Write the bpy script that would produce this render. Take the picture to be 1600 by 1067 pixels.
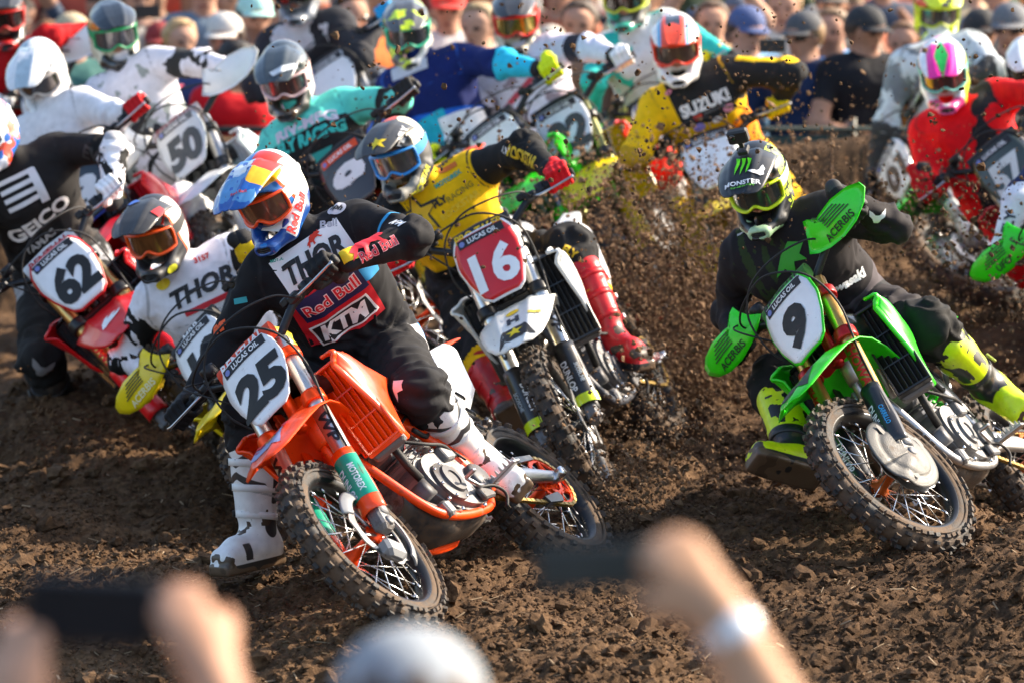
import bpy, bmesh, math, random, zlib
import numpy as np
from mathutils import Vector, Matrix, Euler
from mathutils.bvhtree import BVHTree

for _o in list(bpy.data.objects):
    bpy.data.objects.remove(_o)
SC = bpy.context.scene
COL = SC.collection
R = math.radians
# ------------------------------------------------------------------ camera, sky, sun, exposure
CAMZ, PITCH, LENS = 2.9, R(7.3), 165.0
cam_d = bpy.data.cameras.new('camera')
cam = bpy.data.objects.new('camera', cam_d)
COL.objects.link(cam)
cam.location = (0, 0, CAMZ)
cam.rotation_euler = (R(90) - PITCH, 0, 0)
cam_d.sensor_width = 36
cam_d.lens = LENS
cam_d.clip_start = 0.1
cam_d.clip_end = 2000
cam_d.dof.use_dof = True
cam_d.dof.focus_distance = 15.6
cam_d.dof.aperture_fstop = 3.2
SC.camera = cam

SUN_AZ, SUN_EL = R(24), R(33)          # azimuth measured from +X (right) towards +Y (away)
SD = Vector((math.cos(SUN_EL) * math.cos(SUN_AZ), math.cos(SUN_EL) * math.sin(SUN_AZ), math.sin(SUN_EL)))
world = bpy.data.worlds.new('World')
SC.world = world
world.use_nodes = True
wn = world.node_tree
wn.nodes.clear()
sky = wn.nodes.new('ShaderNodeTexSky')
sky.sky_type = 'NISHITA'
sky.sun_disc = False
sky.sun_elevation = SUN_EL
sky.sun_rotation = math.atan2(SD.x, SD.y)
sky.dust_density = 2.5
sky.air_density = 1.0
bg = wn.nodes.new('ShaderNodeBackground')
bg.inputs[1].default_value = 0.15
wo = wn.nodes.new('ShaderNodeOutputWorld')
wn.links.new(sky.outputs[0], bg.inputs[0])
wn.links.new(bg.outputs[0], wo.inputs[0])
sun_d = bpy.data.lights.new('sun', 'SUN')
sun_d.energy = 5.0
sun_d.angle = R(0.6)
sun_d.color = (1.0, 0.86, 0.68)
sun = bpy.data.objects.new('sun', sun_d)
COL.objects.link(sun)
sun.location = (8, 6, 9)
sun.rotation_euler = SD.to_track_quat('Z', 'Y').to_euler()
SC.view_settings.view_transform = 'Standard'
SC.view_settings.look = 'None'
SC.view_settings.exposure = 1.25
SC.view_settings.gamma = 1.0
SC.view_settings.use_curve_mapping = False
SC.cycles.use_denoising = True
SC.cycles.max_bounces = 6
SC.cycles.diffuse_bounces = 3
SC.cycles.glossy_bounces = 3
SC.cycles.transparent_max_bounces = 6
SC.cycles.sample_clamp_indirect = 6

# ------------------------------------------------------------------ helpers
FPX = LENS / 36 * 1600
def ray(px, py):
    x, y = (px - 800) / FPX, (533.5 - py) / FPX
    c, s = math.cos(PITCH), math.sin(PITCH)
    return Vector((x, c + y * s, -s + y * c))
def at(px, py, d):
    return Vector((0, 0, CAMZ)) + ray(px, py) * d
def V(*a):
    return Vector(a)
def C(h):
    h = h.lstrip('#')
    o = []
    for i in (0, 2, 4):
        v = int(h[i:i + 2], 16) / 255
        o.append(v / 12.92 if v <= .04045 else ((v + .055) / 1.055) ** 2.4)
    return tuple(o)

def catmull(pts, k=6):
    P = [Vector(p) for p in pts]
    P = [P[0] * 2 - P[1]] + P + [P[-1] * 2 - P[-2]]
    out = []
    for i in range(1, len(P) - 2):
        for j in range(k):
            t = j / k
            a, b, c, d = P[i - 1], P[i], P[i + 1], P[i + 2]
            out.append(.5 * ((2 * b) + (c - a) * t + (2 * a - 5 * b + 4 * c - d) * t * t + (3 * b - a - 3 * c + d) * t ** 3))
    out.append(P[-2])
    return out
class MB:
    """collects geometry for one mesh object"""
    def __init__(self):
        self.v, self.f, self.m, self.s = [], [], [], []
    def raw(self, vs, fs, mi=0, smooth=True):
        b = len(self.v)
        self.v += [tuple(p) for p in vs]
        self.f += [tuple(i + b for i in q) for q in fs]
        self.m += [mi] * len(fs)
        self.s += [smooth] * len(fs)
        return self
    def box(self, c, size, rot=None, mi=0, taper=1.0, bev=0.0):
        c = Vector(c)
        hx, hy, hz = [a / 2 for a in size]
        rot = rot or Matrix.Identity(3)
        if bev > 0:
            b = min(bev, hx * .9, hy * .9, hz * .9)
            prof = [(-hz, b), (-hz + b, 0), (hz - b, 0), (hz, b)]
            vs, fs = [], []
            for z, ins in prof:
                t = 1 + (taper - 1) * (z + hz) / (2 * hz)
                ax, ay = (hx - ins) * t, (hy - ins) * t
                k = b * .7
                for (x, y) in ((ax, ay - k), (ax - k, ay), (-ax + k, ay), (-ax, ay - k), (-ax, -ay + k), (-ax + k, -ay), (ax - k, -ay), (ax, -ay + k)):
                    vs.append(c + rot @ Vector((x, y, z)))
            for i in range(3):
                for j in range(8):
                    a, d = i * 8 + j, i * 8 + (j + 1) % 8
                    fs.append((a, d, d + 8, a + 8))
            fs.append(tuple(range(7, -1, -1)))
            fs.append(tuple(range(24, 32)))
            return self.raw(vs, fs, mi, False)
        vs = []
        for z in (-hz, hz):
            t = taper if z > 0 else 1
            for (x, y) in ((-hx, -hy), (hx, -hy), (hx, hy), (-hx, hy)):
                vs.append(c + rot @ Vector((x * t, y * t, z)))
        return self.raw(vs, [(3, 2, 1, 0), (4, 5, 6, 7), (0, 1, 5, 4), (1, 2, 6, 5), (2, 3, 7, 6), (3, 0, 4, 7)], mi, False)
    def tube(self, pts, rad, n=10, caps=True, mi=0, flat=None, smooth=True):
        pts = [Vector(p) for p in pts]
        if not isinstance(rad, (list, tuple)):
            rad = [rad] * len(pts)
        up = Vector(flat) if flat is not None else None
        vs, fs = [], []
        t0 = (pts[1] - pts[0]).normalized()
        ref = up or (Vector((0, 0, 1)) if abs(t0.z) < .9 else Vector((1, 0, 0)))
        for i, p in enumerate(pts):
            t = (pts[min(i + 1, len(pts) - 1)] - pts[max(i - 1, 0)]).normalized()
            a = ref.cross(t)
            if a.length < 1e-6:
                a = t.orthogonal()
            a.normalize()
            b = t.cross(a)
            if up is None:
                ref = b
            r = rad[i]
            ra, rb = r if isinstance(r, (list, tuple)) else (r, r)
            for j in range(n):
                an = 2 * math.pi * j / n
                vs.append(p + a * math.cos(an) * ra + b * math.sin(an) * rb)
        for i in range(len(pts) - 1):
            for j in range(n):
                k = (j + 1) % n
                fs.append((i * n + j, i * n + k, i * n + n + k, i * n + n + j))
        if caps:
            fs.append(tuple(range(n - 1, -1, -1)))
            fs.append(tuple(range((len(pts) - 1) * n, len(pts) * n)))
        return self.raw(vs, fs, mi, smooth)
    def stube(self, pts, rad, n=10, k=6, **kw):
        return self.tube(catmull(pts, k), rad, n, **kw)
    def lathe(self, prof, o, ax, n=24, mi=0, ref=None, closed=False, a0=0, a1=None, smooth=True):
        """prof: list of (radius, axial)"""
        o, ax = Vector(o), Vector(ax).normalized()
        u = (Vector(ref) if ref else ax.orthogonal()).normalized()
        u = (u - ax * u.dot(ax)).normalized()
        w = ax.cross(u)
        full = a1 is None
        m = n if full else n + 1
        vs, fs = [], []
        for (r, h) in prof:
            for j in range(m):
                an = 2 * math.pi * j / n if full else a0 + (a1 - a0) * j / n
                vs.append(o + ax * h + (u * math.cos(an) + w * math.sin(an)) * r)
        P = len(prof)
        for i in range(P if closed else P - 1):
            i2 = (i + 1) % P
            for j in range(n):
                k = (j + 1) % m
                fs.append((i * m + j, i * m + k, i2 * m + k, i2 * m + j))
        return self.raw(vs, fs, mi, smooth)
    def prism(self, poly, o, ux, uy, th, mi=0, smooth=False, bend=None):
        """poly 2D outline extruded by th along ux x uy; bend(x, y) gives extra offset along the normal"""
        o, ux, uy = Vector(o), Vector(ux).normalized(), Vector(uy).normalized()
        nn = ux.cross(uy)
        N = len(poly)
        bend = bend or (lambda x, y: 0)
        vs = [o + ux * x + uy * y + nn * (bend(x, y)) for x, y in poly] + [o + ux * x + uy * y + nn * (bend(x, y) + th) for x, y in poly]
        fs = [tuple(range(N - 1, -1, -1)), tuple(range(N, 2 * N))]
        fs += [(i, (i + 1) % N, N + (i + 1) % N, N + i) for i in range(N)]
        return self.raw(vs, fs, mi, smooth)
    def grid(self, fn, nu, nv, th=0.0, mi=0, smooth=True):
        """fn(u,v)->point, u,v in 0..1 ; with thickness th along -normal"""
        P = [[Vector(fn(i / nu, j / nv)) for j in range(nv + 1)] for i in range(nu + 1)]
        vs = [p for row in P for p in row]
        W = nv + 1
        fs = [(i * W + j, (i + 1) * W + j, (i + 1) * W + j + 1, i * W + j + 1) for i in range(nu) for j in range(nv)]
        if th:
            nor = [Vector() for _ in vs]
            for q in fs:
                n = (vs[q[1]] - vs[q[0]]).cross(vs[q[3]] - vs[q[0]]) + (vs[q[3]] - vs[q[2]]).cross(vs[q[1]] - vs[q[2]])
                for i in q:
                    nor[i] += n
            K = len(vs)
            vs = vs + [p - n.normalized() * th for p, n in zip(vs, nor)]
            fs2 = [tuple(i + K for i in reversed(q)) for q in fs]
            rim = [(0, j) for j in range(nv + 1)] + [(i, nv) for i in range(1, nu + 1)] + [(nu, j) for j in range(nv - 1, -1, -1)] + [(i, 0) for i in range(nu - 1, 0, -1)]
            ids = [i * W + j for i, j in rim]
            side = [(ids[(k + 1) % len(ids)], ids[k], ids[k] + K, ids[(k + 1) % len(ids)] + K) for k in range(len(ids))]
            self.raw(vs, fs + fs2, mi, smooth)
            b = len(self.v) - len(vs)
            self.f += [tuple(reversed([i + b for i in q])) for q in side]
            self.m += [mi] * len(side)
            self.s += [False] * len(side)
            return self
        return self.raw(vs, fs, mi, smooth)
    def mesh(self, name, mats):
        me = bpy.data.meshes.new(name)
        me.from_pydata(self.v, [], self.f)
        if not isinstance(mats, (list, tuple)):
            mats = [mats]
        for m in mats:
            me.materials.append(m)
        me.polygons.foreach_set('material_index', self.m)
        me.polygons.foreach_set('use_smooth', self.s)
        me.update()
        return me
    def build(self, name, mats, parent=None, mtx=None):
        return link(name, self.mesh(name, mats), parent, mtx)

def link(name, data, parent=None, mtx=None):
    o = bpy.data.objects.new(name, data)
    COL.objects.link(o)
    if parent is not None:
        o.parent = parent
    if mtx is not None:
        o.matrix_basis = mtx
    return o
def thing(name, label, cat, mtx=None, group=None):
    o = link(name, None)
    o.empty_display_size = .1
    if mtx is not None:
        o.matrix_basis = mtx
    return tag(o, label, cat, group)
def tag(o, label, cat, group=None, kind=None):
    if label:
        o['label'] = label
    if cat:
        o['category'] = cat
    if group:
        o['group'] = group
    if kind:
        o['kind'] = kind
    return o
def structure(o):
    o['kind'] = 'structure'
    return o

# ------------------------------------------------------------------ procedural materials
_mc = {}
MUD = (0.115, 0.073, 0.043)
def mat(name, col, rough=.45, metal=0.0, coat=0.0, mud=0.0, var=0.06, bump=0.0, bscale=300.0, mscale=9.0, emit=0.0, trans=0.0, alpha=1.0, ior=1.5):
    key = (name, tuple(col), rough, metal, mud)
    if key in _mc:
        return _mc[key]
    m = bpy.data.materials.new(name)
    m.use_nodes = True
    nt = m.node_tree
    N, L = nt.nodes, nt.links
    b = N['Principled BSDF']
    b.inputs['Metallic'].default_value = metal
    b.inputs['IOR'].default_value = ior
    b.inputs['Coat Weight'].default_value = coat
    b.inputs['Coat Roughness'].default_value = .12
    b.inputs['Transmission Weight'].default_value = trans
    tc = N.new('ShaderNodeTexCoord')
    n1 = N.new('ShaderNodeTexNoise')
    n1.inputs['Scale'].default_value = 22
    n1.inputs['Detail'].default_value = 6
    L.new(tc.outputs['Object'], n1.inputs['Vector'])
    mr = N.new('ShaderNodeMapRange')
    mr.inputs['From Min'].default_value = .3
    mr.inputs['From Max'].default_value = .7
    mr.inputs['To Min'].default_value = 1 - var
    mr.inputs['To Max'].default_value = 1 + var
    L.new(n1.outputs['Fac'], mr.inputs['Value'])
    mul = N.new('ShaderNodeVectorMath')
    mul.operation = 'SCALE'
    mul.inputs[0].default_value = col
    L.new(mr.outputs[0], mul.inputs['Scale'])
    colout = mul.outputs[0]
    rr = N.new('ShaderNodeMapRange')
    rr.inputs['To Min'].default_value = max(.03, rough - .1)
    rr.inputs['To Max'].default_value = min(1, rough + .12)
    L.new(n1.outputs['Fac'], rr.inputs['Value'])
    rout = rr.outputs[0]
    if mud > 0:
        colout, rout = mud_mix(nt, tc, colout, rout, mud, mscale)
    L.new(colout, b.inputs['Base Color'])
    L.new(rout, b.inputs['Roughness'])
    if bump > 0:
        n2 = N.new('ShaderNodeTexNoise')
        n2.inputs['Scale'].default_value = bscale
        n2.inputs['Detail'].default_value = 4
        L.new(tc.outputs['Object'], n2.inputs['Vector'])
        bp = N.new('ShaderNodeBump')
        bp.inputs['Strength'].default_value = bump
        bp.inputs['Distance'].default_value = .01
        L.new(n2.outputs['Fac'], bp.inputs['Height'])
        L.new(bp.outputs[0], b.inputs['Normal'])
    _mc[key] = m
    return m
def mud_mix(nt, tc, colout, rout, mud, mscale=9.0):
    """splashes and specks of dried dirt on a surface"""
    N, L = nt.nodes, nt.links
    a = N.new('ShaderNodeTexNoise')
    a.inputs['Scale'].default_value = mscale
    a.inputs['Detail'].default_value = 9
    a.inputs['Roughness'].default_value = .72
    L.new(tc.outputs['Object'], a.inputs['Vector'])
    r1 = N.new('ShaderNodeMapRange')
    r1.inputs['From Min'].default_value = .70 - .34 * mud
    r1.inputs['From Max'].default_value = .78 - .26 * mud
    L.new(a.outputs['Fac'], r1.inputs['Value'])
    v = N.new('ShaderNodeTexNoise')
    v.inputs['Scale'].default_value = 75
    v.inputs['Detail'].default_value = 3
    L.new(tc.outputs['Object'], v.inputs['Vector'])
    r2 = N.new('ShaderNodeMapRange')
    r2.inputs['From Min'].default_value = .74 - .12 * mud
    r2.inputs['From Max'].default_value = .76 - .12 * mud
    L.new(v.outputs['Fac'], r2.inputs['Value'])
    mx = N.new('ShaderNodeMath')
    mx.operation = 'MAXIMUM'
    L.new(r1.outputs[0], mx.inputs[0])
    L.new(r2.outputs[0], mx.inputs[1])
    mm = N.new('ShaderNodeMath')
    mm.operation = 'MULTIPLY'
    mm.inputs[1].default_value = min(.92, .55 + .4 * mud)
    L.new(mx.outputs[0], mm.inputs[0])
    mix = N.new('ShaderNodeMix')
    mix.data_type = 'RGBA'
    L.new(mm.outputs[0], mix.inputs['Factor'])
    L.new(colout, mix.inputs[6])
    mix.inputs[7].default_value = (*MUD, 1)
    mf = N.new('ShaderNodeMix')
    mf.data_type = 'FLOAT'
    L.new(mm.outputs[0], mf.inputs['Factor'])
    L.new(rout, mf.inputs[2])
    mf.inputs[3].default_value = .95
    return mix.outputs[2], mf.outputs[0]

def layered(name, base, layers, rough=.8, coat=0.0, mud=.15, weave=True, mscale=7.0, metal=0.0, sheen=.0):
    """base colour with crisp printed panels: every layer is a point attribute m0, m1.. whose sign decides"""
    m = bpy.data.materials.new(name)
    m.use_nodes = True
    nt = m.node_tree
    N, L = nt.nodes, nt.links
    b = N['Principled BSDF']
    b.inputs['Coat Weight'].default_value = coat
    b.inputs['Coat Roughness'].default_value = .1
    b.inputs['Metallic'].default_value = metal
    b.inputs['Sheen Weight'].default_value = sheen
    b.inputs['Specular IOR Level'].default_value = .5 if not weave else .22
    tc = N.new('ShaderNodeTexCoord')
    n1 = N.new('ShaderNodeTexNoise')
    n1.inputs['Scale'].default_value = 30
    n1.inputs['Detail'].default_value = 5
    L.new(tc.outputs['Object'], n1.inputs['Vector'])
    rgb = N.new('ShaderNodeRGB')
    rgb.outputs[0].default_value = (*base, 1)
    cur = rgb.outputs[0]
    for i, c in enumerate(layers):
        at_ = N.new('ShaderNodeAttribute')
        at_.attribute_name = 'm%d' % i
        st = N.new('ShaderNodeMapRange')
        st.inputs['From Min'].default_value = -.0012
        st.inputs['From Max'].default_value = .0012
        L.new(at_.outputs['Fac'], st.inputs['Value'])
        mx = N.new('ShaderNodeMix')
        mx.data_type = 'RGBA'
        L.new(st.outputs[0], mx.inputs['Factor'])
        L.new(cur, mx.inputs[6])
        mx.inputs[7].default_value = (*c, 1)
        cur = mx.outputs[2]
    mr = N.new('ShaderNodeMapRange')
    mr.inputs['From Min'].default_value = .3
    mr.inputs['From Max'].default_value = .7
    mr.inputs['To Min'].default_value = .9
    mr.inputs['To Max'].default_value = 1.1
    L.new(n1.outputs['Fac'], mr.inputs['Value'])
    mul = N.new('ShaderNodeVectorMath')
    mul.operation = 'SCALE'
    L.new(cur, mul.inputs[0])
    L.new(mr.outputs[0], mul.inputs['Scale'])
    rv = N.new('ShaderNodeValue')
    rv.outputs[0].default_value = rough
    co, ro = mul.outputs[0], rv.outputs[0]
    if mud > 0:
        co, ro = mud_mix(nt, tc, co, ro, mud, mscale)
    L.new(co, b.inputs['Base Color'])
    L.new(ro, b.inputs['Roughness'])
    if weave:
        n2 = N.new('ShaderNodeTexNoise')
        n2.noise_type = 'RIDGED_MULTIFRACTAL'
        n2.inputs['Scale'].default_value = 7.5
        n2.inputs['Detail'].default_value = 2
        n2.inputs['Distortion'].default_value = .9
        L.new(tc.outputs['Object'], n2.inputs['Vector'])
        bp = N.new('ShaderNodeBump')
        bp.inputs['Strength'].default_value = .5
        bp.inputs['Distance'].default_value = .014
        L.new(n2.outputs['Fac'], bp.inputs['Height'])
        L.new(bp.outputs[0], b.inputs['Normal'])
    return m

# ------------------------------------------------------------------ numpy noise and implicit surfaces
def _hash(ix, iy, iz, seed):
    h = (ix.astype(np.int64) * 374761393 + iy.astype(np.int64) * 668265263 + iz.astype(np.int64) * 2147483647 + seed * 974634541) & 0xffffffff
    h = ((h ^ (h >> 13)) * 1274126177) & 0xffffffff
    h = ((h ^ (h >> 16)) * 2246822519) & 0xffffffff
    return ((h ^ (h >> 15)) & 0xffff) / 65535.0
def vnoise(p, seed=0):
    p = np.asarray(p)
    if p.shape[-1] == 2:
        p = np.concatenate([p, np.zeros(p.shape[:-1] + (1,))], -1)
    i = np.floor(p)
    f = p - i
    f = f * f * f * (f * (f * 6 - 15) + 10)
    ix, iy, iz = i[..., 0], i[..., 1], i[..., 2]
    out = 0
    for dx in (0, 1):
        wx = f[..., 0] if dx else 1 - f[..., 0]
        for dy in (0, 1):
            wy = f[..., 1] if dy else 1 - f[..., 1]
            for dz in (0, 1):
                wz = f[..., 2] if dz else 1 - f[..., 2]
                out = out + wx * wy * wz * _hash(ix + dx, iy + dy, iz + dz, seed)
    return out * 2 - 1
def fbm(p, oct=4, seed=0, gain=.5, lac=2.1):
    a, s, out = 1.0, 1.0, 0
    for k in range(oct):
        out = out + a * vnoise(np.asarray(p) * s + 17.3 * k, seed + k)
        a *= gain
        s *= lac
    return out
def smin(a, b, k):
    if k <= 0:
        return np.minimum(a, b)
    h = np.clip(.5 + .5 * (b - a) / k, 0, 1)
    return b + (a - b) * h - k * h * (1 - h)
def cone(P, a, b, ra, rb):
    a, b = np.asarray(a, np.float32), np.asarray(b, np.float32)
    ab = b - a
    t = np.clip(((P - a) @ ab) / max(float(ab @ ab), 1e-9), 0, 1)
    return np.linalg.norm(P - a - t[..., None] * ab, axis=-1) - (ra + (rb - ra) * t)
def ellips(P, c, r):
    q = (P - np.asarray(c, np.float32)) / np.asarray(r, np.float32)
    k = np.linalg.norm(q, axis=-1)
    return (k - 1) * float(min(r)) * (k * 0 + 1)
def nets(fn, lo, hi, vox):
    lo, hi = np.asarray(lo, float), np.asarray(hi, float)
    n = np.ceil((hi - lo) / vox).astype(int) + 1
    ax = [lo[i] + vox * np.arange(n[i]) for i in range(3)]
    G = np.stack(np.meshgrid(*ax, indexing='ij'), -1).astype(np.float32)
    F = fn(G.reshape(-1, 3)).reshape(n)
    S = F < 0
    cs = [S[a:n[0] - 1 + a, b:n[1] - 1 + b, c:n[2] - 1 + c] for a in (0, 1) for b in (0, 1) for c in (0, 1)]
    cnt = sum(c.astype(np.int8) for c in cs)
    act = (cnt > 0) & (cnt < 8)
    idx = np.argwhere(act)
    vid = -np.ones(act.shape, np.int64)
    vid[act] = np.arange(len(idx))
    cor = np.array([(a, b, c) for a in (0, 1) for b in (0, 1) for c in (0, 1)])
    val = np.stack([F[tuple((idx + c).T)] for c in cor], 1)
    acc = np.zeros((len(idx), 3))
    w = np.zeros(len(idx))
    for i in range(8):
        for j in range(i + 1, 8):
            if np.abs(cor[i] - cor[j]).sum() != 1:
                continue
            a, b = val[:, i], val[:, j]
            x = (a < 0) != (b < 0)
            t = np.where(x, a / np.where(x, a - b, 1), 0)
            acc += np.where(x[:, None], cor[i] + t[:, None] * (cor[j] - cor[i]), 0)
            w += x
    vs = lo + (idx + acc / w[:, None]) * vox
    faces = []
    for d in range(3):
        e1, e2 = [(1, 2), (2, 0), (0, 1)][d]
        sl0 = [slice(None)] * 3
        sl1 = [slice(None)] * 3
        sl0[d] = slice(0, -1)
        sl1[d] = slice(1, None)
        ch = S[tuple(sl0)] != S[tuple(sl1)]
        q = np.argwhere(ch)
        q = q[(q[:, e1] > 0) & (q[:, e2] > 0) & (q[:, e1] < n[e1] - 1) & (q[:, e2] < n[e2] - 1)]
        ins = S[tuple(q.T)]
        o1 = np.zeros(3, int); o1[e1] = 1
        o2 = np.zeros(3, int); o2[e2] = 1
        A, B, D, E_ = [vid[tuple(k.T)] for k in (q - o1 - o2, q - o2, q, q - o1)]
        quad = np.stack([A, B, D, E_], 1)
        quad[~ins] = quad[~ins][:, ::-1]
        faces.append(quad)
    fs = np.concatenate(faces)
    fs = fs[(fs >= 0).all(1)]
    return vs, fs
def np_mesh(name, vs, fs, mats, attrs=None, smooth=True):
    me = bpy.data.meshes.new(name)
    me.vertices.add(len(vs))
    me.vertices.foreach_set('co', np.asarray(vs, np.float32).ravel())
    k = fs.shape[1]
    me.loops.add(len(fs) * k)
    me.loops.foreach_set('vertex_index', np.asarray(fs, np.int32).ravel())
    me.polygons.add(len(fs))
    me.polygons.foreach_set('loop_start', np.arange(0, len(fs) * k, k, dtype=np.int32))
    me.polygons.foreach_set('use_smooth', np.full(len(fs), smooth))
    for m in (mats if isinstance(mats, (list, tuple)) else [mats]):
        me.materials.append(m)
    for nm, arr in (attrs or {}).items():
        at_ = me.attributes.new(nm, 'FLOAT', 'POINT')
        at_.data.foreach_set('value', np.asarray(arr, np.float32))
    me.update(calc_edges=True)
    me.validate()
    return me
def relax(vs, fs, it=2, k=.5):
    n = len(vs)
    A = np.concatenate([fs[:, i] for i in range(4)] + [fs[:, (i + 1) % 4] for i in range(4)])
    B = np.concatenate([fs[:, (i + 1) % 4] for i in range(4)] + [fs[:, i] for i in range(4)])
    c = np.maximum(np.bincount(A, minlength=n), 1)
    for _ in range(it):
        s = np.stack([np.bincount(A, vs[B, d], n) for d in range(3)], 1)
        vs = vs + k * (s / c[:, None] - vs)
    return vs

# ------------------------------------------------------------------ lettering and printed marks
_tx = {}
def _clean(bm, maxlen):
    for _ in range(4):
        es = [e for e in bm.edges if e.calc_length() > maxlen]
        if not es:
            break
        bmesh.ops.subdivide_edges(bm, edges=es, cuts=1)
        bmesh.ops.triangulate(bm, faces=bm.faces[:])
def text2d(s, bold=.02, shear=0.0, spacing=1.0, sub=.25):
    """triangles of a text, centred, width and height in units of the letter height"""
    key = (s, bold, shear, spacing, sub)
    if key in _tx:
        return _tx[key]
    cu = bpy.data.curves.new('t', 'FONT')
    cu.body = s
    cu.size = 1.4
    cu.offset = bold
    cu.shear = shear
    cu.space_character = spacing
    cu.resolution_u = 3
    ob = bpy.data.objects.new('t', cu)
    COL.objects.link(ob)
    dg = bpy.context.evaluated_depsgraph_get()
    me = bpy.data.meshes.new_from_object(ob.evaluated_get(dg))
    bpy.data.objects.remove(ob)
    bpy.data.curves.remove(cu)
    bm = bmesh.new()
    bm.from_mesh(me)
    bpy.data.meshes.remove(me)
    bmesh.ops.remove_doubles(bm, verts=bm.verts[:], dist=1e-4)
    bmesh.ops.triangulate(bm, faces=bm.faces[:])
    _clean(bm, sub)
    bm.verts.index_update()
    vs = np.array([v.co[:2] for v in bm.verts]) if len(bm.verts) else np.zeros((0, 2))
    fs = [tuple(v.index for v in f.verts) for f in bm.faces]
    bm.free()
    lo, hi = vs.min(0), vs.max(0)
    vs = vs - (lo + hi) / 2
    _tx[key] = (vs, fs, hi - lo)
    return _tx[key]
def shape2d(polys, sub=.25):
    bm = bmesh.new()
    for poly in polys:
        vv = [bm.verts.new((x, y, 0)) for x, y in poly]
        bm.faces.new(vv)
    bmesh.ops.triangulate(bm, faces=bm.faces[:])
    for f in bm.faces:
        f.normal_update()
    bmesh.ops.recalc_face_normals(bm, faces=bm.faces[:])
    _clean(bm, sub)
    bm.verts.index_update()
    vs = np.array([v.co[:2] for v in bm.verts])
    fs = []
    for f in bm.faces:
        ids = [v.index for v in f.verts]
        a, b, c = vs[ids[0]], vs[ids[1]], vs[ids[2]]
        if (b[0] - a[0]) * (c[1] - a[1]) - (b[1] - a[1]) * (c[0] - a[0]) < 0:
            ids = ids[::-1]
        fs.append(tuple(ids))
    bm.free()
    return vs, fs, vs.max(0) - vs.min(0)
def rect(w, h, r=.0):
    return [(-w / 2 + r, -h / 2), (w / 2 - r, -h / 2), (w / 2, -h / 2 + r), (w / 2, h / 2 - r), (w / 2 - r, h / 2), (-w / 2 + r, h / 2), (-w / 2, h / 2 - r), (-w / 2, -h / 2 + r)] if r else [(-w / 2, -h / 2), (w / 2, -h / 2), (w / 2, h / 2), (-w / 2, h / 2)]
def oval(w, h, n=20):
    return [(w / 2 * math.cos(2 * math.pi * i / n), h / 2 * math.sin(2 * math.pi * i / n)) for i in range(n)]
STAR = [(math.sin(i * math.pi / 5) * (.5 if i % 2 == 0 else .2), math.cos(i * math.pi / 5) * (.5 if i % 2 == 0 else .2)) for i in range(9, -1, -1)]
BULL = [(-.95, -.05), (-.7, .12), (-.45, .18), (-.2, .42), (.1, .48), (.35, .36), (.55, .42), (.75, .3), (.95, .36), (.86, .18), (.92, .0), (.74, -.06), (.6, -.02), (.66, -.3), (.82, -.45), (.6, -.46), (.45, -.2), (.15, -.12), (-.1, -.22), (-.2, -.48), (-.42, -.48), (-.3, -.2), (-.5, -.08), (-.75, -.32), (-.98, -.34), (-.8, -.16)]
CLAW = [[(-.42, .5), (-.2, .45), (-.16, .1), (-.22, -.2), (-.3, -.5), (-.34, -.1), (-.31, .15)], [(-.14, .5), (.1, .46), (.13, .1), (.07, -.2), (-.02, -.5), (-.05, -.1), (-.02, .15)], [(.16, .5), (.42, .4), (.42, .1), (.38, -.15), (.28, -.42), (.25, -.1), (.28, .15)]]
FOXH = [[(-.6, .4), (-.35, .28), (-.12, .1), (.12, .1), (.35, .28), (.6, .4), (.52, .02), (.3, -.14), (.14, -.42), (-.14, -.42), (-.3, -.14), (-.52, .02)]]
WING = [[(-.5, -.45), (-.42, .1), (-.2, .42), (.0, .5), (-.12, .25), (.18, .42), (.34, .42), (.1, .2), (.45, .28), (.52, .2), (.05, -.1), (-.2, -.2)]]
def flat_mark(sh, o, ux, uy, h, w=None, mi=0, mb=None, lift=.0015):
    """2D shape (vs, fs, size) laid flat: o centre, h real height (w real width)"""
    vs, fs, sz = sh
    mb = mb or MB()
    o, ux, uy = Vector(o), Vector(ux).normalized(), Vector(uy).normalized()
    nn = ux.cross(uy)
    ky = h / sz[1]
    kx = ky if w is None else w / sz[0]
    mb.raw([o + ux * x * kx + uy * y * ky + nn * lift for x, y in vs], fs, mi, False)
    return mb
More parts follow.
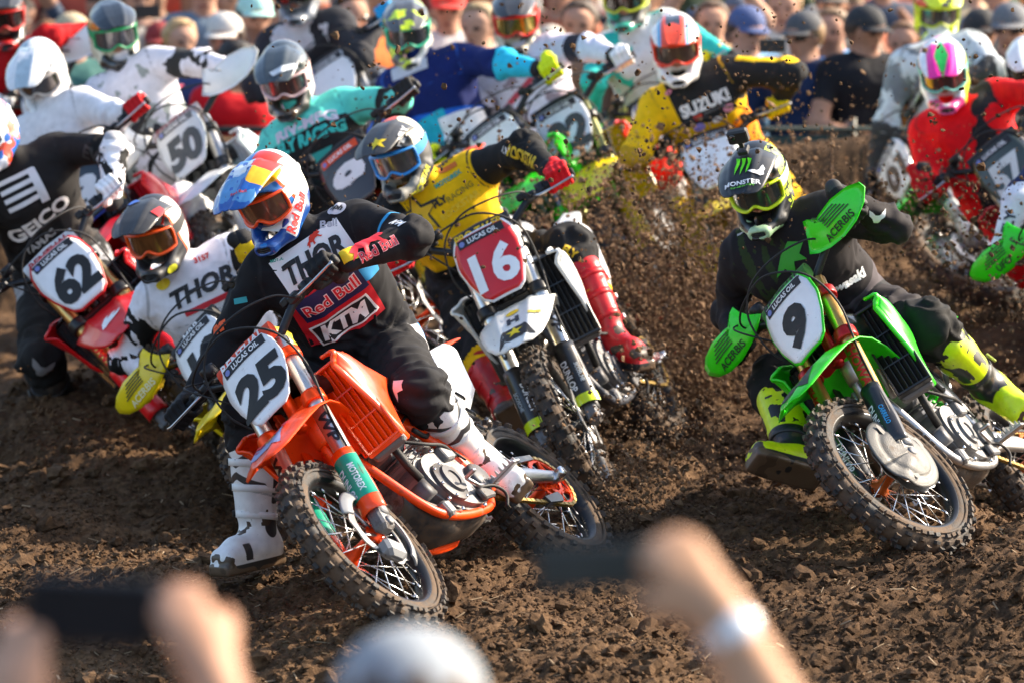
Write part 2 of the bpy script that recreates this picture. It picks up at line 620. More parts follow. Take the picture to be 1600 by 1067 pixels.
class Surf:
    """meshes in world space that printed marks can be laid on"""
    def __init__(self, objs):
        vs, fs = [], []
        bpy.context.view_layer.update()
        for o in objs:
            b = len(vs)
            M = o.matrix_world
            vs += [M @ v.co for v in o.data.vertices]
            fs += [tuple(i + b for i in p.vertices) for p in o.data.polygons]
        self.t = BVHTree.FromPolygons(vs, fs)
    def hit(self, px, py):
        o = Vector((0, 0, CAMZ))
        d = ray(px, py).normalized()
        p, n, i, dist = self.t.ray_cast(o, d)
        if p is None:
            return None
        if n.dot(d) > 0:
            n = -n
        return p, n
    def mark(self, sh, a, b, aspect=None, lift=.003, name='lettering', material=None, parent=None, height=None, depth=.12):
        """sh laid so that its width runs from pixel a to pixel b of the photograph, on the surface found there"""
        ha, hb = self.hit(*a), self.hit(*b)
        hm = self.hit((a[0] + b[0]) / 2, (a[1] + b[1]) / 2)
        if hm is None:
            print('mark missed', name, a, b)
            return None
        n = hm[1].copy()
        for h in (ha, hb):
            if h and (h[0] - hm[0]).length < .3:
                n += h[1] * .5
        n.normalize()
        view = (hm[0] - Vector((0, 0, CAMZ))).normalized()
        if n.dot(view) > -.35:
            n = (n - view * .5).normalized()
        def on_plane(px, py):
            d = ray(px, py)
            o = Vector((0, 0, CAMZ))
            return o + d * ((hm[0] - o).dot(n) / d.dot(n))
        A, B = on_plane(*a), on_plane(*b)
        ux = (B - A)
        W = ux.length
        ux.normalize()
        uy = n.cross(ux)
        vs, fs, sz = sh
        k = W / sz[0]
        ky = (height / sz[1]) if height else k * (aspect or 1.0)
        cen = (A + B) / 2
        out = []
        for x, y in vs:
            q = cen + ux * x * k + uy * y * ky
            p, nn, i, dist = self.t.ray_cast(q + n * depth, -n, depth * 2.2)
            if p is None:
                p, nn, i, dist = self.t.find_nearest(q)
            if p is None:
                p, nn = q, n
            if nn.dot(n) < 0:
                nn = -nn
            out.append(p + (nn + n).normalized() * lift)
        mb = MB()
        mb.raw(out, fs, 0, True)
        me = mb.mesh(name, material)
        o = link(name, me, parent)
        if parent is not None:
            bpy.context.view_layer.update()
            o.matrix_basis = parent.matrix_world.inverted()
        return o
def ink(c, rough=.6):
    return mat('print_ink', c, rough, var=.04)
# ------------------------------------------------------------------ dirt bikes
RK = R(27)
UF = Vector((-math.sin(RK), 0, math.cos(RK)))      # up along the fork
PF = Vector((math.cos(RK), 0, math.sin(RK)))       # forward, square to the fork
YL = Vector((0, 1, 0))
FA = Vector((1.46, 0, .34))
RA = Vector((0, 0, .325))
AX0 = FA - PF * .035 + UF * .6
def fk(s, y=0.0, f=0.0):
    return FA + UF * s + YL * y + PF * f
BLK = C('#141414')
M_TYRE = mat('tyre_rubber', (.022, .021, .020), .72, mud=.85, mscale=5, bump=.25, bscale=90)
M_KNOB = mat('tyre_knob_rubber', (.03, .028, .026), .7, mud=.78, mscale=16, bump=.2, bscale=120)
M_ALU = mat('brushed_aluminium', (.52, .52, .53), .34, 1.0, mud=.2, bump=.08, bscale=160)
M_ALUD = mat('cast_aluminium', (.20, .20, .205), .58, .7, mud=.42, bump=.2, bscale=120)
M_STEEL = mat('spoke_steel', (.72, .72, .72), .25, 1.0)
M_BLKP = mat('black_plastic', (.014, .014, .015), .45, mud=.22)
M_BLKM = mat('black_metal', (.02, .02, .022), .38, .4, mud=.2)
M_RUB = mat('black_rubber', (.012, .012, .012), .65, mud=.15, bump=.2)
M_CARB = mat('carbon_fibre', (.03, .031, .033), .35, .1, coat=.4, mud=.35)
M_SEAT = mat('seat_cover', (.015, .015, .016), .7, mud=.25, bump=.2)
M_CHAIN = mat('gold_chain', (.42, .29, .10), .4, 1.0, mud=.3)
M_DISC = mat('brake_disc_steel', (.42, .42, .42), .35, 1.0, mud=.1)

_wheel = {}
def wheel_meshes(front):
    if front in _wheel:
        return _wheel[front]
    Ro, W, rr, nk = (.345, .092, .262, 33) if front else (.335, .122, .238, 28)
    Rc = Ro - .013
    h = Rc - rr
    # carcass
    t = MB()
    prof = []
    for i in range(15):
        a = math.pi * (i / 14)
        # from left bead over the crown to right bead
        y = math.cos(a) * W / 2 * (1 if 2 < i < 12 else .86)
        r = rr + h * (math.sin(a) ** .72)
        prof.append((r, y))
    prof += [(rr - .004, -W * .36), (rr - .004, W * .36)]
    t.lathe(prof, (0, 0, 0), YL, 64, ref=(1, 0, 0), closed=True)
    for sgn in (1, -1):   # raised sidewall ribs
        t.lathe([(rr + h * .30, sgn * W * .475), (rr + h * .36, sgn * (W * .475 + .003)), (rr + h * .42, sgn * W * .487)], (0, 0, 0), YL, 64, ref=(1, 0, 0))
    rng = random.Random(3)
    def crown(y):
        c = max(-1, min(1, y / (W / 2)))
        return rr + h * ((1 - c * c) ** .36)
    def knob(ang, y, ly, lx, hgt=.013, tilt=0.0):
        r0 = crown(y) - .003
        dr = (crown(y + .004) - crown(y - .004)) / .008
        nv = Vector((0, -dr, 1)).normalized()
        cr, sr = math.cos(ang), math.sin(ang)
        rad = Vector((cr, 0, sr))
        tan = Vector((-sr, 0, cr))
        n = (rad * nv.z + YL * nv.y).normalized()
        s = n.cross(tan).normalized()
        o = rad * r0 + YL * y
        tn = (tan * math.cos(tilt) + s * math.sin(tilt)).normalized()
        sn = n.cross(tn)
        vs = []
        jx, jy = rng.uniform(.93, 1.05), rng.uniform(.93, 1.05)
        for hh, k in ((0, 1.12), (hgt, .88)):
            for (a, b) in ((-1, -1), (1, -1), (1, 1), (-1, 1)):
                vs.append(o + n * (hh + .003) + tn * a * lx * .5 * k * jx + sn * b * ly * .5 * k * jy)
        t.raw(vs, [(4, 5, 6, 7), (0, 1, 5, 4), (1, 2, 6, 5), (2, 3, 7, 6), (3, 0, 4, 7)], 1, False)
    pitch = 2 * math.pi / nk
    for i in range(nk):
        a = i * pitch
        if front:
            knob(a, .0095, .015, .019)
            knob(a, -.0095, .015, .019)
            knob(a + pitch * .5, .0265, .013, .021)
            knob(a + pitch * .5, -.0265, .013, .021)
            for s in (1, -1):
                knob(a + pitch * (.06 + .44 * (i % 2)), s * W * .435, .014, .024, .011, s * .2)
                knob(a + pitch * .55, s * W * .425, .013, .02, .010, 0)
        else:
            for y in (-.021, 0, .021):
                knob(a, y, .017, .019, .015)
            for s in (1, -1):
                knob(a + pitch * .5, s * .036, .016, .023, .015)
                knob(a + pitch * .5, s * .012, .015, .017, .015)
                knob(a, s * W * .43, .017, .026, .013, s * .15)
    tyre = t.mesh('tyre', [M_TYRE, M_KNOB])
    # rim
    m = MB()
    hw = W * .40
    m.lathe([(rr + .012, hw), (rr + .012, hw - .004), (rr - .004, hw - .007), (rr - .011, hw * .4), (rr - .016, 0), (rr - .011, -hw * .4), (rr - .004, -hw + .007), (rr + .012, -hw + .004), (rr + .012, -hw),
             (rr - .008, -hw - .001), (rr - .022, -hw * .45), (rr - .027, 0), (rr - .022, hw * .45), (rr - .008, hw + .001)], (0, 0, 0), YL, 72, ref=(1, 0, 0), closed=True)
    rim = m
    # hub
    hb = MB()
    hw2 = .062 if front else .075
    rf = .036 if front else .055
    hb.lathe([(.010, hw2 + .02), (.022, hw2 + .018), (.024, hw2 + .002), (rf, hw2), (rf, hw2 - .007), (.021, hw2 - .018), (.018, 0), (.021, -hw2 + .018), (rf, -hw2 + .007), (rf, -hw2), (.024, -hw2 - .002), (.022, -hw2 - .018), (.010, -hw2 - .02)], (0, 0, 0), YL, 28, ref=(1, 0, 0))
    # spokes
    sp = MB()
    for i in range(36):
        side = 1 if i % 2 else -1
        cross = .62 if (i // 2) % 2 else -.62
        a1 = 2 * math.pi * (i + .5) / 36
        a0 = a1 + cross
        p0 = Vector((math.cos(a0) * (rf - .005), side * (hw2 - .004), math.sin(a0) * (rf - .005)))
        p1 = Vector((math.cos(a1) * (rr - .020), side * .008, math.sin(a1) * (rr - .020)))
        sp.tube([p0, p1], .0021, 5, True)
        d = (p0 - p1).normalized()
        sp.tube([p1, p1 + d * .022], .0036, 5, True)
    spm = sp.mesh('spokes', M_STEEL)
    # brake disc
    bd = MB()
    dr_ = .132 if front else .12
    y0 = hw2 + .008
    sgn = 1 if front else -1
    n = 30
    vs, fs = [], []
    for j in range(n * 2):
        a = math.pi * j / n
        ro = dr_ + .005 * math.sin(a * 10)
        for r_ in (dr_ - .032, ro):
            for y in (y0, y0 + .004):
                vs.append((math.cos(a) * r_, sgn * y, math.sin(a) * r_))
    for j in range(n * 2):
        k = (j + 1) % (n * 2)
        b, c = j * 4, k * 4
        fs += [(b, b + 2, c + 2, c), (b + 1, c + 1, c + 3, b + 3), (b + 2, b + 3, c + 3, c + 2), (b, c, c + 1, b + 1)]
    bd.raw(vs, fs, 0, False)
    for j in range(6):
        a = j * math.pi / 3
        bd.tube([(math.cos(a) * .03, sgn * (y0 + .002), math.sin(a) * .03), (math.cos(a + .35) * (dr_ - .03), sgn * (y0 + .002), math.sin(a + .35) * (dr_ - .03))], (.006, .002) and [(.002, .007)] * 2, 6, True)
    bdm = bd.mesh('brake_disc', M_DISC)
    _wheel[front] = (tyre, rim, hb, spm, bdm)
    return _wheel[front]

_geo = {}
def once(key, fn):
    if key not in _geo:
        _geo[key] = fn()
    return _geo[key]
_mm = {}
def mesh_of(key, fn, mats):
    """mesh shared between bikes that use the same materials"""
    if not isinstance(mats, (list, tuple)):
        mats = [mats]
    k = (key,) + tuple(m.name for m in mats)
    if k not in _mm:
        _mm[k] = once(key, fn).mesh(key if isinstance(key, str) else key[0], mats)
    return _mm[k]

def g_fork_upper(y):
    m = MB()
    m.lathe([(.0, .845), (.024, .845), (.027, .838), (.0275, .60), (.0300, .54), (.0300, .33), (.0285, .30), (.0275, .275), (.0, .275)], fk(0, y), UF, 20)
    return m
def g_fork_lower(y):
    m = MB()
    m.lathe([(.0235, .29), (.0235, .08), (.031, .075), (.033, .03), (.0, .03)], fk(0, y), UF, 16)
    s = 1 if y > 0 else -1
    rot = Matrix((PF, YL, UF)).transposed()
    m.box(fk(.015, y * .98, .005), (.062, .05, .085), rot, bev=.012)
    m.lathe([(.0, .03), (.016, .03), (.018, .024), (.018, -.05), (.0, -.05)], fk(0, y), YL * s, 14)
    return m
def g_fork_guard(y):
    s = 1 if y > 0 else -1
    m = MB()
    def f(u, v):
        sv = .04 + .27 * u
        a = (v - .5) * 2 * (1.75 - .35 * abs(u - .4))
        r = .0405 + .005 * (1 - u) + .003 * math.cos(a * 2)
        c = math.cos(a - s * .25)
        sn = math.sin(a - s * .25)
        return fk(sv, y + sn * r * 1.06, c * r + .004)
    m.grid(f, 10, 12, .003)
    return m
def g_clamp():
    m = MB()
    rot = Matrix((PF, YL, UF)).transposed()
    for s, h in ((.565, .045), (.765, .035)):
        for y in (.105, -.105):
            m.lathe([(.030, -h / 2), (.040, -h / 2), (.041, -h / 4), (.041, h / 4), (.040, h / 2), (.030, h / 2)], fk(s, y), UF, 18)
        m.box(fk(s, 0, -.022), (.075, .17, h * .8), rot, bev=.012)
    m.tube([fk(.54, 0, -.035), fk(.80, 0, -.035)], .022, 12)
    return m
def g_front_fender():
    m = MB()
    # centre line in (x, z) relative to world of the bike, width, drop
    cl = [(.985, .660, .070, .052), (1.03, .735, .085, .055), (1.09, .795, .100, .05), (1.16, .828, .112, .042), (1.24, .836, .118, .036), (1.34, .824, .118, .034), (1.44, .799, .110, .032), (1.54, .768, .096, .028), (1.62, .738, .072, .022), (1.665, .719, .042, .012), (1.673, .714, .014, .004)]
    n = len(cl) - 1
    def f(u, v):
        i = min(int(u * n + 1e-6), n - 1)
        t = u * n - i
        x, z, w, d = [cl[i][k] * (1 - t) + cl[i + 1][k] * t for k in range(4)]
        s = v * 2 - 1
        prof = 1 - abs(s) ** 2.6
        crease = .010 * max(0, 1 - abs(abs(s) - .45) / .16) * min(1, u * 3) * min(1, (1 - u) * 4)
        return Vector((x - .02 * abs(s) ** 3 * u, s * w * 1.34, z - d * (1 - prof) + crease))
    m.grid(f, 30, 20, .0035)
    return m
PLATE = [(-.118, .105), (-.095, .140), (.095, .140), (.118, .105), (.128, .03), (.112, -.045), (.080, -.125), (.055, -.142), (-.055, -.142), (-.080, -.125), (-.112, -.045), (-.128, .03)]
PC = fk(.715, 0, .088)
PU, PV = -YL, UF                     # seen from the front: right of the picture is the rider's left
PU = YL
def plate_bend(x):
    return -.9 * x * x
PSC = 1.0
def g_plate(scale=1.0):
    scale = scale * PSC
    m = MB()
    rows = 14
    ys = [(-.142 + .282 * i / rows) for i in range(rows + 1)]
    def half(y):
        P = [(.055, -.142), (.080, -.125), (.112, -.045), (.128, .03), (.118, .105), (.095, .140)]
        for (x0, y0), (x1, y1) in zip(P, P[1:]):
            if y0 <= y <= y1:
                return x0 + (x1 - x0) * (y - y0) / (y1 - y0)
        return P[-1][0]
    def f(u, v):
        y = ys[int(round(v * rows))]
        x = (u * 2 - 1) * half(y) * scale
        return PC + PU * x + PV * y * scale + PF * plate_bend(x)
    m.grid(f, 12, rows, .004)
    return m
def on_plate(sh, x, y, h, w=None, lift=.002, mb=None, mi=0):
    vs, fs, sz = sh
    mb = mb or MB()
    x, y = x * PSC, y * PSC
    ky = h / sz[1] * PSC
    kx = ky if w is None else w / sz[0] * PSC
    mb.raw([PC + PU * (x + a * kx) + PV * (y + b * ky) + PF * (plate_bend(x + a * kx) + lift) for a, b in vs], fs, mi, False)
    return mb
BARP = [(.405, 1.0, 1.168), (.30, 1.012, 1.170), (.20, 1.045, 1.150), (.115, 1.085, 1.098), (.06, 1.095, 1.09)]
def bar_pts():
    L = [Vector((x, y, z)) for y, x, z in BARP]
    return L + [Vector((p.x, -p.y, p.z)) for p in reversed(L)]
def g_bar():
    m = MB()
    m.tube(bar_pts(), .0145, 12)
    rot = Matrix((PF, YL, UF)).transposed()
    for y in (.05, -.05):
        m.box(Vector((1.094, y, 1.075)), (.05, .035, .06), rot, bev=.008)
    return m
def g_grip(s):
    m = MB()
    a, b = Vector((1.0, s * .408, 1.168)), Vector((1.0105, s * .285, 1.170))
    d = b - a
    n = 16
    pts = [a + d * (i / n) for i in range(n + 1)]
    m.tube(pts, [.0185 if i % 2 else .0172 for i in range(n)] + [.026], 12)
    m.tube([pts[-1], pts[-1] - d.normalized() * .004], [.027, .02], 12)
    return m
def g_lever(s):
    m = MB()
    m.tube([(1.055, s * .235, 1.158), (1.075, s * .26, 1.152), (1.072, s * .32, 1.152), (1.055, s * .39, 1.156), (1.052, s * .405, 1.156)], [(.009, .006), (.008, .005), (.0065, .0045), (.0065, .0045), (.009, .008)], 8)
    return m
def g_controls(s):
    m = MB()
    m.box((1.035, s * .225, 1.163), (.055, .05, .035), bev=.008)
    m.box((1.03, s * .19, 1.175), (.05, .035, .03), bev=.006)
    if s < 0:
        m.lathe([(0, .03), (.028, .03), (.03, .02), (.03, -.01), (0, -.01)], (1.04, -.17, 1.185), (0, 0, 1), 14)
    m.tube([(1.01, s * .283, 1.17), (1.01, s * .25, 1.17)], .024, 12)
    return m
def g_cables():
    m = MB()
    m.stube([(1.06, .23, 1.16), (1.13, .20, 1.20), (1.20, .10, 1.225), (1.215, -.03, 1.22), (1.205, -.13, 1.15), (1.18, -.165, 1.02), (1.15, -.14, .92)], .0038, 7)
    m.stube([(1.06, -.23, 1.16), (1.14, -.20, 1.185), (1.20, -.10, 1.205), (1.225, .04, 1.20), (1.205, .15, 1.10), (1.18, .158, .95), (1.27, .135, .75), (1.40, .14, .52), (1.44, .13, .42)], .0042, 7)
    m.stube([(1.04, -.2, 1.18), (1.12, -.24, 1.20), (1.17, -.20, 1.14), (1.13, -.12, 1.0)], .0034, 7)
    return m
def g_pad():
    m = MB()
    def f(u, v):
        y = (u - .5) * .25
        a = v * 2 * math.pi
        r = .034 - .008 * abs(u - .5) * 2
        return Vector((1.115, y, 1.128)) + PF * math.cos(a) * r * .8 + UF * math.sin(a) * r * 1.25
    m.grid(f, 10, 14)
    for s in (0, 1):
        m.raw([f(s, k / 14) for k in range(14)], [tuple(range(14))], 0, False)
    return m
def g_shroud(s):
    """radiator shroud on one side, a curved plastic plate"""
    m = MB()
    top = [(1.13, .935), (1.07, .942), (1.0, .938), (.92, .92), (.83, .88), (.74, .83)]
    bot = [(1.135, .89), (1.10, .76), (1.05, .63), (1.0, .575), (.90, .67), (.77, .785)]
    n = len(top) - 1
    def f(u, v):
        i = min(int(u * n + 1e-6), n - 1)
        t = u * n - i
        tx, tz = [top[i][k] * (1 - t) + top[i + 1][k] * t for k in (0, 1)]
        bx, bz = [bot[i][k] * (1 - t) + bot[i + 1][k] * t for k in (0, 1)]
        x, z = tx + (bx - tx) * v, tz + (bz - tz) * v
        y = .232 - .04 * (v - .35) ** 2 - .10 * max(0, (u - .25)) ** 1.2 - .028 * max(0, .14 - v) / .14
        y += .012 * math.sin(min(1, v * 1.6) * math.pi)
        return Vector((x, s * y, z))
    g = (lambda u, v: f(u, v)) if s < 0 else (lambda u, v: f(u, 1 - v))
    m.grid(g, 20, 12, .0035)
    lip = [f(.0, k / 8) + Vector((.004, -s * .004, 0)) for k in range(9)] + [f(k / 12, 1) + Vector((0, -s * .004, -.002)) for k in range(1, 8)]
    m.tube(lip, [(.013, .007)] * len(lip), 8)
    m.tube([f(k / 12, 0) + Vector((0, -s * .003, .002)) for k in range(11)], .007, 8)
    return m
RADC = lambda s: Vector((1.045, s * .145, .755))
RADT = R(14)
def rad_frame(s):
    up = Vector((-math.sin(RADT), 0, math.cos(RADT)))
    fw = Vector((math.cos(RADT), 0, math.sin(RADT)))
    a = s * R(16)
    yv = (YL * math.cos(a) - fw * math.sin(a))
    fv = yv.cross(up)
    return fv, yv, up
def g_radiator(s):
    m = MB()
    f, y, u = rad_frame(s)
    rot = Matrix((f, y, u)).transposed()
    m.box(RADC(s) - f * .02, (.035, .118, .31), rot, bev=.006)
    m.box(RADC(s) - f * .02 + u * .17, (.045, .125, .03), rot, bev=.008)
    m.box(RADC(s) - f * .02 - u * .17, (.045, .125, .03), rot, bev=.008)
    return m
def g_louver_frame(s):
    m = MB()
    f, y, u = rad_frame(s)
    rot = Matrix((f, y, u)).transposed()
    c = RADC(s) + f * .022
    for k in (-.063, .063):
        m.box(c + y * k, (.033, .009, .342), rot, bev=.003)
    for k in (-.171, .171):
        m.box(c + u * k, (.0325, .134, .012), rot, bev=.003)
    for k in (-.057, .057):
        m.box(c + u * k + f * .004, (.012, .122, .005), rot)
    return m
def g_slat():
    m = MB()
    m.box((0, 0, 0), (.032, .005, .330), Matrix.Rotation(R(50), 3, 'Z'), bev=.0015)
    return m
def g_tank():
    m = MB()
    def f(u, v):
        x = 1.14 - .50 * u
        a = (v - .5) * 2 * 1.9
        w = .10 + .045 * math.sin(min(1, u * 1.2) * math.pi) - .03 * u
        zc = .885 - .02 * u
        return Vector((x, math.sin(a) * w, zc + math.cos(a) * (.105 - .03 * u)))
    m.grid(f, 10, 14, .004)
    m.lathe([(0, .03), (.032, .03), (.034, .02), (.034, -.01)], (1.0, 0, .985), (0, 0, 1), 18)
    return m
def g_seat():
    m = MB()
    cl = [(.93, .955, .055), (.86, .965, .07), (.74, .950, .082), (.60, .935, .09), (.42, .935, .095), (.24, .95, .085), (.08, .965, .06), (.03, .965, .04)]
    n = len(cl) - 1
    def f(u, v):
        i = min(int(u * n + 1e-6), n - 1)
        t = u * n - i
        x, z, w = [cl[i][k] * (1 - t) + cl[i + 1][k] * t for k in range(3)]
        a = (v - .5) * 2 * 1.75
        return Vector((x, math.sin(a) * w, z - .055 + math.cos(a) * .055))
    m.grid(f, 24, 14, .004)
    return m
def g_tail():
    m = MB()
    cl = [(.30, .915, .10, .02), (.12, .935, .105, .03), (-.06, .965, .098, .035), (-.22, .99, .085, .03), (-.34, 1.0, .066, .02), (-.385, .998, .03, .006)]
    n = len(cl) - 1
    def f(u, v):
        i = min(int(u * n + 1e-6), n - 1)
        t = u * n - i
        x, z, w, d = [cl[i][k] * (1 - t) + cl[i + 1][k] * t for k in range(4)]
        s = v * 2 - 1
        return Vector((x, -s * w, z - d * abs(s) ** 2.4 + .008 * max(0, 1 - abs(s) / .25)))
    m.grid(f, 18, 14, .004)
    return m
def g_side_panel(s):
    m = MB()
    top = [(.62, .86), (.44, .885), (.24, .905), (.06, .93), (-.05, .945)]
    bot = [(.60, .74), (.46, .65), (.28, .645), (.10, .72), (-.03, .87)]
    n = len(top) - 1
    def f(u, v):
        i = min(int(u * n + 1e-6), n - 1)
        t = u * n - i
        tx, tz = [top[i][k] * (1 - t) + top[i + 1][k] * t for k in (0, 1)]
        bx, bz = [bot[i][k] * (1 - t) + bot[i + 1][k] * t for k in (0, 1)]
        return Vector((tx + (bx - tx) * v, s * (.105 + .025 * math.sin(v * 2.2) + .015 * math.sin(u * 3)), tz + (bz - tz) * v))
    g = (lambda u, v: f(u, v)) if s < 0 else (lambda u, v: f(u, 1 - v))
    m.grid(g, 16, 8, .0035)
    return m
def g_frame():
    m = MB()
    for s in (1, -1):
        m.stube([(1.10, s * .03, .86), (1.0, s * .075, .84), (.85, s * .10, .76), (.68, s * .11, .62), (.575, s * .105, .46), (.56, s * .10, .34)], [(.020, .034)] * 31, 10)
        m.stube([(1.115, s * .012, .74), (1.07, s * .045, .56), (1.02, s * .07, .40), (.95, s * .082, .325), (.80, s * .088, .295), (.62, s * .09, .30), (.56, s * .09, .34)], [.016] * 37, 10)
        m.tube([(.72, s * .09, .80), (.45, s * .085, .85), (.12, s * .075, .90)], .012, 8)
        m.tube([(.60, s * .09, .55), (.40, s * .085, .70), (.20, s * .08, .87)], .011, 8)
        m.tube([(1.02, s * .07, .83), (1.05, s * .055, .62)], .012, 8)
    m.tube([(1.125, 0, .73), (1.065, 0, .91)], .032, 14)
    m.tube([(.56, .13, .40), (.56, -.13, .40)], .022, 12)
    return m
def g_engine():
    m = MB()
    # crankcase from stacked rounded slabs
    def case(y0, y1, r, mi=0):
        pol = []
        for k in range(28):
            a = 2 * math.pi * k / 28
            x = .735 + .195 * math.cos(a) * r
            z = .425 + .125 * math.sin(a) * r + (.03 * math.cos(a))
            pol.append((x, z))
        vs = [(x, y0, z) for x, z in pol] + [(x, y1, z) for x, z in pol]
        n = 28
        m.raw(vs, [tuple(range(n)), tuple(range(2 * n - 1, n - 1, -1))] + [(i, n + i, n + (i + 1) % n, (i + 1) % n) for i in range(n)], mi, False)
    case(-.09, .09, 1.0)
    case(-.112, .112, .9)
    # ignition cover (left) and clutch cover (right)
    for s, c, r in ((1, (.815, .112, .415), .066), (-1, (.70, -.112, .43), .09)):
        m.lathe([(r + .012, 0), (r + .012, .012), (r, .016), (r * .86, .020), (r * .80, .030), (r * .45, .032), (r * .42, .026), (0, .026)], c, YL * s, 30, 1, smooth=False)
        for k in range(7):
            a = k * 2 * math.pi / 7
            p = Vector(c) + Vector((math.cos(a) * (r + .006), s * .012, math.sin(a) * (r + .006)))
            m.lathe([(.006, 0), (.006, .006), (0, .006)], p, YL * s, 6, 2)
    m.lathe([(.055, 0), (.055, .018), (.045, .026), (0, .026)], (.60, .112, .40), YL, 20, 1)
    # cylinder and head leaning forward
    ax = Vector((.22, 0, .97)).normalized()
    o = Vector((.80, 0, .50))
    rot = Matrix((Vector((ax.z, 0, -ax.x)), YL, ax)).transposed()
    m.box(o + ax * .05, (.15, .15, .10), rot, bev=.02)
    for k in range(4):
        m.box(o + ax * (.035 + .02 * k), (.165, .165, .006), rot, bev=.002)
    m.box(o + ax * .15, (.165, .155, .10), rot, bev=.02)
    m.box(o + ax * .225, (.155, .165, .05), rot, mi=1, bev=.018)
    # water hose and pump, starter
    m.tube([(.92, .09, .47), (.98, .11, .52), (1.02, .13, .60)], .014, 10, mi=3)
    m.tube([(.92, -.09, .47), (.98, -.11, .52), (1.02, -.13, .60)], .014, 10, mi=3)
    m.lathe([(.035, -.03), (.035, .05), (0, .05)], (.93, .05, .43), YL, 16, 1)
    m.stube([(.78, .13, .63), (.70, .12, .60), (.62, .11, .66), (.60, .08, .74)], .009, 8, mi=3)
    m.stube([(.88, .10, .62), (.80, .14, .56), (.70, .14, .54), (.62, .12, .50)], .006, 8, mi=3)
    m.stube([(.95, .09, .70), (.86, .13, .66), (.74, .135, .68), (.66, .12, .58), (.60, .13, .47)], .005, 8, mi=3)
    m.stube([(.70, .13, .36), (.62, .15, .34), (.58, .15, .30), (.60, .13, .26)], .006, 8, mi=3)
    m.box((.685, .12, .52), (.07, .03, .06), bev=.006)
    m.box((.93, .085, .335), (.05, .05, .06), bev=.01)
    m.box((.66, .128, .335), (.09, .02, .05), mi=1, bev=.006)
    for x, z in ((.90, .36), (.87, .31), (.64, .50), (.75, .545), (.58, .33), (.70, .30)):
        m.lathe([(.008, 0), (.008, .008), (0, .008)], (x, .110, z), YL, 6, 2)
    return m
def g_header():
    m = MB()
    m.tube([(.90, -.01, .66), (1.00, -.04, .645), (1.06, -.09, .58), (1.03, -.15, .50), (.93, -.185, .47), (.80, -.18, .52), (.62, -.16, .60), (.45, -.145, .68), (.33, -.145, .74)], [.022, .023, .024, .025, .026, .026, .027, .027, .028], 14)
    return m
def g_silencer():
    m = MB()
    a, b = Vector((.34, -.155, .74)), Vector((-.12, -.165, .87))
    m.tube([a, a + (b - a) * .12, a + (b - a) * .92, b], [(.03, .03), (.056, .066), (.056, .066), (.035, .04)], 16)
    return m
def g_skid():
    m = MB()
    def f(u, v):
        x = 1.05 - .44 * u
        s = v * 2 - 1
        z0 = .295 + .15 * max(0, .32 - u) ** 1.1 / .32
        return Vector((x, s * (.058 + .028 * min(1, u * 4)), z0 - .012 + .045 * abs(s) ** 4))
    m.grid(lambda u, v: f(u, 1 - v), 14, 12, .005)
    return m
def g_swingarm():
    m = MB()
    for s in (1, -1):
        m.tube([(.56, s * .085, .385), (.40, s * .10, .385), (.20, s * .105, .365), (.04, s * .105, .335), (-.05, s * .105, .325)], [(.018, .045), (.018, .043), (.017, .034), (.016, .026), (.014, .020)], 10)
        m.box((-.0, s * .105, .325), (.09, .030, .042), bev=.008)
        m.lathe([(0, .03), (.018, .03), (.02, .02), (.02, 0)], (0, s * .115, .325), YL * s, 12, 1)
    m.box((.42, 0, .385), (.10, .20, .07), bev=.02)
    return m
def chain_path():
    r1, r2 = .038, .105
    c1, c2 = Vector((.60, .082, .39)), Vector((0, .082, .325))
    d = c1 - c2
    L = math.hypot(d.x, d.z)
    base = math.atan2(d.z, d.x)
    off = math.acos((r2 - r1) / L)
    pts = []
    def arc(c, r, a0, a1, n):
        for i in range(n + 1):
            a = a0 + (a1 - a0) * i / n
            pts.append(Vector((c.x + r * math.cos(a), c.y, c.z + r * math.sin(a))))
    arc(c2, r2, base + off, base + 2 * math.pi - off, 30)
    arc(c1, r1, base - off, base + off, 12)
    return pts
def g_chain():
    m = MB()
    P = chain_path()
    P.append(P[0])
    seg = [(b - a).length for a, b in zip(P, P[1:])]
    tot = sum(seg)
    n = int(tot / .0159)
    acc, i, k = 0, 0, 0
    out = []
    for j in range(n):
        s = tot * j / n
        while acc + seg[i] < s:
            acc += seg[i]
            i += 1
        out.append(P[i].lerp(P[i + 1], (s - acc) / seg[i]))
    for j in range(n):
        a, b = out[j], out[(j + 1) % n]
        d = (b - a).normalized()
        nrm = d.cross(YL)
        w = .0065 if j % 2 else .0045
        for s in (1, -1):
            m.box((a + b) / 2 + YL * s * w, (.021, .0016, .013), Matrix((d, YL, -nrm)).transposed())
        m.tube([a - YL * .007, a + YL * .007], .0045, 6)
    return m
def g_sprocket():
    m = MB()
    T = 50
    o = Vector((0, .082, .325))
    vs, fs = [], []
    n = T * 4
    for j in range(n):
        a = 2 * math.pi * j / n
        ro = .108 if j % 4 in (0, 1) else .101
        for r_, y in ((.088, -.003), (ro, -.003), (ro, .003), (.088, .003)):
            vs.append(o + Vector((math.cos(a) * r_, y, math.sin(a) * r_)))
    for j in range(n):
        k = (j + 1) % n
        b, c = j * 4, k * 4
        for q in range(4):
            fs.append((b + q, b + (q + 1) % 4, c + (q + 1) % 4, c + q))
    m.raw(vs, fs, 0, False)
    m.lathe([(.040, -.003), (.058, -.003), (.058, .003), (.040, .003)], o, YL, 30, closed=True, smooth=False)
    for j in range(12):
        a = j * math.pi / 6
        a2 = a + (.28 if j % 2 else -.28)
        m.tube([o + Vector((math.cos(a) * .052, 0, math.sin(a) * .052)), o + Vector((math.cos(a2) * .092, 0, math.sin(a2) * .092))], [(.003, .006)] * 2, 6, flat=(0, 1, 0))
    return m
